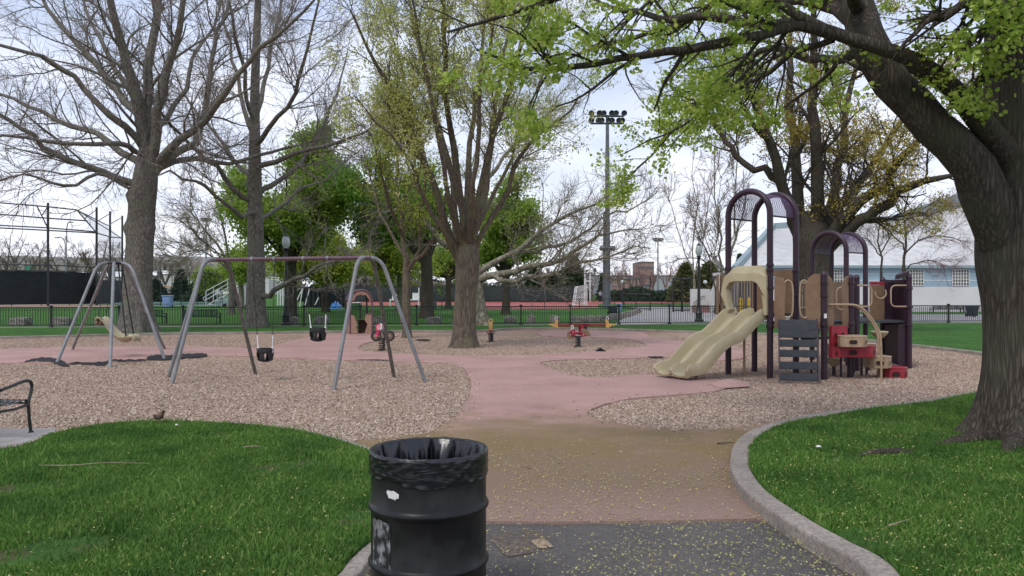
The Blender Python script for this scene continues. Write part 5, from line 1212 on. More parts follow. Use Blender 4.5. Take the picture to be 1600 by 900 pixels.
def bucket_swing(pxa, pxb, sx, sy, sY, label):
    fa, fb = [(p-337)/(571-337) for p in (pxa, pxb)]
    A_, B_ = AL+(AR-AL)*fa+Vector((0, 0, -.09)), AL+(AR-AL)*fb+Vector((0, 0, -.09))
    c = W(sx, sy, sY); t = empty('bucket_swing', c, label, 'swing', 'toddler bucket swings')
    hw = .15; ux = u_sw
    # bucket: tapered tub with two leg holes each side, opening at front
    mb = MB(); ang = math.atan2(ux.y, ux.x); R = Matrix.Rotation(ang, 3, 'Z')
    prof = [(.155, .075), (.165, .08), (.168, .0), (.150, -.03), (.142, -.03), (.15, .0), (.148, .075)]
    mb.lathe([(.150, .078), (.162, .085), (.166, .06), (.160, .0), (.152, -.012), (.144, -.01), (.148, .06), (.150, .078)], (0, 0, 0), 28)
    for i, v in enumerate(mb.v): mb.v[i] = tuple(R @ Vector((v[0], v[1]*.82, v[2])))
    mb.build('bucket_rim', M['black_rubber'], t)
    mb = MB()
    bot = -.175
    for a0 in (0, pi/2, pi, 3*pi/2):
        w0, w1, w2 = (.16, .11, .075) if a0 in (0, pi) else (.055, .05, .06)
        d = Vector((cos(a0), sin(a0)*.82, 0)); s = Vector((-sin(a0), cos(a0)*.82, 0))
        sec = smooth_curve([(.155, -.0, w0), (.150, -.08, w1), (.11, -.15, w2), (.0, bot, w2)], 5)
        V = []
        for (r_, z_, w_) in sec:
            for q in (-1, -.33, .33, 1):
                for th in (0, -.014): V.append(R @ (d*(r_+th-(abs(q)**2)*w_*.25*(1 if z_ > -.12 else .1))+s*(w_*.9*q)+Vector((0, 0, z_+(0 if th == 0 else .008)))))
        m_ = len(sec); Fq = []
        for i in range(m_-1):
            for q in range(3):
                a1 = i*8+q*2; Fq += [(a1, a1+2, a1+10, a1+8), (a1+1, a1+9, a1+11, a1+3)]
            Fq += [(i*8, i*8+8, i*8+9, i*8+1), (i*8+6, i*8+7, i*8+15, i*8+14)]
        mb.add(V, Fq)
    mb.build('bucket', M['black_rubber'], t)
    for sgn, top in ((-1, A_), (1, B_)):
        p0 = c+ux*hw*sgn+Vector((0, 0, .09)); p1 = p0+(top-p0)*(.24/(top-p0).length)
        mb = MB(); mb.tube([p0-c, p1-c], .011, 8); mb.sphere(p0-c, .02, 8, 6); mb.tube([p0-c, p0-c+Vector((0, 0, -.09))], .02, 8); mb.build('chain_sleeve', M['white'], t)
        mb = MB(); chain(mb, p1-c, top-c); mb.build('chain', pm('blackened_chain', (.03, .028, .027), (.07, .065, .06), 30, rough=.5, metal=.6), t)
bucket_swing(395.5, 431, 414.5, 551, 15.0, 'black bucket swing hanging low on the left of the two toddler swings')
bucket_swing(476.5, 514, 497, 519, 14.9, 'black bucket swing hanging higher on the right of the two toddler swings')

# ------------------------------------------------------------------ circular swing frame with moulded seat
def ring_swing():
    hub = Vector((W(179, 411, 20.3).x, 20.3, 2.40)); t = empty('ring_swing_frame', (hub.x, hub.y, 0), 'grey five legged round swing frame at left with purple ring hub', 'swing frame')
    o = Vector((hub.x, hub.y, 0))
    feet = [G(88, 568), G(258, 562), G(172, 574), G(112, 547), G(259, 546)]
    for f in feet:
        mb = MB(); d = Vector((f.x-hub.x, f.y-hub.y, 0)); d.normalize(); top = hub+d*.16
        bent_leg(mb, top-o, Vector((f.x, f.y, -.03))-o, None, r=.038, rad=.30); mb.build('leg', M['galv'], t)
    mb = MB(); mb.tube([hub-o+Vector((.22*cos(a), .22*sin(a), 0)) for a in np.linspace(0, 2*pi, 24, endpoint=False)], .032, 10, closed=True)
    mb.tube([hub-o+Vector((-.22, 0, 0)), hub-o+Vector((.22, 0, 0))], .028, 8); mb.tube([hub-o+Vector((0, -.22, 0)), hub-o+Vector((0, .22, 0))], .028, 8)
    mb.build('hub_ring', M['purple'], t)
    return hub
hub = ring_swing()
def moulded_swing():
    c = W(186, 519, 20.3); t = empty('moulded_swing_seat', c, 'tan moulded reclining swing seat hanging under the round swing frame', 'swing')
    s = 20.3/F
    # side profile in pixels relative to (186, 519): x right, y down
    prof = [(-31, -19), (-26, -20), (-19, -14), (-10, 0), (0, 9), (8, 12), (16, 10), (24, 8), (26, 11)]
    C = smooth_curve([(a*s, -b*s) for a, b in prof], 4); k = len(C); hw = .235; V = []; nW = 13
    for (x, z), q in zip(C, np.linspace(0, 1, k)):
        T = np.gradient(C, axis=0)
        for j in range(nW):
            v = -1+2*j/(nW-1); side = abs(v)**3*.10*(.6+.8*sin(pi*min(1, q*1.2))); groove = -.02*math.exp(-(v/.2)**2)*(1 if q > .5 else 0)
            V.append((x-side*.25, v*hw*(1-.15*abs(2*q-1)**2), z+side+groove))
    top = len(V); V2 = [(x_+.012, y_*1.0, z_-.05) for x_, y_, z_ in V]; V = V+V2
    Fq = []
    for i in range(k-1):
        for j in range(nW-1):
            a = i*nW+j; Fq += [(a, a+1, a+nW+1, a+nW), (top+a, top+a+nW, top+a+nW+1, top+a+1)]
        a = i*nW; Fq += [(a, a+nW, top+a+nW, top+a), (a+nW-1, top+a+nW-1, top+a+2*nW-1, a+2*nW-1)]
    for j in range(nW-1):
        Fq += [(j, top+j, top+j+1, j+1), ((k-1)*nW+j, (k-1)*nW+j+1, top+(k-1)*nW+j+1, top+(k-1)*nW+j)]
    mb = MB().add(V, Fq); o = mb.build('seat_shell', M['cream'], t, auto=70)
    m = o.modifiers.new('s', 'SUBSURF'); m.levels = 1; m.render_levels = 1
    # two rounded knee rests at the lower end
    mb = MB()
    for y in (-.13, .13):
        P_ = smooth_curve([(5*s, y, -11*s), (14*s, y, -9.5*s), (22*s, y, -6.5*s), (27*s, y, -9*s), (26*s, y, -14*s)], 5)
        mb.tube([tuple(p) for p in P_], [.045+.02*sin(pi*i/(len(P_)-1)) for i in range(len(P_))], 10)
    mb.build('leg_rest', M['cream'], t)
    mb = MB(); h = hub-c
    for sy in (-1, 1):
        mb.tube([h+Vector((-.10, sy*.10, -.03)), Vector((-27*s, sy*.2, 19*s))], .008, 6)
        mb.tube([h+Vector((.14, sy*.10, -.03)), Vector((17*s, sy*.21, -6*s))], .02, 6)
    mb.build('hanger_rod', M['black_rubber'], t)
    mb = MB(); mb.tube([Vector((-27*s, -.24, 19.5*s)), Vector((-27*s, .24, 19.5*s))], .022, 8); mb.build('shoulder_bar', M['black_rubber'], t)
    mb = MB(); mb.sphere(Vector((-31*s, .1, 15*s)), .06, 10, 8); mb.sphere(Vector((-31*s, -.1, 15*s)), .055, 10, 8); mb.build('headrest', M['tan'], t)
    mb = MB()
    for sy in (-1, 1): chain(mb, h+Vector((.05, sy*.13, -.05)), h+Vector((.08, sy*.1, -.55)), .05, .005)
    mb.build('spare_chain', M['black_rubber'], t)
moulded_swing()

# ------------------------------------------------------------------ spring riders and seesaw
def spring(mb, z0, z1, r, wr, turns, c=(0, 0)):
    n = int(turns*14); mb.tube([(c[0]+r*cos(2*pi*turns*i/n), c[1]+r*sin(2*pi*turns*i/n), z0+(z1-z0)*i/n) for i in range(n+1)], wr, 7)
def rider_base(t, h, r=.09, turns=6):
    mb = MB(); spring(mb, .02, h, r, .014, turns); mb.build('spring', M['black_rubber'], t)
    mb = MB(); mb.lathe([(.14, 0), (.14, .02), (.05, .03)], (0, 0, 0), 16); mb.box((0, 0, h+.015), (.26, .12, .03), bev=.005); mb.build('spring_plate', M['iron'], t)
def circle(cx, cy, r, n=24, a0=0, a1=2*pi, ry=None):
    ry = ry or r; e = n if abs(a1-a0-2*pi) < 1e-6 else n-1
    return [(cx+r*cos(a0+(a1-a0)*i/e), cy+ry*sin(a0+(a1-a0)*i/e)) for i in range(n)]
def bike_rider():
    g = G(597, 548); t = empty('spring_rider', (g.x, g.y, 0), 'pink motorbike spring rider with black wheels behind the toddler swings', 'spring rider')
    rider_base(t, .33); X, Z = (1, 0, 0), (0, 0, 1)
    for x in (-.155-.01, .205):
        mb = MB(); mb.tube([(x+.125*cos(a), 0, .42+.125*sin(a)) for a in np.linspace(0, 2*pi, 28, endpoint=False)], .032, 8, closed=True); w = mb.build('wheel', M['black_rubber'], t)
        mb = MB(); mb.slab(circle(x, .42, .095), (0, 0, 0), X, Z, .03); mb.build('wheel_disc', M['tan'], w)
        mb = MB(); mb.sphere((x, -.03, .42), .02, 8, 6); mb.sphere((x, .03, .42), .02, 8, 6); mb.build('hub_cap', M['white'], w)
    mb = MB(); mb.slab([(-.13, .40), (-.02, .47), (.08, .48), (.15, .46), (.20, .44), (.18, .40), (.06, .36), (-.06, .37)], (0, 0, 0), X, Z, .05); mb.build('body', M['tan'], t, bevel=.006)
    mb = MB(); mb.slab([(-.19, .40), (-.12, .37), (-.09, .46), (-.05, .60), (-.10, .66), (-.16, .60), (-.15, .50)], (0, .0, 0), X, Z, .08)
    mb.slab(circle(-.09, .66, .085, 20, ry=.11), (0, 0, 0), X, Z, .10); mb.build('front_fork', M['pink'], t, bevel=.008)
    mb = MB(); mb.slab(circle(-.09, .66, .055, 20, ry=.075), (0, -.055, 0), X, Z, .012); mb.build('number_plate', pm('pale_pink_plate', (.75, .35, .38), (.65, .3, .33), 5, rough=.5), t)
    mb = MB(); mb.tube(smooth_curve([(-.05, -.02, .76), (-.01, -.1, .74), (.0, -.14, .66), (-.02, -.16, .60)], 5).tolist(), .016, 8)
    mb.tube(smooth_curve([(-.05, .02, .76), (-.01, .1, .74), (.0, .14, .66), (-.02, .16, .60)], 5).tolist(), .016, 8); mb.build('handlebar', M['white'], t)
    mb = MB(); mb.box((.09, 0, .50), (.15, .16, .035), bev=.01); mb.build('seat', M['black_rubber'], t)
bike_rider()
def red_rider():
    g = G(903, 542); t = empty('spring_rider', (g.x, g.y, 0), 'red spring rider with round brown ends in front of the seesaw', 'spring rider')
    rider_base(t, .30, .075); X, Z = (1, 0, 0), (0, 0, 1)
    for cx, cz, a0 in ((-.215, .36, 0), (.20, .38, 0)):
        mb = MB()
        if cx < 0: out = circle(cx+.01, cz, .13, 28)
        else: out = [(cx-.08, cz-.06)]+circle(cx-.06, cz-.06, .24, 14, 0, pi/2)+[(cx-.10, cz+.16)]
        mb.slab(out, (0, 0, 0), X, Z, .05); mb.build('end_disc', M['tan'], t, bevel=.006)
    mb = MB(); mb.slab([(-.26, .40), (-.19, .34), (-.11, .33), (-.02, .37), (.08, .36), (.16, .31), (.22, .32), (.24, .37), (.18, .40), (.06, .42), (-.05, .42), (-.09, .46), (-.10, .52), (-.16, .54), (-.22, .49)], (0, 0, 0), X, Z, .11)
    mb.build('body', M['red'], t, bevel=.01)
    mb = MB(); mb.tube([(-.17+.035*cos(a), 0, .585+.06*sin(a)) for a in np.linspace(0, 2*pi, 20, endpoint=False)], .014, 8, closed=True); mb.build('grab_ring', M['white'], t)
    mb = MB(); mb.box((.02, 0, .435), (.17, .2, .03), bev=.008); mb.build('seat', M['red'], t)
    mb = MB()
    for p in ((-.23, .37), (-.15, .45), (-.06, .37), (.16, .36), (.0, .36)): mb.sphere((p[0], -.058, p[1]), .016, 8, 6)
    mb.build('bolt_cap', M['white'], t)
red_rider()
def yellow_rider():
    g = G(767, 534); t = empty('spring_rider', (g.x, g.y, 0), 'narrow yellow headed spring rider seen end on, right of the many stemmed tree', 'spring rider')
    rider_base(t, .26, .075); Y_, Z = (0, 1, 0), (0, 0, 1)
    mb = MB(); mb.slab([(-.3, .34), (-.1, .30), (.2, .30), (.34, .40), (.30, .50), (.1, .44), (-.12, .44), (-.2, .60), (-.3, .56)], (0, 0, 0), Y_, Z, .06); mb.build('body', M['red'], t, bevel=.01)
    mb = MB(); mb.slab([(-.30, .40), (-.20, .42), (-.16, .60), (-.20, .68), (-.28, .66), (-.34, .52)], (0, 0, 0), Y_, Z, .11)
    mb.slab([(-.07, .56), (.07, .56), (.05, .66), (-.05, .66)], (0, -.30, 0), (1, 0, 0), Z, .06); mb.build('head', M['yellow'], t, bevel=.01)
    mb = MB(); mb.tube([(.062*cos(a), -.30, .70+.062*sin(a)) for a in np.linspace(0, 2*pi, 20, endpoint=False)], .020, 8, closed=True)
    mb.build('grab_ring', M['yellow'], t)
    mb = MB(); mb.box((0, .05, .46), (.2, .24, .03), bev=.01); mb.tube([(-.15, .0, .33), (.15, 0, .33)], .016, 8); mb.build('seat', M['red'], t)
yellow_rider()
def seesaw():
    Yc = 30.5; g = W(909, 0, Yc); t = empty('seesaw', (g.x, Yc, 0), 'red beam seesaw with two yellow seats near the far kerb', 'seesaw')
    s = Yc/F
    zb = H-(508-455)*s
    mb = MB(); mb.beam((-38*s, 0, zb-.01), (38*s, 0, zb), .09, .085, bev=.01); mb.build('beam', M['red'], t)
    mb = MB(); mb.box((0, -.10, zb*.5+.02), (.13, .06, zb+.08), bev=.01); mb.box((.02, .12, zb*.5), (.26, .08, zb-.02), bev=.01); mb.box((.10, 0, zb+.05), (.34, .16, .035), bev=.01); mb.build('pivot_post', M['red'], t)
    mb = MB(); mb.box((.10, 0, zb-.10), (.20, .14, .12), bev=.02); mb.box((0, 0, .02), (.4, .4, .04)); mb.build('pivot_block', M['black_rubber'], t)
    for sg, x in ((-1, -40*s), (1, 40*s)):
        mb = MB(); out = [(0, -.12), (.12*1.4, -.02), (.30, .0), (.30, .035), (.06, .06), (.04, .14), (-.02, .22), (-.08, .17), (-.06, .05), (-.08, -.06)]
        mb.slab([(a*sg, b) for a, b in out], (x, 0, zb), (1, 0, 0), (0, 0, 1), .16)
        st = mb.build('seat', M['yellow'], t, bevel=.012)
        mb = MB(); mb.tube([(x+sg*.0+.045*cos(a), 0, zb+.25+.07*sin(a)) for a in np.linspace(0, 2*pi, 20, endpoint=False)], .014, 8, closed=True); mb.build('handle', M['white'], st)
seesaw()

# ------------------------------------------------------------------ playhouse
def playhouse():
    Yc = 31.3; s = Yc/F; cx = W(566, 0, Yc).x; t = empty('playhouse', (cx, Yc, 0), 'small open playhouse with purple arched roof and tan panels', 'playhouse')
    # front frame (x -.42.. .42), back frame shifted left
    hw = .425; dep = 1.15; sh = -.42; zs = H-(470-455)*s; top = zs+.42
    def arch(x0, y0):
        return [(x0-hw, y0, 0)]+[(x0-hw*cos(a), y0, zs+hw*sin(a)) for a in np.linspace(0, pi, 15)]+[(x0+hw, y0, 0)]
    for k, (x0, y0) in enumerate(((0, -.2), (sh, dep-.2))):
        mb = MB(); mb.tube(arch(x0, y0), .035, 8); mb.build('arch_frame', M['plum'] if k == 0 else M['purple'], t)
    mb = MB(); V = []
    A_ = np.linspace(0, pi, 17)
    for th in (.0, .02):
        for x0, y0 in ((0, -.17), (sh, dep-.2)):
            for a in A_: V.append((x0-(hw-.01+th)*cos(a), y0, zs+(hw-.01+th)*sin(a)))
    n = 17; Fq = []
    for i in range(n-1): Fq += [(i, i+1, n+i+1, n+i), (2*n+i, 3*n+i, 3*n+i+1, 2*n+i+1), (i, 2*n+i, 2*n+i+1, i+1), (n+i, n+i+1, 3*n+i+1, 3*n+i)]
    mb.add(V, Fq); mb.build('roof', M['purple_roof'], t)
    X, Z = (1, 0, 0), (0, 0, 1)
    mb = MB(); out = [(-hw+.05, zs)]+[(-(hw-.05)*cos(a), zs+(hw-.05)*sin(a)) for a in np.linspace(.05, pi-.05, 15)]+[(hw-.05, zs), (hw-.10, zs-.1), (hw-.12, zs+.05), (.17, zs+.23), (.1, zs+.21), (0, zs+.25), (-.1, zs+.22), (-.2, zs+.2), (-hw+.14, zs)]
    mb.slab(out, (0, -.2, 0), X, Z, .03); mb.build('gable_panel', pm('pinkish_tan_panel', (.30, .165, .12), (.26, .14, .10), 4, rough=.6), t)
    lp = pm('salmon_panel', (.34, .20, .145), (.30, .17, .125), 3, rough=.6)
    mb = MB(); mb.slab([(0, .05), (.28, .05), (.20, .3), (.25, .40), (.14, .72), (.0, .78)], (-hw+.02, -.2, 0), X, Z, .03)
    mb.build('front_panel', lp, t)
    mb = MB(); mb.slab([(0, .05), (-.28, .05), (-.16, .42), (-.26, .55), (-.24, .78), (0, .78)], (hw-.02, -.2, 0), X, Z, .03); mb.build('front_panel', lp, t)
    d = Vector((sh, dep, 0)).normalized(); Lp = math.hypot(sh, dep)
    mb = MB(); mb.slab([(.03, .05), (Lp-.03, .05), (Lp-.03, .76), (.03, .78)], (-hw, -.2, 0), d, Z, .03); sp_ = mb.build('side_panel', lp, t)
    mb = MB(); mb.slab([(.35, .45), (.7, .45), (.7, .62), (.35, .6)], Vector((-hw, -.2, 0))+Vector((-d.y, d.x, 0))*.022, d, Z, .01); mb.build('red_play_dial', M['red'], sp_)
    mb = MB(); mb.slab([(.45, .05), (Lp-.03, .05), (Lp-.03, .80), (.7, .86), (.55, .8)], (hw, -.2, 0), d, Z, .03); mb.build('side_panel', M['tan'], t)
    mb = MB(); mb.box((-.05, .35, .56), (.62, .5, .035), bev=.01); mb.slab([(-.25, 0), (.1, 0), (.14, .54), (-.22, .54)], (0, .45, 0), X, Z, .04); mb.build('counter', pm('dark_counter', (.09, .05, .03), (.07, .04, .03), 5), t)
    mb = MB(); mb.box((.05, .62, .27), (.7, .28, .04), bev=.01); mb.box((.3, .62, .13), (.05, .2, .26)); mb.box((-.22, .62, .13), (.05, .2, .26)); mb.build('bench_seat', M['iron'], t)
playhouse()
# ------------------------------------------------------------------ play structure
def play_structure():
    O = Vector((5.6, 15.9, 0)); t = empty('play_structure', O, 'purple and tan play structure with twin slide, two arched roofs and climbing blocks', 'play structure')
    L = lambda x, y, z=0.0: Vector((x, y, z))-O
    def Wp(px, py, Y): return W(px, py, Y)-O
    P1, P3, P2, P4 = (4.38, 16.2), (5.0, 15.5), (5.08, 16.76), (5.70, 16.06)
    Q1, Q3, Q2, Q4 = (7.41, 19.75), (7.96, 19.05), (8.11, 20.31), (8.66, 19.6)
    DZ = 1.13
    R_ = .06
    def clamp(p, z, r=.073):
        mb = MB(); mb.lathe([(r, z-.035), (r+.006, z-.02), (r+.006, z+.02), (r, z+.035)], L(*p)*Vector((1, 1, 0))+Vector((0, 0, 0)), 14)
        mb.box(L(p[0]+.05, p[1]-.07, z), (.03, .03, .05)); return mb
    # arches: one pipe over two posts
    def arch(pa, pb, zs, zb=-.03):
        a, b = Vector((*pa, 0)), Vector((*pb, 0)); c = (a+b)/2; h = (b-a)/2; r = h.length
        pts = [Vector((*pa, zb)), Vector((*pa, 1.5))]
        for q in np.linspace(0, pi, 19): pts.append(c-h*cos(q)+Vector((0, 0, zs+r*sin(q))))
        pts += [Vector((*pb, 1.5)), Vector((*pb, zb))]
        mb = MB(); mb.tube([p-O for p in pts], R_, 16); return mb.build('arch_post', M['purple'], t)
    zsA, zsB = 3.20, 2.66
    arch(P1, P3, zsA); arch(P2, P4, zsA); arch(Q1, Q3, zsB); arch(Q2, Q4, zsB)
    perf = mesh_fabric('perforated_purple_sheet', (0.10, 0.05, 0.12), .02, .0075, 'YZ', .5)
    def roof(pa, pb, pc, pd, zs):
        a, b, c, d = [Vector((*p, 0)) for p in (pa, pb, pc, pd)]; V = []; n = 17
        for (s, e) in ((a, b), (c, d)):
            m_ = (s+e)/2; h = (e-s)/2; r = h.length
            for q in np.linspace(-.10, pi+.10, n): V.append(m_-h*cos(q)*.97+Vector((0, 0, zs+r*.97*sin(q)))-O)
        mb = MB().add(V, [(i, i+1, n+i+1, n+i) for i in range(n-1)]); ro = mb.build('roof', perf, t, auto=80)
        mb = MB(); mb.tube([V[0], V[n]], .018, 8).tube([V[n-1], V[2*n-1]], .018, 8); mb.build('roof_rail', M['purple'], ro)
    roof(P1, P3, P2, P4, zsA); roof(Q1, Q3, Q2, Q4, zsB)
    # single posts with domed caps
    posts = {'R1': (5.95, 15.25, 2.03), 'R2': (6.62, 15.65, 1.98), 'R3': (7.28, 16.9, 2.0), 'R5': (9.66, 20.6, 1.95), 'R6': (8.66, 17.45, 2.02), 'R7': (8.62, 18.6, 1.98), 'R8': (6.75, 17.3, 1.9), 'R9': (7.6, 18.1, 2.0)}
    for k, (x, y, h) in posts.items():
        mb = MB(); mb.lathe([(R_, -.03), (R_, h-.05), (R_+.008, h-.045), (R_+.008, h-.02), (R_*.8, h+.02), (R_*.4, h+.04), (0.001, h+.045)], L(x, y), 16)
        mb.build('post', M['purple'], t)
    for p, zs in ((P1, (.95, 1.2, 1.9, 2.15)), (P3, (1.0, 1.2, 1.75, 2.1, 2.2)), (P4, (1.1, 1.6, 2.1)), (P2, (1.1, 2.1)), ((5.95, 15.25), (1.05, 1.6, 1.85)), ((6.62, 15.65), (1.05, 1.4, 1.85)), ((8.66, 17.45), (.95, 1.35, 1.75))):
        for z in zs:
            mb = MB(); mb.lathe([(.064, z-.03), (.074, z-.022), (.074, z+.022), (.064, z+.03)], L(*p), 14); mb.box(L(p[0]-.05, p[1]-.055, z), (.028, .028, .045)); mb.build('post_clamp', M['purple'], t)
    # decks: punched slate coloured plates with a skirt
    def deck(pts, z, nm='deck'):
        mb = MB(); mb.slab([(p[0]-O.x, p[1]-O.y) for p in pts], (0, 0, z), (1, 0, 0), (0, 1, 0), .05); return mb.build(nm, M['slate'], t, smooth=False)
    deck([(4.45, 16.18), (5.0, 15.57), (5.63, 16.08), (5.08, 16.68)], DZ+.09)
    deck([(5.04, 15.56), (5.92, 15.32), (6.55, 15.72), (6.68, 17.2), (5.72, 16.14)], DZ-.05)
    deck([(6.60, 15.75), (7.22, 16.85), (7.55, 18.05), (6.8, 17.3)], DZ-.08)
    deck([(7.3, 16.95), (8.6, 17.5), (8.55, 18.55), (7.62, 18.05)], DZ-.10)
    deck([(7.6, 18.15), (8.55, 18.65), (9.6, 20.5), (8.2, 20.2), (7.45, 19.7)], DZ-.10)
    # twin slide
    P1v, P3v = Vector((*P1, 0)), Vector((*P3, 0))
    topc = Vector((4.69, 15.84, 0)); d = Vector((-.93, -.37, 0)).normalized()
    crossT = (P3v-P1v).normalized(); crossB = Vector((.55, -.83, 0)).normalized()
    prof = smooth_curve([(-.10, 1.19), (.08, 1.17), (.22, 1.07), (.50, .84), (.66, .74), (.82, .69), (.98, .60), (1.2, .40), (1.40, .22), (1.55, .165), (1.70, .155), (1.80, .12)], 5)
    ns = len(prof); hwid = .405; cs = []
    # cross section of two channels: (v, height, below)
    sec = [(-1.0, -.045), (-1.03, .02), (-1.045, .15), (-1.0, .185), (-.95, .18), (-.90, .13), (-.86, .03), (-.78, -.01), (-.5, -.03), (-.22, -.01), (-.12, .03), (-.07, .13), (-.02, .165), (.03, .165), (.08, .13), (.12, .03), (.22, -.01), (.5, -.03), (.78, -.01), (.86, .03), (.90, .13), (.95, .18), (1.0, .185), (1.045, .15), (1.03, .02), (1.0, -.045)]
    und = [(.88, -.055), (.5, -.06), (.15, -.05), (0, .03), (-.15, -.05), (-.5, -.06), (-.88, -.055)]
    ring = sec+und; m_ = len(ring); V = []
    T = np.gradient(prof, axis=0)
    for i, (x, z) in enumerate(prof):
        f = i/(ns-1); cr_ = (crossT*(1-f)+crossB*f).normalized(); tn = Vector((d.x*T[i][0], d.y*T[i][0], T[i][1])).normalized(); up = Vector((0, 0, 1)); up = (up-up.dot(tn)*tn).normalized()
        wl = 1.0+(.06 if f > .93 else 0); hk = 1.0 if f < .9 else 1.0-(f-.9)*4.5
        for v, h in ring: V.append(topc-O+d*x+cr_*(v*hwid*wl)+Vector((0, 0, z))+up*(h*(max(hk, .5) if h > 0 else 1)))
    Fq = [(i*m_+j, i*m_+(j+1) % m_, (i+1)*m_+(j+1) % m_, (i+1)*m_+j) for i in range(ns-1) for j in range(m_)]
    Fq += [tuple(range(m_)), tuple(reversed(range((ns-1)*m_, ns*m_)))]
    mb = MB().add(V, Fq); sl = mb.build('twin_slide', M['cream'], t, auto=38)
    mb = MB()
    endc = topc+d*1.55
    for px_, py_, z_ in ((-.36, 0, .14), (.0, 0, .12), (.36, 0, .12)):
        p = endc+crossB*px_; mb = MB(); mb.tube([p-O+Vector((0, 0, -.02)), p-O+Vector((0, 0, z_+.05))], .022, 8); mb.build('slide_foot', M.setdefault('foot', pm('brown_foot', (.12, .06, .05), (.1, .05, .04), 5)), sl)
    p = Vector((4.63, 15.95, 0)); mb = MB(); mb.tube([p-O, p-O+Vector((0, 0, .95))], .026, 10); mb.build('slide_support', M['tanpipe'], t)
    # slide hood: folded plastic arch at the slide entrance
    nrm = Vector((-.78, -.62, 0)); V = []; a0 = P1v+nrm*.02; wdir = (P3v-P1v); 
    out_o = [(-.06, 1.62), (.02, 1.98), (.08, 2.12), (.2, 2.17), (.8, 2.17), (.92, 2.12), (.98, 1.98), (1.0, 1.6), (1.0, 1.22), (.93, 1.22), (.90, 1.5), (.86, 1.72), (.78, 1.84), (.68, 1.885), (.3, 1.885), (.15, 1.86), (.06, 1.74), (.09, 1.55), (.15, 1.32), (.10, 1.26), (.03, 1.45)]
    mb = MB(); lay = []
    for dep, grow_ in ((-.03, 0), (.06, .0), (.13, -.35)):
        row = []
        for (u, z) in out_o:
            uu = .5+(u-.5)*(1+(.05 if dep > .1 else 0)); zz = z-(dep*.9 if z > 2.0 else 0)
            row.append(a0+wdir*uu+nrm*dep+Vector((0, 0, zz))-O)
        lay.append(row)
    m2 = len(out_o); V = [p for r in lay for p in r]
    Fq = [(i*m2+j, i*m2+(j+1) % m2, (i+1)*m2+(j+1) % m2, (i+1)*m2+j) for i in range(2) for j in range(m2)]
    tri = tessellate_polygon([[Vector((a, b, 0)) for a, b in out_o]])
    Fq += [tuple(x) for x in tri]+[tuple(2*m2+i for i in reversed(x)) for x in tri]
    mb.add(V, Fq); mb.build('slide_hood', M['cream'], t, bevel=.012, auto=50)
    # panels: (bottom-left px, etc.) flat boards between posts; helper in a vertical plane from A to B
    def board(A_, B_, outline, mat, nm, th=.022, holes=(), **k):
        a, b = Vector((*A_, 0)), Vector((*B_, 0)); L_ = (b-a).length; ux = (b-a).normalized()
        mb = MB(); mb.slab([(u*L_, z) for u, z in outline], a-O, ux, (0, 0, 1), th, [[(u*L_, z) for u, z in h] for h in holes])
        return mb.build(nm, mat, t, bevel=.004, auto=30)
    zt = 2.0
    half = lambda s: [(0, .98), (.22*s, .98), (.36*s, 1.12), (.26*s, 1.3), (.26*s, 1.85), (.18*s, 1.97), (.08*s, 2.03), (0, 2.03)]
    # ladder opening P3 - R1: two tan side boards
    board(P3, (5.95, 15.25), [(.08, .98), (.22, .98), (.30, 1.10), (.27, 1.25), (.29, 1.85), (.22, 1.95), (.08, 1.97)], M['tan'], 'side_board')
    board(P3, (5.95, 15.25), [(.93, .98), (.80, .98), (.69, 1.10), (.66, 1.25), (.66, 1.82), (.72, 1.95), (.82, 2.02), (.93, 2.02)], M['tan'], 'side_board')
    # grab loops beside the ladder
    a, b = Vector((*P3, 0)), Vector((5.95, 15.25, 0)); ux = (b-a)
    for u0, u1 in ((.27, .42), (.69, .56)):
        q0, q1 = a+ux*u0-O, a+ux*u1-O; mb = MB()
        mb.tube(smooth_curve([q0+Vector((0, 0, 1.86)), q0*.5+q1*.5+Vector((0, 0, 1.90)), q1+Vector((0, 0, 1.78)), q1+Vector((0, 0, 1.3)), q0*.5+q1*.5+Vector((0, 0, 1.18)), q0+Vector((0, 0, 1.2))], 5).tolist(), .016, 8); mb.build('grab_rail', M['tanpipe'], t)
    # back panel with slots between P3's rear post P4 and P2 side
    sl_ = lambda u, w, z0, z1: [(u, z0), (u+w, z0), (u+w, z1), (u, z1)]
    board(P2, P4, [(.06, 1.22), (.94, 1.22), (.94, 2.12), (.06, 2.12)], M['tan'], 'slotted_panel', holes=[sl_(.28, .07, 1.5, 1.95), sl_(.46, .07, 1.5, 2.0), sl_(.64, .07, 1.5, 1.95)])
    board((5.78, 16.2), (6.65, 17.2), [(.04, 1.1), (.5, 1.1), (.5, 1.9), (.04, 1.9)], M['tan'], 'slotted_panel', holes=[sl_(.18, .05, 1.3, 1.75), sl_(.3, .05, 1.3, 1.75)])
    # left edge bars next to P1, P2 (seen edge on)
    a, b = Vector((*P1, 0)), Vector((*P2, 0))
    mb = MB()
    for f in np.linspace(.06, .94, 9): 
        q = a+(b-a)*f-O; mb.tube([q+Vector((0, 0, 1.2)), q+Vector((0, 0, 2.0))], .012, 6)
    mb.tube([a-O+Vector((0, 0, 2.0)), b-O+Vector((0, 0, 2.0))], .018, 8).tube([a-O+Vector((0, 0, 1.2)), b-O+Vector((0, 0, 1.2))], .018, 8); mb.build('barrier', M['tanpipe'], t)
    q = Vector((4.27, 16.3, 0))-O
    mb = MB(); mb.box(q+Vector((0, 0, 1.62)), (.02, .20, .82), bev=.006); mb.box(q+Vector((-.07, .05, 1.62)), (.018, .16, .82), bev=.006); mb.build('side_board', M['tan'], t)
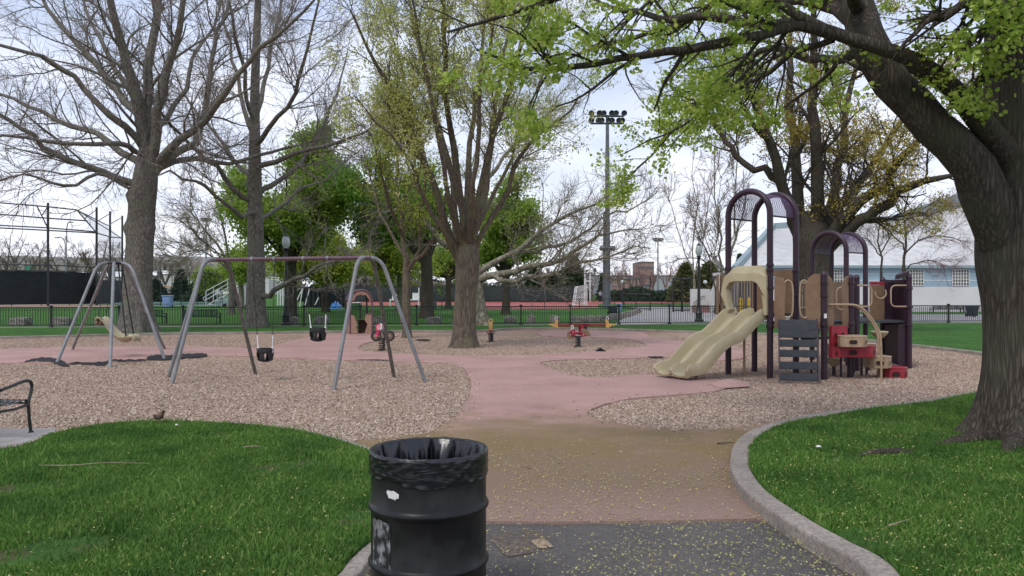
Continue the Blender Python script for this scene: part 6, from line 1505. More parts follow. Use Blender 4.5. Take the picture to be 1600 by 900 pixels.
    # boards beyond R1
    board((5.95, 15.25), (6.62, 15.65), [(.10, .98), (.30, .98), (.38, 1.15), (.34, 1.35), (.36, 1.75), (.28, 1.93), (.14, 2.0), (.10, 2.0)], M['tan'], 'side_board')
    board((5.95, 15.25), (6.62, 15.65), [(.92, .98), (.72, .98), (.66, 1.12), (.72, 1.35), (.66, 1.75), (.72, 1.9), (.84, 1.98), (.92, 1.98)], M['tan'], 'side_board')
    board((6.8, 17.3), (7.55, 18.05), [(.1, 1.05), (.9, 1.05), (.9, 1.8), (.75, 1.9), (.25, 1.9), (.1, 1.8)], M['tan'], 'side_board')
    # red topped board
    pA, pB = (7.98, 18.05), (8.38, 18.30)
    A_ = W(1359, 499, 18); 
    board((8.05, 18.0), (8.42, 18.1), [(0, .98), (1, .98), (1, 1.83), (0, 1.83)], M['tan'], 'side_board')
    board((8.05, 18.0), (8.42, 18.1), [(0, 1.835), (1, 1.835), (1, 1.90), (0, 1.90)], M['red'], 'panel_cap', th=.03)
    # small ring toy in front of it
    mb = MB(); c = Wp(1376, 458, 17.5); mb.tube([c+Vector((.12*cos(a_), 0, .12*sin(a_))) for a_ in np.linspace(pi*.9, 2.2*pi, 16)], .018, 8); mb.build('steering_ring', M['tanpipe'], t)
    # D-shaped rails
    def dloop(xa, xb, ya, yb, Y, nm='grab_rail', flip=False):
        a_, b_ = Wp(xa, ya, Y), Wp(xb, yb, Y); r = .09; s = -1 if flip else 1
        x0, x1, z0, z1 = (a_.x, b_.x, a_.z, b_.z)
        if flip: x0, x1 = x1, x0
        pts = [(x0, a_.y, z0), (x1-s*r, a_.y, z0), (x1-s*r*.3, a_.y, z0-r*.3), (x1, a_.y, z0-r), (x1, a_.y, z1+r), (x1-s*r*.3, a_.y, z1+r*.3), (x1-s*r, a_.y, z1), (x0, a_.y, z1)]
        mb = MB(); mb.tube([Vector(p) for p in pts], .017, 8); mb.build(nm, M['tanpipe'], t)
    dloop(1340, 1362, 446, 479, 16.6); dloop(1392, 1416, 446, 479, 17.3, flip=True)
    dloop(1307, 1322, 449, 484, 16.2, flip=True); dloop(1250, 1278, 446, 498, 16.6)
    # barrier bars on the right deck between R7 and Q4
    mb = MB(); a, b = Vector((8.66, 17.5, 0)), Vector((8.62, 18.6, 0))
    pnl = M['purple']
    mb.box((a+b)/2-O+Vector((0, 0, 1.0)), (.05, 1.0, 1.9), bev=.01); mb.build('end_wall', pnl, t)
    mb = MB(); mb.box(Vector((8.62, 18.5, 0))-O+Vector((-.07, -.35, 1.42)), (.35, .05, .98), bev=.01); mb.build('end_wall', pnl, t); mb = MB(); mb.box(Vector((8.62, 18.0, 0))-O+Vector((-.04, -.5, .5)), (.30, .05, .95), bev=.01); mb.build('end_wall', pnl, t)
    mb = MB(); mb.slab([(0, 0), (.24, .10), (.20, .17), (.02, .10)], Vector((8.42, 17.5, 1.95))-O, (1, 0, 0), (0, 0, 1), .2); mb.build('cap_plate', M['purple'], t)
    mb = MB()
    for f in np.linspace(0, 1, 7):
        q = Vector((8.62, 18.6, 0))*(1-f)+Vector((9.66, 20.6, 0))*f-O; mb.tube([q+Vector((0, 0, 1.05)), q+Vector((0, 0, 1.9))], .012, 6)
    mb.tube([Vector((8.62, 18.6, 1.9))-O, Vector((9.66, 20.6, 1.9))-O], .018, 8); mb.build('barrier', M['purple'], t)
    # rails between tower B posts and rear
    for a_, b_ in (((7.55, 18.1), Q1), (Q2, Q4), (P4, (6.75, 17.3))):
        mb = MB()
        for z in (1.35, 1.85): mb.tube([L(*a_, z), L(*b_, z)], .017, 8)
        mb.build('cross_rail', M['tanpipe'], t)
    # bubble of cream plastic behind P4
    c = Wp(1258, 478, 18.2); mb = MB(); mb.sphere(c, .36, 20, 14, (1, .55, 1)); mb.tube([c+Vector((.36*cos(a_), -.12, .36*sin(a_))) for a_ in np.linspace(0, 2*pi, 28, endpoint=False)], .04, 8, closed=True); mb.build('bubble_panel', M['cream'], t)
    # slatted climber (steps) between P3 and R1
    tl, tr_ = L(5.0, 15.5)*.84+L(5.95, 15.25)*.16, L(5.0, 15.5)*.14+L(5.95, 15.25)*.86
    dn = Vector((-.25, -.80, 0)); lad = None
    zz = lambda f: (1.12*(1-f)**.0)*(1-f**1.25)+.0
    for side in (tl, tr_):
        pts = []
        for f in np.linspace(0, 1, 12): pts.append(Vector((side.x, side.y, 0))+dn*(.05+f*1.0)+Vector((0, 0, 1.10-1.13*f**1.35 if f > .05 else 1.15)))
        mb = MB()
        for a_, b_ in zip(pts[:-1], pts[1:]): mb.beam(a_, b_+(b_-a_)*.1, .028, .07)
        lo = mb.build('climber_side', M['purple'], t); lad = lad or lo
    for k, f in enumerate((.06, .16, .30, .45, .60, .76, .90)):
        a_ = Vector((tl.x, tl.y, 0))+dn*(.05+f)+Vector((0, 0, 1.10-1.13*f**1.35)); b_ = Vector((tr_.x, tr_.y, 0))+dn*(.05+f)+Vector((0, 0, 1.10-1.13*f**1.35))
        mb = MB(); mb.beam(a_, b_, .03, .138, (0, .25, 1), bev=.006); mb.build('step', M['slate'], t)
    # climbing blocks: hexagonal boxes with rounded windows as dark plates
    def block(px0, px1, py0, py1, Y, mat, dep=.42, side=.3, hollow=2):
        a_, b_ = Wp(px0, py0, Y), Wp(px1, py1, Y); w = b_.x-a_.x; h = a_.z-b_.z; zc = (a_.z+b_.z)/2; xc = (a_.x+b_.x)/2; y0 = a_.y
        hexo = [(-w/2, -.02), (-w/2+.06, -.10), (w/2-.16, -.14), (w/2, .02), (w/2-.02, dep*.8), (-w/2+.05, dep*.9)]
        mb = MB(); n = 6
        Vt = [(xc+p[0], y0+p[1], zc+h/2) for p in hexo]; Vb = [(xc+p[0], y0+p[1], zc-h/2) for p in hexo]
        mb.add(Vt+Vb, [tuple(range(n)), tuple(reversed(range(n, 2*n)))]+[(i, n+i, n+(i+1) % n, (i+1) % n) for i in range(n)])
        lip = [(xc+p[0]*1.03, y0+p[1]*1.03-.003) for p in hexo]
        mb.add([(x_, y_, zc+h/2-.02) for x_, y_ in lip]+[(x_, y_, zc+h/2+.008) for x_, y_ in lip], [tuple(reversed(range(n))), tuple(range(n, 2*n))]+[(i, (i+1) % n, n+(i+1) % n, n+i) for i in range(n)])
        bl = mb.build('climbing_block', mat, t, bevel=.012)
        # openings as rimmed dark plates on the face, inner shade painted in
        for (i0, i1, fr, ww) in ((1, 2, .45, .17), (2, 3, .5, .08)):
            p, q = Vector((*hexo[i0], 0)), Vector((*hexo[i1], 0)); c_ = p*(1-fr)+q*fr; u_ = (q-p).normalized(); nn = Vector((u_.y, -u_.x, 0))
            ce = Vector((xc+c_.x, y0+c_.y, zc-.01)); rh = h*.23
            out = [(ww/2*cos(s_)*(1 if abs(cos(s_)) < .8 else .95), rh*max(-1, min(1, 1.25*sin(s_)))) for s_ in np.linspace(0, 2*pi, 20, endpoint=False)]
            mb = MB(); mb.slab(out, ce+nn*.004, u_, (0, 0, 1), .006); mb.build('hole_shade_plate', pm_dark, bl)
            mb = MB(); mb.tube([ce+nn*.006+u_*a1+Vector((0, 0, b1)) for a1, b1 in out], .007, 6, closed=True); mb.build('hole_rim', mat, bl)
        return bl
    pm_dark = pm('painted_hole_shade', (.03, .012, .012), (.02, .01, .01), 5)  # dark tone paints the shade inside the openings
    board((5.95+.12, 15.22), (6.45, 15.42), [(0, .42), (1, .42), (1, 1.03), (0, 1.03)], M['red'], 'red_wall', th=.05)
    for u_, z_ in ((.25, .87), (.68, .87), (.3, .5), (.25, .68)):
        c_ = Vector((6.07, 15.22, 0))*(1-u_)+Vector((6.45, 15.42, 0))*u_-O+Vector((.012, -.03, z_)); mb = MB(); mb.box(c_, (.07, .012, .05), Matrix.Rotation(.48, 3, 'Z'), .004); mb.build('hole_shade_plate', pm_dark, t)  # dark plates on the red wall, opening shade put into their colour
    block(1301, 1370, 540.5, 558, 15.35, M['red']); block(1312, 1357, 525, 542, 15.1, M['tanpipe']); block(1357, 1394, 557, 575, 15.5, M['tanpipe']); block(1382, 1419, 574, 593, 15.6, M['red'])
    # legs below the blocks
    mb = MB()
    for px, Y in ((1314, 15.6), (1346, 16.0), (1354, 16.1), (1372, 15.8), (1405, 15.75)):
        p = W(px, 0, Y); mb = MB(); mb.tube([Vector((p.x, Y, -.02))-O, Vector((p.x, Y, .5 if px < 1360 else .12))-O], .025, 8); mb.build('block_leg', M['purple'], t)
    # cream stepping pods on posts
    for px, py, Y, w_, hp in ((1374, 519, 16.2, .33, 0), (1357, 537, 16.9, .3, 0), (1303, 562, 15.9, .33, 0)):
        c = Wp(px, py, Y); mb = MB(); mb.lathe([(.05, -.13), (w_*.30, -.09), (w_*.5, -.015), (w_*.52, .005), (w_*.48, .022), (w_*.3, .026), (.001, .026)], c, 20); pd = mb.build('stepping_pod', M['cream'], t)
        mb = MB(); mb.tube([Vector((c.x, c.y, -.02)), c+Vector((0, 0, -.1))], .035, 10); mb.build('pod_post', M['purple'], t)
    # long curved handrails
    for off in (0, 1):
        pts = [(1294, 476, 15.3), (1320, 476, 15.25), (1337, 477, 15.2), (1350, 484, 15.2), (1362, 498, 15.2), (1372, 514, 15.2), (1376, 530, 15.2), (1377, 560, 15.2), (1377, 594, 15.2)]
        P_ = smooth_curve([tuple(Wp(a_-off*4, b_, c_+off*.55)) for a_, b_, c_ in pts], 5); mb = MB(); mb.tube(P_.tolist(), .021, 10); mb.build('handrail', M['tanpipe'], t)
    # underside: tube and braces
    mb = MB(); mb.tube([L(5.9, 16.3, .72), L(6.9, 16.9, .72)], .03, 8); mb.tube([L(5.4, 15.9, .95), L(6.7, 17.2, .95)], .03, 8)
    for p in ((6.1, 16.3), (6.35, 16.6), (6.9, 16.2), (7.05, 16.5)): mb.tube([L(*p, -.02), L(*p, 1.05)], .024, 8)
    mb.build('under_frame', M['iron'], t)
    mb = MB(); mb.box(L(5.95, 15.25, 1.22)+Vector((.0, -.064, .0)), (.05, .012, .085)); mb.build('age_label', M['white'], t)
play_structure()
# ------------------------------------------------------------------ picket fence round the play area
def fence_pt(px):
    a, b = (-26.5, 35.4), (32.0, 41.9)      # straight line on the ground
    k = (px-800)/F; dx, dy = b[0]-a[0], b[1]-a[1]; s = (k*a[1]-a[0])/(dx-k*dy); return Vector((a[0]+dx*s, a[1]+dy*s, GZ))
def picket_fence():
    pxs = [-110, -16, 80, 186, 286, 387, 475, 563, 651, 733, 814, 891, 967, 1046, 1124, 1200, 1275, 1350, 1420, 1482, 1560, 1640, 1710]
    pts = [fence_pt(p) for p in pxs]; o = fence_pt(800); t = empty('picket_fence', o, 'long low black green iron picket fence behind the play area', 'fence')
    hgt = .90
    for p in pts:
        mb = MB(); q = p-o
        mb.box(q+Vector((0, 0, .46)), (.075, .075, .92)); mb.lathe([(.10, 0), (.10, .05), (.07, .08)], q, 10)
        mb.lathe([(.05, .90), (.085, .925), (.085, .945), (.05, .975), (.001, .99)], q, 10); mb.build('post', M['fence_green'], t, smooth=False)
    for a, b in zip(pts[:-1], pts[1:]):
        mb = MB(); d = (b-a); n = max(10, int(d.length/.112)); a_, b_ = a-o, b-o
        mb.beam(a_+Vector((0, 0, hgt-.02)), b_+Vector((0, 0, hgt-.02)), .045, .05); mb.beam(a_+Vector((0, 0, .10)), b_+Vector((0, 0, .10)), .035, .035)
        mb.beam(a_+Vector((0, 0, hgt-.13)), b_+Vector((0, 0, hgt-.13)), .02, .02)
        for i in range(1, n):
            p = a_+d*(i/n); mb.box(p+Vector((0, 0, .49)), (.018, .018, .76))
        mb.build('panel', M['fence_green'], t, smooth=False)
picket_fence()
a, b = fence_pt(-200), fence_pt(1850); d = (b-a).normalized(); nn = Vector((-d.y, d.x, 0))
sheet('path', [tuple((p+nn*w)[:2]) for p, w in ((a, -.35), (b, -.35), (b, .25), (a, .25))], GZ+.008, M['slabc'])

# granite blocks
M['granite'] = pm('rough_granite', (.30, .27, .25), (.20, .18, .165), 4, rough=.9, bump=.8, bscale=9, bdist=.05, fine=(.12, .11, .10), fscale=25, famt=.5)
M['granite_top'] = M['granite']
def granite(px, py, w, h, label, group, seed, dY=1.6, deep=.6):
    p = fence_pt(px); p = Vector(((px-800)/F*(p.y+dY), p.y+dY, GZ)) if dY is not None else G(px, py, GZ)
    Yd = p.y; ww, hh = w/F*Yd, h/F*Yd; rs = random.Random(seed)
    mb = MB(); bm = bmesh.new(); bmesh.ops.create_cube(bm, size=1)
    bmesh.ops.subdivide_edges(bm, edges=bm.edges, cuts=3, use_grid_fill=True)
    for v in bm.verts:
        c = v.co; k = 1-.10*(abs(c.x)*2)**4*(abs(c.z)*2)**4-.06*(abs(c.y*2))**4
        v.co = Vector((c.x*ww*k+rs.uniform(-.02, .02), c.y*deep*k+rs.uniform(-.02, .02), (c.z+.5)*hh*(1-.05*(abs(c.x)*2)**4)+(rs.uniform(-.025, .02) if c.z > .4 else 0)-.03))
    me = bpy.data.meshes.new('granite_block'); bm.to_mesh(me); bm.free(); me.materials.append(M['granite'])
    o = bpy.data.objects.new('granite_block', me); S.collection.objects.link(o); o.location = p; o.rotation_euler = (0, 0, rs.uniform(-.15, .15))
    tag(o, label, 'granite block', group); return o
gl = 'grey granite seating blocks on the lawn beyond the fence'
for i, (px, w, h, lab) in enumerate([(33, 27, 14, 'granite block on the lawn at the far left, left of the first fence post seen'),
    (97, 30, 14, 'granite block behind the fence left of the round swing frame'), (157, 14, 13, 'small granite block seen behind the tan moulded swing seat'),
    (458, 17, 13, 'granite block beyond the fence right of the lamp post base'), (503, 21, 13, 'granite block behind the fence between lamp post and playhouse'),
    (592, 14, 13, 'granite block behind the fence right of the playhouse'), (628, 7, 12, 'narrow granite block half hidden by the slender tree trunk'),
    (678, 22, 12, 'granite block behind the fence at the foot of the blackish trunk'), (797, 18, 12, 'granite block behind the fence right of the yellow spring rider'),
    (830, 13, 13, 'granite block behind the fence above the left seesaw seat'), (867, 15, 13, 'slanted granite block just right of the left seesaw seat')]):
    granite(px, 0, w, h, lab, gl, i+1)
gw = 'granite blocks set in a curving wall by the plaza'
rowlab = 'granite block in the curving row along the edge of the plaza'
for i, (px, py, w, h) in enumerate([(903, 504, 25, 11), (923, 503.5, 14, 11), (936, 502.5, 11, 10.5), (947, 501.5, 10, 10), (958, 500, 11, 11), (968, 498.5, 8, 10), (974, 497, 8, 10), (981, 495.5, 8, 9.5), (987, 493.5, 7, 9), (992, 491.5, 7, 8.5), (996, 489, 6, 8), (998, 486.5, 5, 7)]):
    granite(px, py, w, h, ('granite block in the curving row beside the plaza, '+['', 'second', 'third', 'fourth', 'fifth', 'sixth', 'seventh', 'eighth', 'ninth', 'tenth', 'eleventh', ''][i]+' from its near end') if 0 < i < 11 else ('long granite block starting the curving row beside the plaza' if i == 0 else 'farthest small granite block ending the curving row by the plaza'), gw, 40+i, dY=None, deep=.5)

# ------------------------------------------------------------------ lamp posts
M['lamp_glass'] = pm('milky_lamp_glass', (.55, .57, .56), (.42, .46, .45), 4, rough=.25, spec=.6)
def lamp_post(px, base_py, globe_py, label, mat='iron', Yd=None, thin=1.0, glass='lamp_glass', group=None):
    g = G(px, base_py, GZ); Yd = g.y; h = W(0, globe_py, Yd).z-GZ
    t = empty('lamp_post', (g.x, Yd, GZ), label, 'street lamp', group)
    mb = MB(); r = .085*thin; hp = h-.42
    mb.lathe([(r*2.9, 0), (r*2.9, .10), (r*2.2, .16), (r*2.1, .40), (r*2.5, .45), (r*1.6, .62), (r*1.15, .85), (r*1.1, 1.0), (r, 1.05), (r*.72, hp*.97), (r*1.2, hp*.975), (r*1.3, hp*.99), (r*.9, hp), (r*1.7, hp+.05), (r*1.3, hp+.09)], (0, 0, 0), 14); mb.build('post', M[mat], t)
    mb = MB(); mb.lathe([(.10, hp+.09), (.16, hp+.20), (.19, hp+.36), (.17, hp+.52), (.12, hp+.64), (.05, hp+.68), (.001, hp+.68)], (0, 0, 0), 16); mb.build('globe', M[glass], t)
    mb = MB(); mb.lathe([(.14, hp+.64), (.10, hp+.70), (.03, hp+.76), (.02, hp+.84), (.001, hp+.88)], (0, 0, 0), 12); mb.build('finial', M[mat], t)
lamp_post(447, 508.5, 377, 'black lamp post with milky acorn globe behind the toddler swing beam')
lamp_post(1092, 502.5, 390, 'black lamp post with pointed lantern beside the plaza', glass='lamp_glass')
for px, by, gy, lab in ((163, 476, 440, 'distant lamp beyond the windscreen'),):
    pass
def far_lamp(px, base_py, top_py, label):
    g = G(px, base_py, GZ); Yd = g.y; h = W(0, top_py, Yd).z-GZ; t = empty('park_lamp', (g.x, Yd, GZ), label, 'street lamp', None)
    mb = MB(); mb.tube([(0, 0, 0), (0, 0, h-.3)], [.08, .05], 8); mb.build('pole', M['iron'], t)
    mb = MB(); mb.sphere((0, 0, h), .28, 12, 8); mb.build('globe', M['lamp_glass'], t)
far_lamp(973, 476, 441, 'small round globe lamp beside the open chain link gate')
far_lamp(347, 474, 440, 'small globe lamp above the bleacher rail')
far_lamp(1102, 474, 441, 'small globe lamp behind the white concrete wall')

# ------------------------------------------------------------------ light towers and poles
def light_tower():
    g = G(949, 481.5, GZ); Yd = g.y; h = W(0, 180, Yd).z-GZ; s = Yd/F
    t = empty('light_tower', (g.x, Yd, GZ), 'tall steel sports light tower with two rows of floodlights', 'light tower')
    steel = pm('dull_grey_steel', (.10, .11, .125), (.14, .15, .165), 3, rough=.55, metal=.3)
    mb = MB(); mb.tube([(0, 0, 0), (0, 0, h*.5), (0, 0, h)], [.32, .24, .15], 14); mb.lathe([(.55, 0), (.55, .2), (.35, .3)], (0, 0, 0), 14); mb.build('pole', steel, t)
    mb = MB(); mb.tube([(-6*s, 0, 0), (-5*s, 0, h*.5)], .09, 8); mb.tube([(-5*s, 0, h*.45), (0, 0, h*.46)], .05, 6); mb.build('conduit', steel, t)
    zc = W(0, 388, Yd).z-GZ; mb = MB()
    for dx in (-6, 6): mb.lathe([(.001, zc-.25), (.35, zc-.22), (.45, zc), (.35, zc+.22), (.001, zc+.25)], (dx*s*.95, 0, 0), 14)
    mb.build('loudspeaker', steel, t)
    dark = pm('floodlight_housing', (.09, .10, .12), (.13, .14, .16), 3, rough=.5)
    for row, z in ((0, h-.1), (1, W(0, 193, Yd).z-GZ)):
        mb = MB(); mb.beam((-26*s, 0, z), (26*s, 0, z), .14, .16); mb.build('crossarm', steel, t)
        for k in range(6 if row == 0 else 7):
            x = (-24+48*k/(5 if row == 0 else 6)+(1.5 if k % 2 else -1.5))*s
            mb = MB(); Mx = Matrix.Rotation(radians(115), 3, 'X'); mb.lathe([(.10, -.28), (.18, -.2), (.27, .12), (.29, .2), (.25, .2), (.15, .0), (.001, -.02)], (x, -.18, z+.3), 12, Mx); mb.build('floodlight', dark, t)
light_tower()
def far_mast(px, base_py, top_py, label, arm=6, r=.16, name='light_mast'):
    g = G(px, base_py, GZ); Yd = g.y; h = W(0, top_py, Yd).z-GZ; s = Yd/F; t = empty(name, (g.x, Yd, GZ), label, 'light mast')
    m = M['galv']; mb = MB(); mb.tube([(0, 0, 0), (0, 0, h)], [r, r*.6], 8); mb.build('pole', m, t)
    mb = MB(); mb.beam((-arm*s, 0, h-.1), (arm*s, 0, h-.1), .12, .14)
    for x in (-1, -.35, .35, 1): mb.box((x*arm*s, -.2, h+.2), (.5, .35, .45))
    mb.build('lamp_bank', m, t)
far_mast(1028, 470.5, 376, 'slim distant light mast with a small lamp bank right of the light tower')
far_mast(322, 472, 345, 'slim distant floodlight mast behind the toddler swing frame', 5)
def street_light(px, base_py, top_py, arm, label, Yd=150):
    h = W(0, top_py, Yd).z-GZ; s = Yd/F; x = W(px, 0, Yd).x; t = empty('street_light', (x, Yd, GZ), label, 'street lamp')
    mb = MB(); P_ = smooth_curve([(0, 0, 0), (0, 0, h*.8), (arm*s*.15, 0, h*.95), (arm*s*.5, 0, h), (arm*s, 0, h)], 6); mb.tube(P_.tolist(), .11, 8); mb.build('pole', M['galv'], t)
    mb = MB(); mb.box((arm*s, 0, h-.05), (.9, .35, .2), bev=.05); mb.build('lamp_head', M['galvdark'], t)
street_light(104, 470, 347, 7, 'tall thin street light behind the backstop, arm pointing right', 170)
street_light(102, 470, 371, -13, 'shorter curved street light behind the backstop, arm pointing left', 175)
street_light(273, 470, 410, 6, 'small curved street light below the highway deck', 160)

# ------------------------------------------------------------------ chain link fences, backstop, windscreens
M['chain'] = mesh_fabric('black_chain_link', (.02, .022, .022), .055, .006, 'XZ')
M['net'] = mesh_fabric('white_goal_net', (.75, .75, .75), .11, .018, 'XZ')
M['windscreen'] = pm('dark_windscreen_cloth', (.010, .015, .017), (.016, .022, .024), .6, rough=.8, bump=.5, bscale=1.5, bdist=.2)
M['screen_green'] = pm('dark_green_windscreen', (.022, .034, .034), (.03, .044, .042), .5, rough=.85, bump=.4, bscale=1.5, bdist=.1)
def link_fence(name, pa, pb, h, nposts, label, mesh=True, screen=None, rails=(1.0,), pr=.045, post_px=None):
    pa, pb = Vector(pa), Vector(pb); d = pb-pa; ang = math.atan2(d.y, d.x); L_ = d.length
    t = empty(name, (pa.x, pa.y, GZ), label, 'fence', rz=ang)
    fr = np.linspace(0, 1, nposts) if post_px is None else post_px
    for f in fr:
        mb = MB(); mb.tube([(f*L_, 0, 0), (f*L_, 0, h+.06)], pr, 8); mb.build('post', M['iron'], t)
    mb = MB()
    for r in rails: mb.tube([(0, 0, h*r), (L_, 0, h*r)], pr*.7, 6)
    mb.build('rail', M['iron'], t)
    if mesh: mb = MB().add([(0, .02, .05), (L_, .02, .05), (L_, .02, h), (0, .02, h)], [(0, 1, 2, 3)]); mb.build('chain_link', M['chain'], t, smooth=False)
    if screen:
        n = 40; V = []; z0, z1, m_ = screen
        for i in range(n+1):
            f = i/n
            for k in range(5): q = k/4; V.append((f*L_, -.05-.06*sin(q*pi)*(.6+.4*sin(f*37)), z0+(z1-z0)*q-.05*sin(f*nposts*pi)**2*(q == 1)))
        mb = MB().add(V, [(i*5+k, (i+1)*5+k, (i+1)*5+k+1, i*5+k+1) for i in range(n) for k in range(4)]); mb.build('windscreen', m_, t)
    return t
# tall ball field fence
lf = [(247-190)/(345-190), 1]
link_fence('chain_link_fence', G(190, 479, GZ), G(345, 476.5, GZ), 3.75, 0, 'tall black chain link fence left of the bleachers', rails=(1.0, .05), post_px=[(x-190)/155.0 for x in (247, 264.5, 279, 292.5, 305.5, 318)]+[0, 1])
# outfield fence with sponsor banner
tb = link_fence('outfield_fence', G(205, 467.5, GZ), G(335, 467.5, GZ), 2.6, 8, 'outfield fence with white lettered sponsor banner and yellow top cap', mesh=False, screen=(.05, 1.3, M['screen_green']))
Lb = (G(335, 467.5, GZ)-G(205, 467.5, GZ)).length
mb = MB(); mb.box((Lb/2, -.14, 1.95), (Lb, .03, 1.1)); bn = mb.build('banner', pm('off_white_banner', (.55, .53, .50), (.42, .38, .36), .6, rough=.8), tb)
mb = MB(); mb.tube([(0, -.05, 2.66), (Lb, -.05, 2.66)], .10, 8); mb.build('yellow_cap', M['yellow'], tb)
def text(s, loc, size, mat, parent, rot=(pi/2, 0, 0), ext=.005, name='lettering'):
    cu = bpy.data.curves.new(name, 'FONT'); cu.body = s; cu.size = size; cu.extrude = ext; cu.materials.append(mat)
    tmp = bpy.data.objects.new(name, cu); S.collection.objects.link(tmp); dg = bpy.context.evaluated_depsgraph_get()
    me = bpy.data.meshes.new_from_object(tmp.evaluated_get(dg)); bpy.data.objects.remove(tmp); o = bpy.data.objects.new(name, me)
    S.collection.objects.link(o); o.location = loc; o.rotation_euler = rot; o.parent = parent; return o
Mt = pm('dark_banner_ink', (.05, .05, .06), (.06, .06, .07), 3); Mw = pm('white_banner_ink', (.9, .9, .9), (.8, .8, .8), 3)
sx = Lb/130
for x0, x1 in ((236, 262), (283, 306)):
    mb = MB(); mb.box(((x0+x1)/2*sx-205*sx, -.162, 1.9), ((x1-x0)*sx, .01, .85)); mb.build('banner_field', Mt, bn)
text('ITY BA', ((238-205)*sx, -.17, 1.62), .95, Mw, bn); text('BANK', ((284-205)*sx, -.17, 1.62), .85, Mw, bn)
# dark far fence along the track
link_fence('track_fence', G(520, 472.8, GZ), G(905, 472.8, GZ), 2.35, 14, 'long black chain link fence with dark screen on the far side of the track', screen=(.3, 2.2, M['screen_green']), rails=(1.0, .1))
link_fence('track_fence', G(905, 472.5, GZ), G(970, 472.5, GZ), 2.3, 4, 'open black chain link fence between goalposts and light tower', rails=(1.0, .1))
link_fence('chain_link_gate', G(975, 481.8, GZ), G(1016, 486, GZ), 2.75, 3, 'open black chain link gate beside the small globe lamp', rails=(1.0, .5, .05))
link_fence('chain_link_fence', G(1016, 476, GZ), G(1052, 476.5, GZ), 1.7, 3, 'low chain link fence section behind the open gate', rails=(1.0, .05))
link_fence('chain_link_fence', G(1052, 487.5, GZ), G(1079, 487, GZ), 2.6, 3, 'chain link fence section ending at the white concrete wall', rails=(1.0, .05), pr=.07)
link_fence('low_track_rail', G(690, 483, GZ), G(960, 483.5, GZ), .9, 6, 'thin dark low rail with posts at the near side of the red track', mesh=False, rails=(1.0,), pr=.03)
# windscreen fence at far left
link_fence('windscreen_fence', G(-260, 482, GZ), G(151, 476.5, GZ), 3.9, 9, 'tall ball field fence covered with black windscreen cloth at far left', mesh=False, screen=(.15, 3.85, M['windscreen']), rails=(1.0,))
link_fence('windscreen_fence', G(152, 477, GZ), G(196, 474, GZ), 3.4, 3, 'short black windscreen section behind the round swing frame', mesh=True, screen=(.15, 3.0, M['windscreen']), rails=(1.0,))
def backstop():
    t = empty('backstop', G(75, 478.5, GZ), 'tall black baseball backstop frame with overhanging net panels at left', 'backstop'); o = t.location.copy(); Yb = o.y
    def q(px, py, Y): return W(px, py, Y)-o
    ps = [(75, 317, Yb), (151, 324, Yb+4), (172, 330, Yb+12), (191, 337, Yb+20)]
    prev = None
    for px, py, Y in ps:
        mb = MB(); top = q(px, py, Y); mb.tube([Vector((top.x, top.y, 0)), top], .13, 8); mb.build('post', M['iron'], t)
    top_far = [q(-60, 312, Yb-3), q(75, 323, Yb-3), q(120, 328, Yb-3)]
    mids = [[q(-60, 330, Yb-1.5), q(75, 341, Yb-1.5), q(136, 345, Yb-.5)], [q(-60, 349, Yb), q(75, 356, Yb), q(148, 362, Yb)], [q(-60, 353, Yb), q(75, 360, Yb), q(150, 364, Yb+4)]]
    mb = MB()
    for line in [top_far]+mids: mb.tube(line, .07, 6)
    c1, c2, c3 = q(120, 328, Yb-3), q(151, 364, Yb+4), q(190, 372, Yb+20); c4 = q(168, 352, Yb+12)
    mb.tube([c1, c2], .07, 6); mb.tube([c1, c4], .07, 6); mb.tube([c1, q(190, 372, Yb+20)], .06, 6); mb.tube([c2, q(172, 370, Yb+12), c3], .08, 6)
    mb.tube([q(58, 322, Yb-3), q(75, 357, Yb)], .06, 6); mb.tube([q(66, 336, Yb-1.5), q(75, 322, Yb)], .06, 6)
    for a_, b_ in (((133, 341), (150, 328)), ((152, 346), (171, 334)), ((169, 352), (190, 340))): mb.tube([q(*a_, Yb+2), q(*b_, Yb+8)], .055, 6)
    mb.tube([q(-60, 413, Yb), q(75, 414, Yb), q(151, 418, Yb+4)], .06, 6)
    mb.build('crossbar', M['iron'], t)
    m = mesh_fabric('backstop_net', (.10, .10, .105), .06, .010, 'XZ')
    mb = MB(); mb.add([c1, c2, q(172, 370, Yb+12), c3, c4], [(0, 1, 2, 4), (4, 2, 3)])
    mb.add([q(151, 364, Yb+4), q(172, 370, Yb+12), q(191, 374, Yb+20), q(191, 440, Yb+20), q(172, 436, Yb+12), q(151, 430, Yb+4)], [(0, 1, 4, 5), (1, 2, 3, 4)]); mb.build('net_panel', m, t, smooth=False)
backstop()

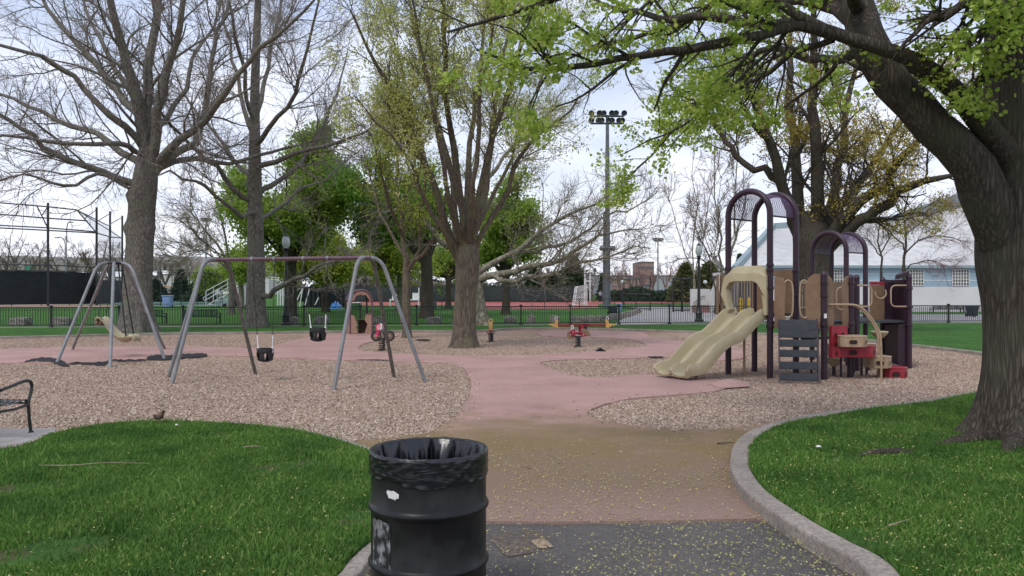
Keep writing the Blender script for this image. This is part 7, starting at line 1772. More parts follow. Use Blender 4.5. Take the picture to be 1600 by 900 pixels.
# ------------------------------------------------------------------ bleachers
def bleachers():
    g = G(322, 479, GZ); Yd = g.y; s = Yd/F; t = empty('bleachers', (g.x, Yd, GZ), 'aluminium bleachers with sloping handrails beside the tall bare tree', 'bleachers')
    n = 5; al = M['galvlight']
    for i in range(n):
        x = 3*s+i*9*s; z = .22+i*.38
        mb = MB(); mb.box((x+.3, 1.8, z), (.62, 4.2, .05)); mb.build('plank', al, t)
    dk = pm('dark_open_underside', (.02, .022, .024), (.03, .03, .03), 4)
    mb = MB(); mb.slab([(0, 0), (52*s, 0), (52*s, 1.6), (6*s, .2)], (0, 4.0, 0), (1, 0, 0), (0, 0, 1), .05); mb.build('under_panel', pm('navy_back_sheet', (.03, .035, .06), (.04, .045, .07), 1), t)
    mb = MB(); 
    for i in range(n): 
        x = 6*s+i*9*s
        for y_ in (0, 3.7): mb = MB(); mb.beam((x, y_, 0), (x, y_, .2+i*.38), .06, .06); mb.build('leg', al, t)
    mb = MB(); mb.beam((0, 0, .1), (50*s, 0, 1.9), .07, .1); mb.build('frame', al, t)
    mb = MB()
    for dz in (.45, .85, 1.35): mb.tube([(0, -.1, dz+.25), (50*s, -.1, dz+2.1)], .045, 8)
    for x in (0, 12, 34, 46): mb.tube([(x*s, -.1, .1+x*s*.52), (x*s, -.1, 1.62+x*s*.55)], .05, 8)
    mb.tube(smooth_curve([(0, -.1, 1.05), (-.25, -.1, .95), (-.2, -.1, .7), (0, -.1, .6)], 4).tolist(), .04, 6); mb.build('handrail', al, t)
    mb = MB(); mb.tube([(18*s, -.1, .5), (18*s, -.1, 1.35), (24*s, -.1, 1.35), (24*s, -.1, .7)], .05, 8); mb.build('aisle_rail', al, t)
    mb = MB(); mb.slab([(50*s, .2), (64*s, .2), (64*s, 2.6), (50*s, 2.6)], (0, 1.0, 0), (1, 0, 0), (0, 0, 1), .06)
    for k in range(8): mb.box(((51+k*1.6)*s, .96, 1.4), (.03, .03, 2.4))
    mb.build('end_guard', al, t)
bleachers()

# ------------------------------------------------------------------ goalposts, goal, people, bins
def goal_posts():
    g = G(918, 472, GZ); Yd = g.y; s = Yd/F; t = empty('goalposts', (g.x, Yd, GZ), 'white football goalposts with two tall uprights', 'goalposts')
    for px, top in ((-4, 403), (4, 409)):
        mb = MB(); mb.tube([(px*s, 0, 0), (px*s, 0, W(0, top, Yd).z-GZ)], .13, 8); mb.build('upright', M['white'], t)
    mb = MB(); mb.tube([(-4*s, 0, 2.3), (4*s, 0, 2.2)], .12, 8); mb.tube([(-4*s, 0, 3.1), (4*s, 0, 3.1)], .10, 8); mb.build('crossbar', M['white'], t)
goal_posts()
def soccer_goal():
    g = G(905, 477, GZ); Yd = g.y; s = Yd/F; t = empty('soccer_goal', (g.x, Yd, GZ), 'white netted soccer goal at the foot of the goalposts', 'goal')
    mb = MB(); P_ = [(-9*s, 1.2, 0), (-5*s, 1.2, 2.1), (10*s, 1.2, 2.4), (10*s, 1.2, 0)]
    mb.tube(P_, .06, 8); mb.tube([(-9*s, -1.6, 0), (-5*s, -1.6, 2.1), (10*s, -1.6, 2.4), (10*s, -1.6, 0)], .06, 8); mb.tube([(-5*s, -1.6, 2.1), (-5*s, 1.2, 2.1)], .05, 6); mb.tube([(10*s, -1.6, 2.4), (10*s, 1.2, 2.4)], .06, 6); mb.tube([(-9*s, -1.6, .03), (-9*s, 1.2, .03)], .05, 6); mb.build('goal_frame', M['white'], t)
    mb = MB(); mb.add([(-9*s, -1.6, 0), (-5*s, -1.6, 2.1), (10*s, -1.6, 2.4), (10*s, -1.6, 0), (-9*s, 1.2, 0), (-5*s, 1.2, 2.1), (10*s, 1.2, 2.4), (10*s, 1.2, 0)], [(0, 1, 2, 3), (4, 5, 6, 7), (0, 1, 5, 4)]); mb.build('net', M['net'], t, smooth=False)
soccer_goal()
M['skin'] = pm('skin', (.42, .26, .19), (.38, .23, .17), 8, rough=.6)
M['blue_cloth'] = pm('pale_blue_shirt', (.45, .52, .62), (.38, .45, .56), 5, rough=.9)
M['dark_cloth'] = pm('dark_trousers', (.02, .022, .035), (.03, .03, .045), 5, rough=.9)
def person(x, Yd, label, rz=0.0, walk=.22, shirt='blue_cloth', leg='dark_cloth'):
    t = empty('person', (x, Yd, GZ), label, 'person', rz=rz)
    J = {'pel': (0, 0, .95, .13), 'waist': (0, 0, 1.08, .125), 'chest': (0, 0, 1.30, .15), 'neck': (0, .0, 1.47, .055), 'head': (0, -.02, 1.60, .095), 'crown': (0, 0, 1.70, .075),
         'hl': (.09, 0, .90, .095), 'kl': (.10, -walk, .50, .06), 'al': (.10, -walk*.6, .09, .042), 'tl': (.11, -walk*.6-.16, .03, .035),
         'hr': (-.09, 0, .90, .095), 'kr': (-.10, walk*.3, .50, .06), 'ar': (-.10, walk*1.5, .12, .042), 'tr': (-.11, walk*1.5-.14, .05, .035),
         'sl': (.19, 0, 1.40, .06), 'el': (.27, .06, 1.13, .045), 'wl': (.30, -.08, .92, .033), 'fl': (.30, -.12, .84, .035),
         'sr': (-.19, 0, 1.40, .06), 'er': (-.26, -.06, 1.14, .045), 'wr': (-.32, -.22, 1.02, .033), 'fr': (-.33, -.29, 1.0, .035)}
    E = ['pel-waist', 'waist-chest', 'chest-neck', 'neck-head', 'head-crown', 'pel-hl', 'hl-kl', 'kl-al', 'al-tl', 'pel-hr', 'hr-kr', 'kr-ar', 'ar-tr', 'chest-sl', 'sl-el', 'el-wl', 'wl-fl', 'chest-sr', 'sr-er', 'er-wr', 'wr-fr']
    def skin(name, keys, edges, grow_, mat, parent):
        me = bpy.data.meshes.new(name); ks = list(keys); me.from_pydata([J[k][:3] for k in ks], [(ks.index(a), ks.index(b)) for a, b in edges], []); me.materials.append(mat)
        o = bpy.data.objects.new(name, me); S.collection.objects.link(o); o.parent = parent
        md = o.modifiers.new('skin', 'SKIN'); md.use_smooth_shade = True
        for i, k in enumerate(ks): me.skin_vertices[0].data[i].radius = (J[k][3]+grow_, J[k][3]+grow_)
        me.skin_vertices[0].data[0].use_root = True
        sb = o.modifiers.new('sub', 'SUBSURF'); sb.levels = 1; sb.render_levels = 2; return o
    ed = [tuple(e.split('-')) for e in E]
    skin('body', J.keys(), ed, 0, M['skin'], t)
    sk = ['chest', 'waist', 'pel', 'sl', 'el', 'sr', 'er']; skin('shirt', sk, [('chest', 'waist'), ('waist', 'pel'), ('chest', 'sl'), ('sl', 'el'), ('chest', 'sr'), ('sr', 'er')], .018, M[shirt], t)
    tk = ['pel', 'hl', 'kl', 'al', 'hr', 'kr', 'ar']; skin('trousers', tk, [('pel', 'hl'), ('hl', 'kl'), ('kl', 'al'), ('pel', 'hr'), ('hr', 'kr'), ('kr', 'ar')], .016, M[leg], t)
    mb = MB(); mb.sphere((0, .015, 1.67), .105, 12, 8, (1, 1.05, .9)); mb.build('hair', M['black_rubber'], t)
p = W(938, 0, 118); person(p.x, 118, 'person in pale blue top and dark trousers walking past the soccer goal', .5)
p = W(264, 0, 92); person(p.x, 92, 'person in dark clothes standing behind the blue recycling bin', 2.0, .05, 'dark_cloth')
M['binblue'] = pm('blue_bin_plastic', (.20, .29, .50), (.16, .24, .42), 3, rough=.5); M['bindark'] = pm('dark_navy_bin', (.015, .02, .03), (.02, .028, .04), 3, rough=.5)
def wheel_bin(px, base_py, wpx, top_py, label, mat, lidmat, name='wheeled_bin'):
    g = G(px, base_py, GZ); s = g.y/F; w = wpx*s; h = W(0, top_py, g.y).z-GZ; t = empty(name, (g.x, g.y, GZ), label, 'bin')
    mb = MB(); a, b = w*.40, w*.5; V = [(-a, -a, .05), (a, -a, .05), (a, a, .05), (-a, a, .05), (-b, -b, h*.9), (b, -b, h*.9), (b, b, h*.9), (-b, b, h*.9)]
    mb.add(V, [(3, 2, 1, 0), (4, 5, 6, 7), (0, 1, 5, 4), (1, 2, 6, 5), (2, 3, 7, 6), (3, 0, 4, 7)]); mb.box((0, -b*.92, h*.5), (w*.5, .05, h*.5)); mb.build('bin_body', mat, t, bevel=.03)
    mb = MB(); mb.box((0, 0, h*.94), (w*1.12, w*1.12, h*.08), bev=.03); mb.box((0, b, h*.9), (w*.8, .08, .06)); mb.build('lid', lidmat, t)
    for sx_ in (-1, 1):
        mb = MB(); mb.lathe([(.001, -.04), (.11, -.04), (.11, .04), (.001, .04)], (sx_*w*.42, b*.8, .11), 14, Matrix.Rotation(pi/2, 3, 'Y')); mb.build('wheel', M['black_rubber'], t)
wheel_bin(262, 480, 13, 461, 'blue recycling bin in front of the tall chain link fence', M['binblue'], M['binblue'])
wheel_bin(957, 491, 14, 477, 'dark bin beside the curving granite row near the light tower', M['bindark'], M['bindark'])
wheel_bin(968, 489, 8, 474, 'blue lidded bin right behind the dark bin by the plaza', M['binblue'], M['binblue'])
wheel_bin(1519, 495, 14, 478, 'dark bin beside the bench at the far right by the tree trunk', M['bindark'], M['bindark'])
def green_bench(px, base_py, wpx, top_py, label, mat, rz=0.0, slat='bench_green', curl=False):
    g = G(px, base_py, GZ); s = g.y/F; w = wpx*s; h = W(0, top_py, g.y).z-GZ; t = empty('park_bench', (g.x, g.y, GZ), label, 'bench', None, rz)
    mb = MB()
    for k in range(4): mb.box((0, -.1+.09*k, h*.5), (w, .075, .03))
    mb.build('seat', mat, t); mb = MB()
    n = int(w/.085)
    for k in range(n): mb.box((-w/2+.04+(w-.08)*k/(n-1), -.18, h*.5+.04+(h*.5-.04)/2), (.055, .02, h*.5-.06))
    mb.box((0, -.18, h-.03), (w, .035, .05)); mb.box((0, -.18, h*.54), (w, .035, .05)); mb.build('backrest', mat, t)
    for x in (-w/2, w/2):
        mb = MB(); mb.beam((x, -.2, 0), (x, -.18, h), .05, .05); mb.beam((x, .28, 0), (x, .28, h*.72), .05, .05); mb.beam((x, -.2, h*.72), (x, .32, h*.72), .06, .035); mb.beam((x, -.2, h*.48), (x, .28, h*.48), .05, .04); mb.build('arm_frame', mat, t)
green_bench(316, 505.5, 50, 483.5, 'dark green slatted bench beyond the fence behind the toddler swing leg', M['bench_green'])
green_bench(243, 505.5, 26, 483.5, 'dark green bench beyond the fence half hidden by the big bare trunk', M['bench_green'])
green_bench(1480, 489, 48, 477.5, 'black bench in front of the white building wall at far right', M['iron'])

# ------------------------------------------------------------------ things on the far field
def tennis_bench():
    g = G(632, 480, GZ); s = g.y/F; t = empty('white_team_bench', (g.x, g.y, GZ), 'white bench with upright ends beside the track behind the slender tree', 'bench')
    mb = MB(); mb.box((0, 0, .75), (46*s, .5, .12)); mb.build('seat', M['white'], t)
    mb = MB(); mb.box((-8*s, .3, 1.05), (24*s, .08, .5)); mb.box((17*s, .3, 1.1), (10*s, .08, .7)); mb.build('backrest', M['white'], t)
    mb = MB()
    for x in (-22, -8, 8, 22): mb.box((x*s, 0, .35), (.08, .5, .7))
    mb.box((-4*s, .25, 1.3), (.1, .1, 1.4)); mb.box((22*s, .25, 1.3), (.1, .1, 1.4)); mb.build('leg', M['white'], t)
tennis_bench()
def box_thing(name, px, base, wpx, top, label, cat, mat, lid=None, dep=1.0):
    g = G(px, base, GZ); s = g.y/F; h = W(0, top, g.y).z-GZ; w = wpx*s; t = empty(name, (g.x, g.y, GZ), label, cat)
    mb = MB(); mb.box((0, 0, h*.45), (w, dep, h*.9), bev=.03); 
    for k in (-.3, 0, .3): mb.box((k*w, -dep/2-.02, h*.45), (.06, .05, h*.8))
    mb.build('body', mat, t)
    mb = MB(); mb.box((0, 0, h*.95), (w*1.05, dep*1.05, h*.08), bev=.02); mb.build('lid', lid or mat, t)
box_thing('storage_box', 557, 484, 13, 472.5, 'green storage box with pale lid seen through the playhouse', 'storage box', pm('faded_green_box', (.06, .16, .07), (.05, .13, .06), 1), M['white'])
box_thing('utility_cabinet', 678, 482, 8, 471, 'grey utility cabinet beside the blackish tree trunk', 'cabinet', pm('grey_cabinet_paint', (.16, .16, .18), (.13, .13, .15), 1), dep=.6)
mb = MB(); g = G(525, 482, GZ); s = g.y/F; V = []; n = 16
for i in range(n):
    for k in range(7): V.append(((-8+16*i/(n-1))*s, (k-3)*.35, (.75*sin(pi*i/(n-1))**.6*sin(pi*k/6)**.5*(.75+.25*sin(i*1.7+k)))))
mb.add(V, [(i*7+k, i*7+k+1, (i+1)*7+k+1, (i+1)*7+k) for i in range(n-1) for k in range(6)])
o = mb.build('blue_tarp', pm('blue_tarpaulin', (.04, .20, .50), (.03, .14, .38), 2, rough=.5), None, auto=80); o.location = (g.x, g.y, GZ); tag(o, 'crumpled bright blue tarpaulin cover lying left of the playhouse', 'tarpaulin')
def batting_cage():
    g = G(495, 482, GZ); s = g.y/F; t = empty('batting_cage', (g.x, g.y, GZ), 'dark netted enclosure with leaning white poles behind the lime green tree', 'enclosure')
    h = W(0, 449, g.y).z-GZ; n = 30; V = []
    for i in range(n+1):
        for z in (0, h*(.97+.03*sin(i*1.9))): V.append(((-38+68*i/n)*s, .12*sin(i*2.2)+4, z))
    mb = MB().add(V, [(i*2, i*2+2, i*2+3, i*2+1) for i in range(n)]); mb.build('dark_screen', M['windscreen'], t, smooth=True)
    mb = MB()
    for a, b in (((-41, 472), (-30, 449)), ((-27, 478), (-20, 452)), ((-11, 477), (-5, 465)), ((-36, 482), (-31, 452))): mb.tube([((a[0])*s, 2, W(0, a[1], g.y).z-GZ), (b[0]*s, 2, W(0, b[1], g.y).z-GZ)], .05, 6)
    mb.build('pole', M['white'], t)
batting_cage()
def score_frame():
    g = G(438, 477, GZ); s = g.y/F; t = empty('steel_goal_frame', (g.x, g.y, GZ), 'white steel frame with crossbars between the tall bare tree and the lamp post', 'frame')
    mb = MB()
    for x, tp_ in ((-4, 434), (0, 436), (4, 430)): mb.tube([(x*s, 0, 0), (x*s, 0, W(0, tp_, g.y).z-GZ)], .07, 6)
    mb.build('upright', M['white'], t); mb = MB()
    for z in (434, 437): mb.tube([(-14*s, 0, W(0, z, g.y).z-GZ), (4*s, 0, W(0, z, g.y).z-GZ)], .05, 6)
    mb.build('crossbar', M['white'], t)
score_frame()

# ------------------------------------------------------------------ highway overpass
def overpass():
    t = empty('highway_overpass', (W(150, 0, 260).x, 260, GZ), 'pale concrete highway overpass on hammerhead piers across the left background', 'overpass'); o = t.location.copy()
    cm = pm('weathered_bridge_concrete', (.42, .40, .37), (.35, .33, .31), .05, rough=.9, fine=(.26, .25, .24), fscale=.6, famt=.5)
    def strip(nm, pts, up, w, mat=cm):
        mb = MB()
        for (a, b) in zip(pts[:-1], pts[1:]):
            A_, B_ = W(a[0], a[1], a[2])-o, W(b[0], b[1], b[2])-o; mb.beam(A_+Vector((0, 0, -up/2)), B_+Vector((0, 0, -up/2)), w, up)
        mb.build(nm, mat, t, smooth=False)
    strip('upper_deck', [(-200, 400, 250), (0, 403, 255), (150, 407, 262), (300, 403, 262), (420, 404, 262), (560, 415, 300)], 3.2, 11)
    strip('parapet', [(-200, 396, 249), (0, 399, 254), (150, 403, 261), (300, 401, 261), (420, 402, 261)], .9, .4)
    strip('lower_deck', [(-200, 408, 236), (0, 410, 240), (150, 413, 246), (260, 411, 250), (420, 416, 262)], 2.2, 10)
    mb0 = None
    for px, Y in ((30, 240), (312, 240), (-150, 236), (448, 262)):
        x = W(px, 0, Y).x-o.x; zt = W(0, 420 if px != 312 else 421, Y).z-GZ
        mb = MB(); mb.slab([(-1.6, 0), (1.6, 0), (1.6, zt-4), (5.2, zt-1.2), (5.2, zt), (-5.2, zt), (-5.2, zt-1.2), (-1.6, zt-4)], (x, Y-o.y, 0), (1, 0, 0), (0, 0, 1), 2.2); mb.build('pier', cm, t, smooth=False)
    # lane sign
    mb = MB(); p_ = W(47, 418, 236)-o; mb.box(p_, (3.4, .2, 1.5)); mb.build('road_sign', pm('green_road_sign', (.03, .25, .16), (.03, .22, .14), 1), t)
overpass()
def far_building(name, px0, px1, top, base, Y, label, mat, win=True, dep=20):
    a, b = W(px0, 0, Y), W(px1, 0, Y); w = b.x-a.x; h = W(0, top, Y).z-GZ; t = empty(name, ((a.x+b.x)/2, Y, GZ), label, 'building')
    mb = MB(); mb.box((0, dep/2, h/2), (w, dep, h)); mb.build('wall', mat, t, smooth=False)
    mb = MB(); mb.box((0, dep/2, h+.3), (w*1.01, dep*1.01, .6)); mb.build('roof', M['galvdark'], t, smooth=False)
    if win:
        mb = MB(); 
        for zf in (.3, .6, .85): mb.box((0, -.05, h*zf), (w*.94, .1, h*.08))
        mb.build('window_band', pm('dark_far_glass', (.08, .10, .12), (.1, .12, .14), .5, rough=.2), t, smooth=False)
brick = pm('far_red_brick', (.36, .22, .19), (.31, .19, .17), .2, rough=.9)
far_building('brick_building', 1000, 1022, 411, 470, 330, 'distant red brick building behind the reddish trees', brick)
far_building('office_building', 885, 902, 429, 470, 420, 'small distant pale blue office building left of the goalposts', pm('far_blue_grey', (.35, .42, .48), (.3, .37, .43), .1))
far_building('warehouse', 918, 1100, 432, 470, 380, 'long low grey warehouse roofline behind the reddish trees', pm('far_grey_cladding', (.34, .36, .38), (.28, .3, .33), .05), win=False)
far_building('brick_shed', 965, 986, 438, 470, 300, 'low far brick shed left of the globe lamp', brick, False)
far_building('white_building', 250, 420, 430, 470, 420, 'long white low building under the highway deck', pm('far_white_wall', (.62, .61, .58), (.52, .5, .48), .04), False)
far_building('white_building', -80, 240, 434, 470, 440, 'long pale building far behind the windscreen at left', pm('far_cream_wall', (.58, .56, .52), (.5, .48, .45), .04), False)
# hazy far woods at the horizon
n = 16000; a = rng.uniform(-.95, .95, n); Rr = rng.uniform(520, 640, n); c = np.stack([Rr*np.sin(a), Rr*np.cos(a), rng.random(n)**1.3*(11+5*np.sin(a*31)+3*np.sin(a*83))], 1)
V, Fc = leaves(c, rng.normal(0, 1, (n, 3)), 2, 5.0, 1.5, 'quad', .1, .6)
fw = nmesh('distant_woods', V, [Fc], pm('distant_bare_woods', (.19, .16, .145), (.14, .125, .115), .02, rough=1)); tag(fw, 'low line of distant bare woods on the horizon', 'woods', kind='stuff')

# ------------------------------------------------------------------ white arena building at right
def arena():
    Yf = 75.0; o = Vector((W(1300, 0, Yf).x, Yf, GZ)); t = empty('arena_building', o, 'white sports arena with big sloping roof wall, teal trim and blue window band', 'building')
    z = lambda py, Y: W(0, py, Y).z
    def V_(px, py, Y): return W(px, py, Y)-o
    white = pm('stained_white_roof_sheet', (.60, .59, .57), (.50, .49, .475), .12, rough=.8, fine=(.42, .41, .39), fscale=1.2, famt=.6, stretch=(1, 1, 1))
    wall = pm('off_white_wall', (.62, .61, .59), (.56, .55, .53), .3, rough=.85)
    blue = pm('sky_blue_cladding', (.30, .41, .48), (.26, .36, .43), .3, rough=.6)  # blue and teal greyed so the colour itself carries distance haze
    teal = pm('teal_trim', (.27, .35, .37), (.23, .30, .32), .3, rough=.5)
    x0, x1 = W(1186, 0, Yf).x-o.x, W(1830, 0, Yf).x-o.x
    zt, zb = z(419, Yf)-GZ, z(448, Yf)-GZ
    mb = MB(); mb.box(((x0+x1)/2, 1, zb/2), (x1-x0, 2, zb)); mb.build('lower_wall', wall, t, smooth=False)
    mb = MB(); mb.box(((x0+x1)/2, 1, (zb+zt)/2), (x1-x0, 1.9, zt-zb-.01))
    bw = mb.build('blue_band', blue, t, smooth=False)
    mb = MB()
    for py in (428, 438): mb.box(((x0+x1)/2, .04, z(py, Yf)-GZ), (x1-x0, .04, .06))
    mb.build('band_joint', M['white'], bw, smooth=False)
    mb = MB(); mb.box(((x0+x1)/2, .6, zt+.12), (x1-x0+.6, 2.0, .26)); mb.build('eave_trim', teal, t, smooth=False)
    # windows with small panes
    gl_ = pm('dim_yellowish_window_glass', (.16, .15, .11), (.07, .075, .07), 1.1, rough=.2, spec=.6)
    for px in (1303.5, 1430, 1501, 1238, 1575, 1650, 1725):
        c = W(px, 0, Yf).x-o.x; w = 26/F*Yf; h = z(421, Yf)-z(446.5, Yf); zc = (z(421, Yf)+z(446.5, Yf))/2-GZ
        mb = MB(); mb.box((c, -.02+.05, zc), (w, .08, h)); wn = mb.build('window', gl_, t, smooth=False)
        mb = MB()
        for k in range(7): mb.box((c-w/2+w*k/6, -.03, zc), (.05, .05, h))
        for k in range(6): mb.box((c, -.035, zc-h/2+h*k/5), (w, .05, .05))
        mb.build('window_bars', M['white'], wn, smooth=False)
    # sloping roof: from eave back and up to a ridge that climbs to the right
    Yr = 92.0; g0 = V_(1146, 424, Yf+.5); g1 = V_(1208, 356, Yr); e0 = Vector((x0, .2, zt+.25)); e1 = Vector((x1, .2, zt+.25)); r1 = V_(1800, 262, Yr+6); rm = V_(1390, 345, Yr); rm2 = V_(1493, 311, Yr+1); r0 = V_(1208, 356, Yr)
    back = Vector((0, 25, 0)); P0 = Vector((g0.x, .2, g0.z)); zf = -1.0
    pts = [P0, e1, r1, rm2, rm, r0]
    dn = [Vector((p.x, p.y+.0, 0)) for p in pts]
    mb = MB(); mb.add(pts, [tuple(range(6))]); 
    # sides and back so it is a solid
    b0, b1 = r0+Vector((0, 26, -6)), r1+Vector((0, 26, -6))
    mb.add([P0, r0, b0, Vector((P0.x, 26, .1)), Vector((P0.x, .2, .1)), Vector((r0.x, b0.y, .1))], [(0, 1, 2, 5, 4)])
    mb.add([r0, rm, rm2, r1, b1, b0], [(0, 1, 2, 3, 4, 5)]); mb.add([b0, b1, Vector((b1.x, b1.y, 0)), Vector((b0.x, b0.y, 0))], [(0, 1, 2, 3)])
    mb.build('sloping_roof', white, t, smooth=False)
    # standing seams every few metres
    mb = MB(); nrm = (e1-P0).cross(r0-P0).normalized()
    if nrm.z < 0: nrm = -nrm
    mb = MB()
    for a_, b_ in ((P0, r0), (r0, rm), (rm, rm2), (rm2, r1)): mb.beam(a_+Vector((0, -.15, .1)), b_+Vector((0, -.15, .1)), .5, .85)
    mb.build('roof_trim', teal, t, smooth=False)
    # entrance recess at left with doors
    c = W(1165, 0, 68); e = Vector((c.x, 68, GZ))-o
    mb = MB(); mb.box(e+Vector((0, 3.2, 1.5)), (3.9, .2, 3.0)); mb.build('recess_wall', pm('grey_recess_wall', (.30, .30, .31), (.25, .25, .26), .5), t, smooth=False)
    mb = MB(); mb.box(e+Vector((0, 1.6, 3.1)), (4.1, 3.4, .25)); mb.build('canopy', wall, t, smooth=False)
    for xx in (-1.75, 1.75, -.95): 
        mb = MB(); mb.box(e+Vector((xx, .1, 1.5)), (.34 if abs(xx) > 1 else .22, .3, 3.0)); mb.build('column', wall, t, smooth=False)
    for xx in (-.1, .85):
        mb = MB(); mb.box(e+Vector((xx, 3.04, 1.15)), (.88, .06, 2.3)); dr = mb.build('door', pm('grey_steel_door', (.17, .18, .20), (.14, .15, .17), .5), t, smooth=False)
        mb = MB(); mb.box(e+Vector((xx+.3, 2.98, 1.05)), (.05, .06, .25)); mb.build('door_handle', M['galv'], dr, smooth=False)
    mb = MB(); mb.box(e+Vector((-.3, .5, 2.9)), (.5, .3, .12)); mb.build('ceiling_lamp', M['white'], t, smooth=False)
arena()
for px in (1158, 1170.5):
    g = G(px, 488, GZ); t = empty('bollard', (g.x, g.y, GZ), 'yellow bollard, the %s of the two at the building entrance' % ('left' if px < 1160 else 'right'), 'bollard', 'yellow bollards at the entrance')
    mb = MB(); mb.lathe([(.13, 0), (.13, 1.0), (.10, 1.08), (.04, 1.12), (.001, 1.13)], (0, 0, 0), 14); mb.build('bollard_post', M['yellow_paint'], t)
    mb = MB(); mb.lathe([(.134, .78), (.136, .80), (.136, .86), (.134, .88)], (0, 0, 0), 14); mb.build('bollard_band', pm('dark_yellow_band', (.5, .33, .03), (.45, .3, .03), 2), t)
def stair_wall():
    g = G(1079, 488, GZ); Yd = g.y; s = Yd/F; t = empty('stair_wall', (g.x, Yd, GZ), 'white concrete stair wall with slanted grey cheek beside the plaza', 'wall')
    wm = pm('white_concrete', (.60, .585, .565), (.52, .51, .49), 1, rough=.85); z = lambda py: W(0, py, Yd).z-GZ
    mb = MB(); mb.slab([(0, 0), (30*s, 0), (30*s, z(451.5)), (0, z(451.5))], (0, 0, 0), (1, 0, 0), (0, 0, 1), .4); mb.build('low_wall', wm, t, smooth=False)
    mb = MB(); mb.slab([(26*s, 0), (31*s, 0), (46*s, z(441)), (46*s, z(430)), (39*s, z(436)), (29*s, z(459)), (26*s, z(470))], (0, -.4, 0), (1, 0, 0), (0, 0, 1), .5); mb.build('slanted_wall', wm, t, smooth=False)
    mb = MB(); mb.slab([(29*s, 0), (75*s, 0), (75*s, z(441)), (46*s, z(441))], (0, .2, 0), (1, 0, 0), (0, 0, 1), .3); mb.build('stair_cheek', pm('grey_concrete', (.27, .255, .25), (.22, .21, .205), 1, rough=.9), t, smooth=False)
    mb = MB(); mb.tube([(3*s, -.3, z(474)), (16*s, -.3, z(463.5)), (21*s, -.3, z(462.5))], .03, 6); mb.build('handrail', M['galvdark'], t)
    mb = MB(); mb.box((13*s, -.7, .28), (24*s, .5, .56)); mb.build('reddish_bench', pm('reddish_brown_bench', (.25, .12, .11), (.2, .1, .09), 2), t, smooth=False)
stair_wall()
# pale grass strip by the building
sheet('verge', P([(1330, 491.2), (1330, 488), (1760, 488), (1760, 491.8)]), GZ+.012, M['grass'])

# ------------------------------------------------------------------ small things in the near lawn
def bird():
    g = G(249, 666, .06); t = empty('bird', (g.x, g.y, .075), 'small brown bird standing in the grass at the lawn edge', 'bird', rz=radians(-25))
    J = [((-.095, 0, .075), .010), ((-.05, 0, .085), .022), ((0, 0, .10), .036), ((.035, 0, .125), .030), ((.055, 0, .155), .020), ((.07, 0, .172), .021), ((.085, 0, .172), .008)]
    P_ = smooth_curve([(*p, r) for p, r in J], 4); mb = MB(); mb.tube([tuple(p[:3]) for p in P_], [float(p[3]) for p in P_], 12); bd = mb.build('body', pm('brown_feathers', (.11, .065, .04), (.17, .105, .065), 60, rough=.9), t, auto=90)
    for sy in (-1, 1):
        mb = MB(); mb.sphere((-.012, sy*.030, .102), .035, 10, 8, (1.6, .25, .75), Matrix.Rotation(.3, 3, 'Y')); mb.build('wing', pm('dark_wing', (.05, .035, .03), (.08, .055, .04), 80), t)
        mb = MB(); mb.tube([(.005, sy*.015, .07), (.01, sy*.016, .03), (.012, sy*.016, -.01)], .0028, 6); mb.build('leg', M['tan'], t)
        mb = MB(); mb.sphere((.075, sy*.018, .177), .0035, 6, 5); mb.build('eye', M['iron'], t)
    mb = MB(); mb.lathe([(.006, 0), (.003, .012), (.0005, .022)], (.086, 0, .172), 8, Matrix.Rotation(pi/2, 3, 'Y')); mb.build('beak', M['iron'], t)
    mb = MB(); mb.box((-.12, 0, .066), (.07, .022, .006), Matrix.Rotation(-.25, 3, 'Y')); mb.build('tail', pm('tail_feathers', (.07, .045, .035), (.09, .06, .045), 60), t)
bird()
def stick(pts, r, label, name='fallen_twig'):
    P_ = smooth_curve(pts, 5); mb = MB(); mb.tube([tuple(p) for p in P_], [r*(1-.6*i/(len(P_)-1)) for i in range(len(P_))], 6)
    o = mb.build(name, pm('bleached_twig', (.34, .27, .19), (.26, .2, .14), 20), None); tag(o, label, 'twig'); return o
def gp(px, py, z): return tuple(G(px, py, z))
stick([gp(1388, 821, .16), gp(1405, 816, .17), gp(1421, 811, .16)], .006, 'short straight pale twig lying in the right lawn')
stick([gp(60, 727, .10), gp(110, 727, .12), (gp(165, 723, .12)), gp(235, 724, .09)], .006, 'long thin pale twig lying across the left lawn')
stick([gp(380, 699, .10), gp(395, 697, .12), gp(412, 699, .10)], .006, 'small forked pale twig on the left lawn near the bag lined can')
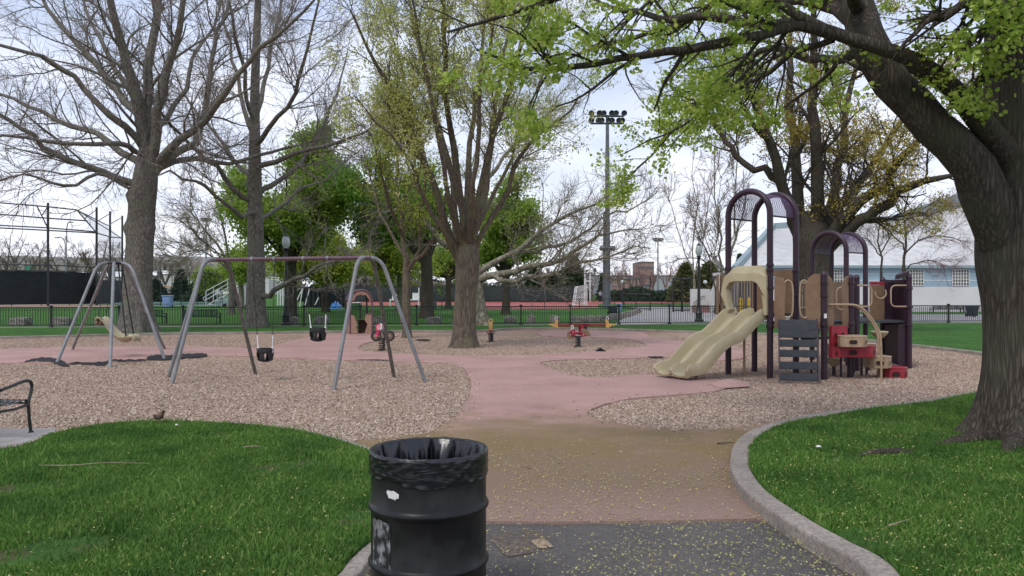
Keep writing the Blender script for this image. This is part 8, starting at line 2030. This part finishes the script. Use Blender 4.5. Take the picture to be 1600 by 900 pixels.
o = stick([gp(1120, 693, .04), gp(1132, 692, .05), gp(1147, 691, .04)], .008, 'dark twig lying against the kerb on the dirty walk'); o.data.materials.clear(); o.data.materials.append(M['bark_dark'])
def rag_thing(px, py, z, size, label, cat, mat, name, seed):
    rs = random.Random(seed); g = G(px, py, z); mb = MB(); n = 9; V = []
    for i in range(n):
        for k in range(n):
            u, v = i/(n-1)-.5, k/(n-1)-.5; V.append((u*size[0]*(1+rs.uniform(-.15, .15)), v*size[1]*(1+rs.uniform(-.15, .15)), max(0, size[2]*(1-4*max(u*u, v*v)))*rs.uniform(.4, 1)))
    mb.add(V, [(i*n+k, (i+1)*n+k, (i+1)*n+k+1, i*n+k+1) for i in range(n-1) for k in range(n-1)])
    o = mb.build(name, mat, None, smooth=False); o.location = g; o.rotation_euler = (0, 0, rs.uniform(0, 3)); tag(o, label, cat)
rag_thing(848, 850, .014, (.16, .10, .03), 'dried pale brown leaf on the asphalt path right of the trash can', 'leaf', pm('dry_leaf', (.36, .27, .19), (.22, .16, .11), 40), 'dry_leaf', 1)
rag_thing(276, 664, .13, (.03, .03, .02), 'tiny white scrap in the grass right of the bird', 'litter', M['white'], 'paper_scrap', 2)
rag_thing(1279, 698, .17, (.05, .03, .02), 'white scrap lying in the right lawn near the curved kerb', 'litter', M['white'], 'paper_scrap', 3)
# surface roots of the maple
rb = M['bark_dark']
for pts, r, lab in (([(5.25, 8.55, .12), (4.9, 8.4, .15), (4.55, 8.25, .12), (4.2, 8.2, .06)], .10, 'thick surface root running left from the maple trunk'),
                    ([(3.95, 7.85, .07), (3.72, 7.75, .135), (3.45, 7.70, .13), (3.2, 7.72, .07)], .05, 'exposed bit of root in the right lawn'),
                    ([(5.3, 8.25, .14), (5.0, 8.0, .14), (4.75, 7.7, .08)], .12, 'shorter surface root at the near side of the maple trunk')):
    P_ = smooth_curve(pts, 6); mb = MB(); mb.tube([tuple(p) for p in P_], [r*(1-.55*i/(len(P_)-1))*(1+.12*sin(i*1.3)) for i in range(len(P_))], 12); o = mb.build('surface_root', rb, None, auto=80); tag(o, lab, 'root')
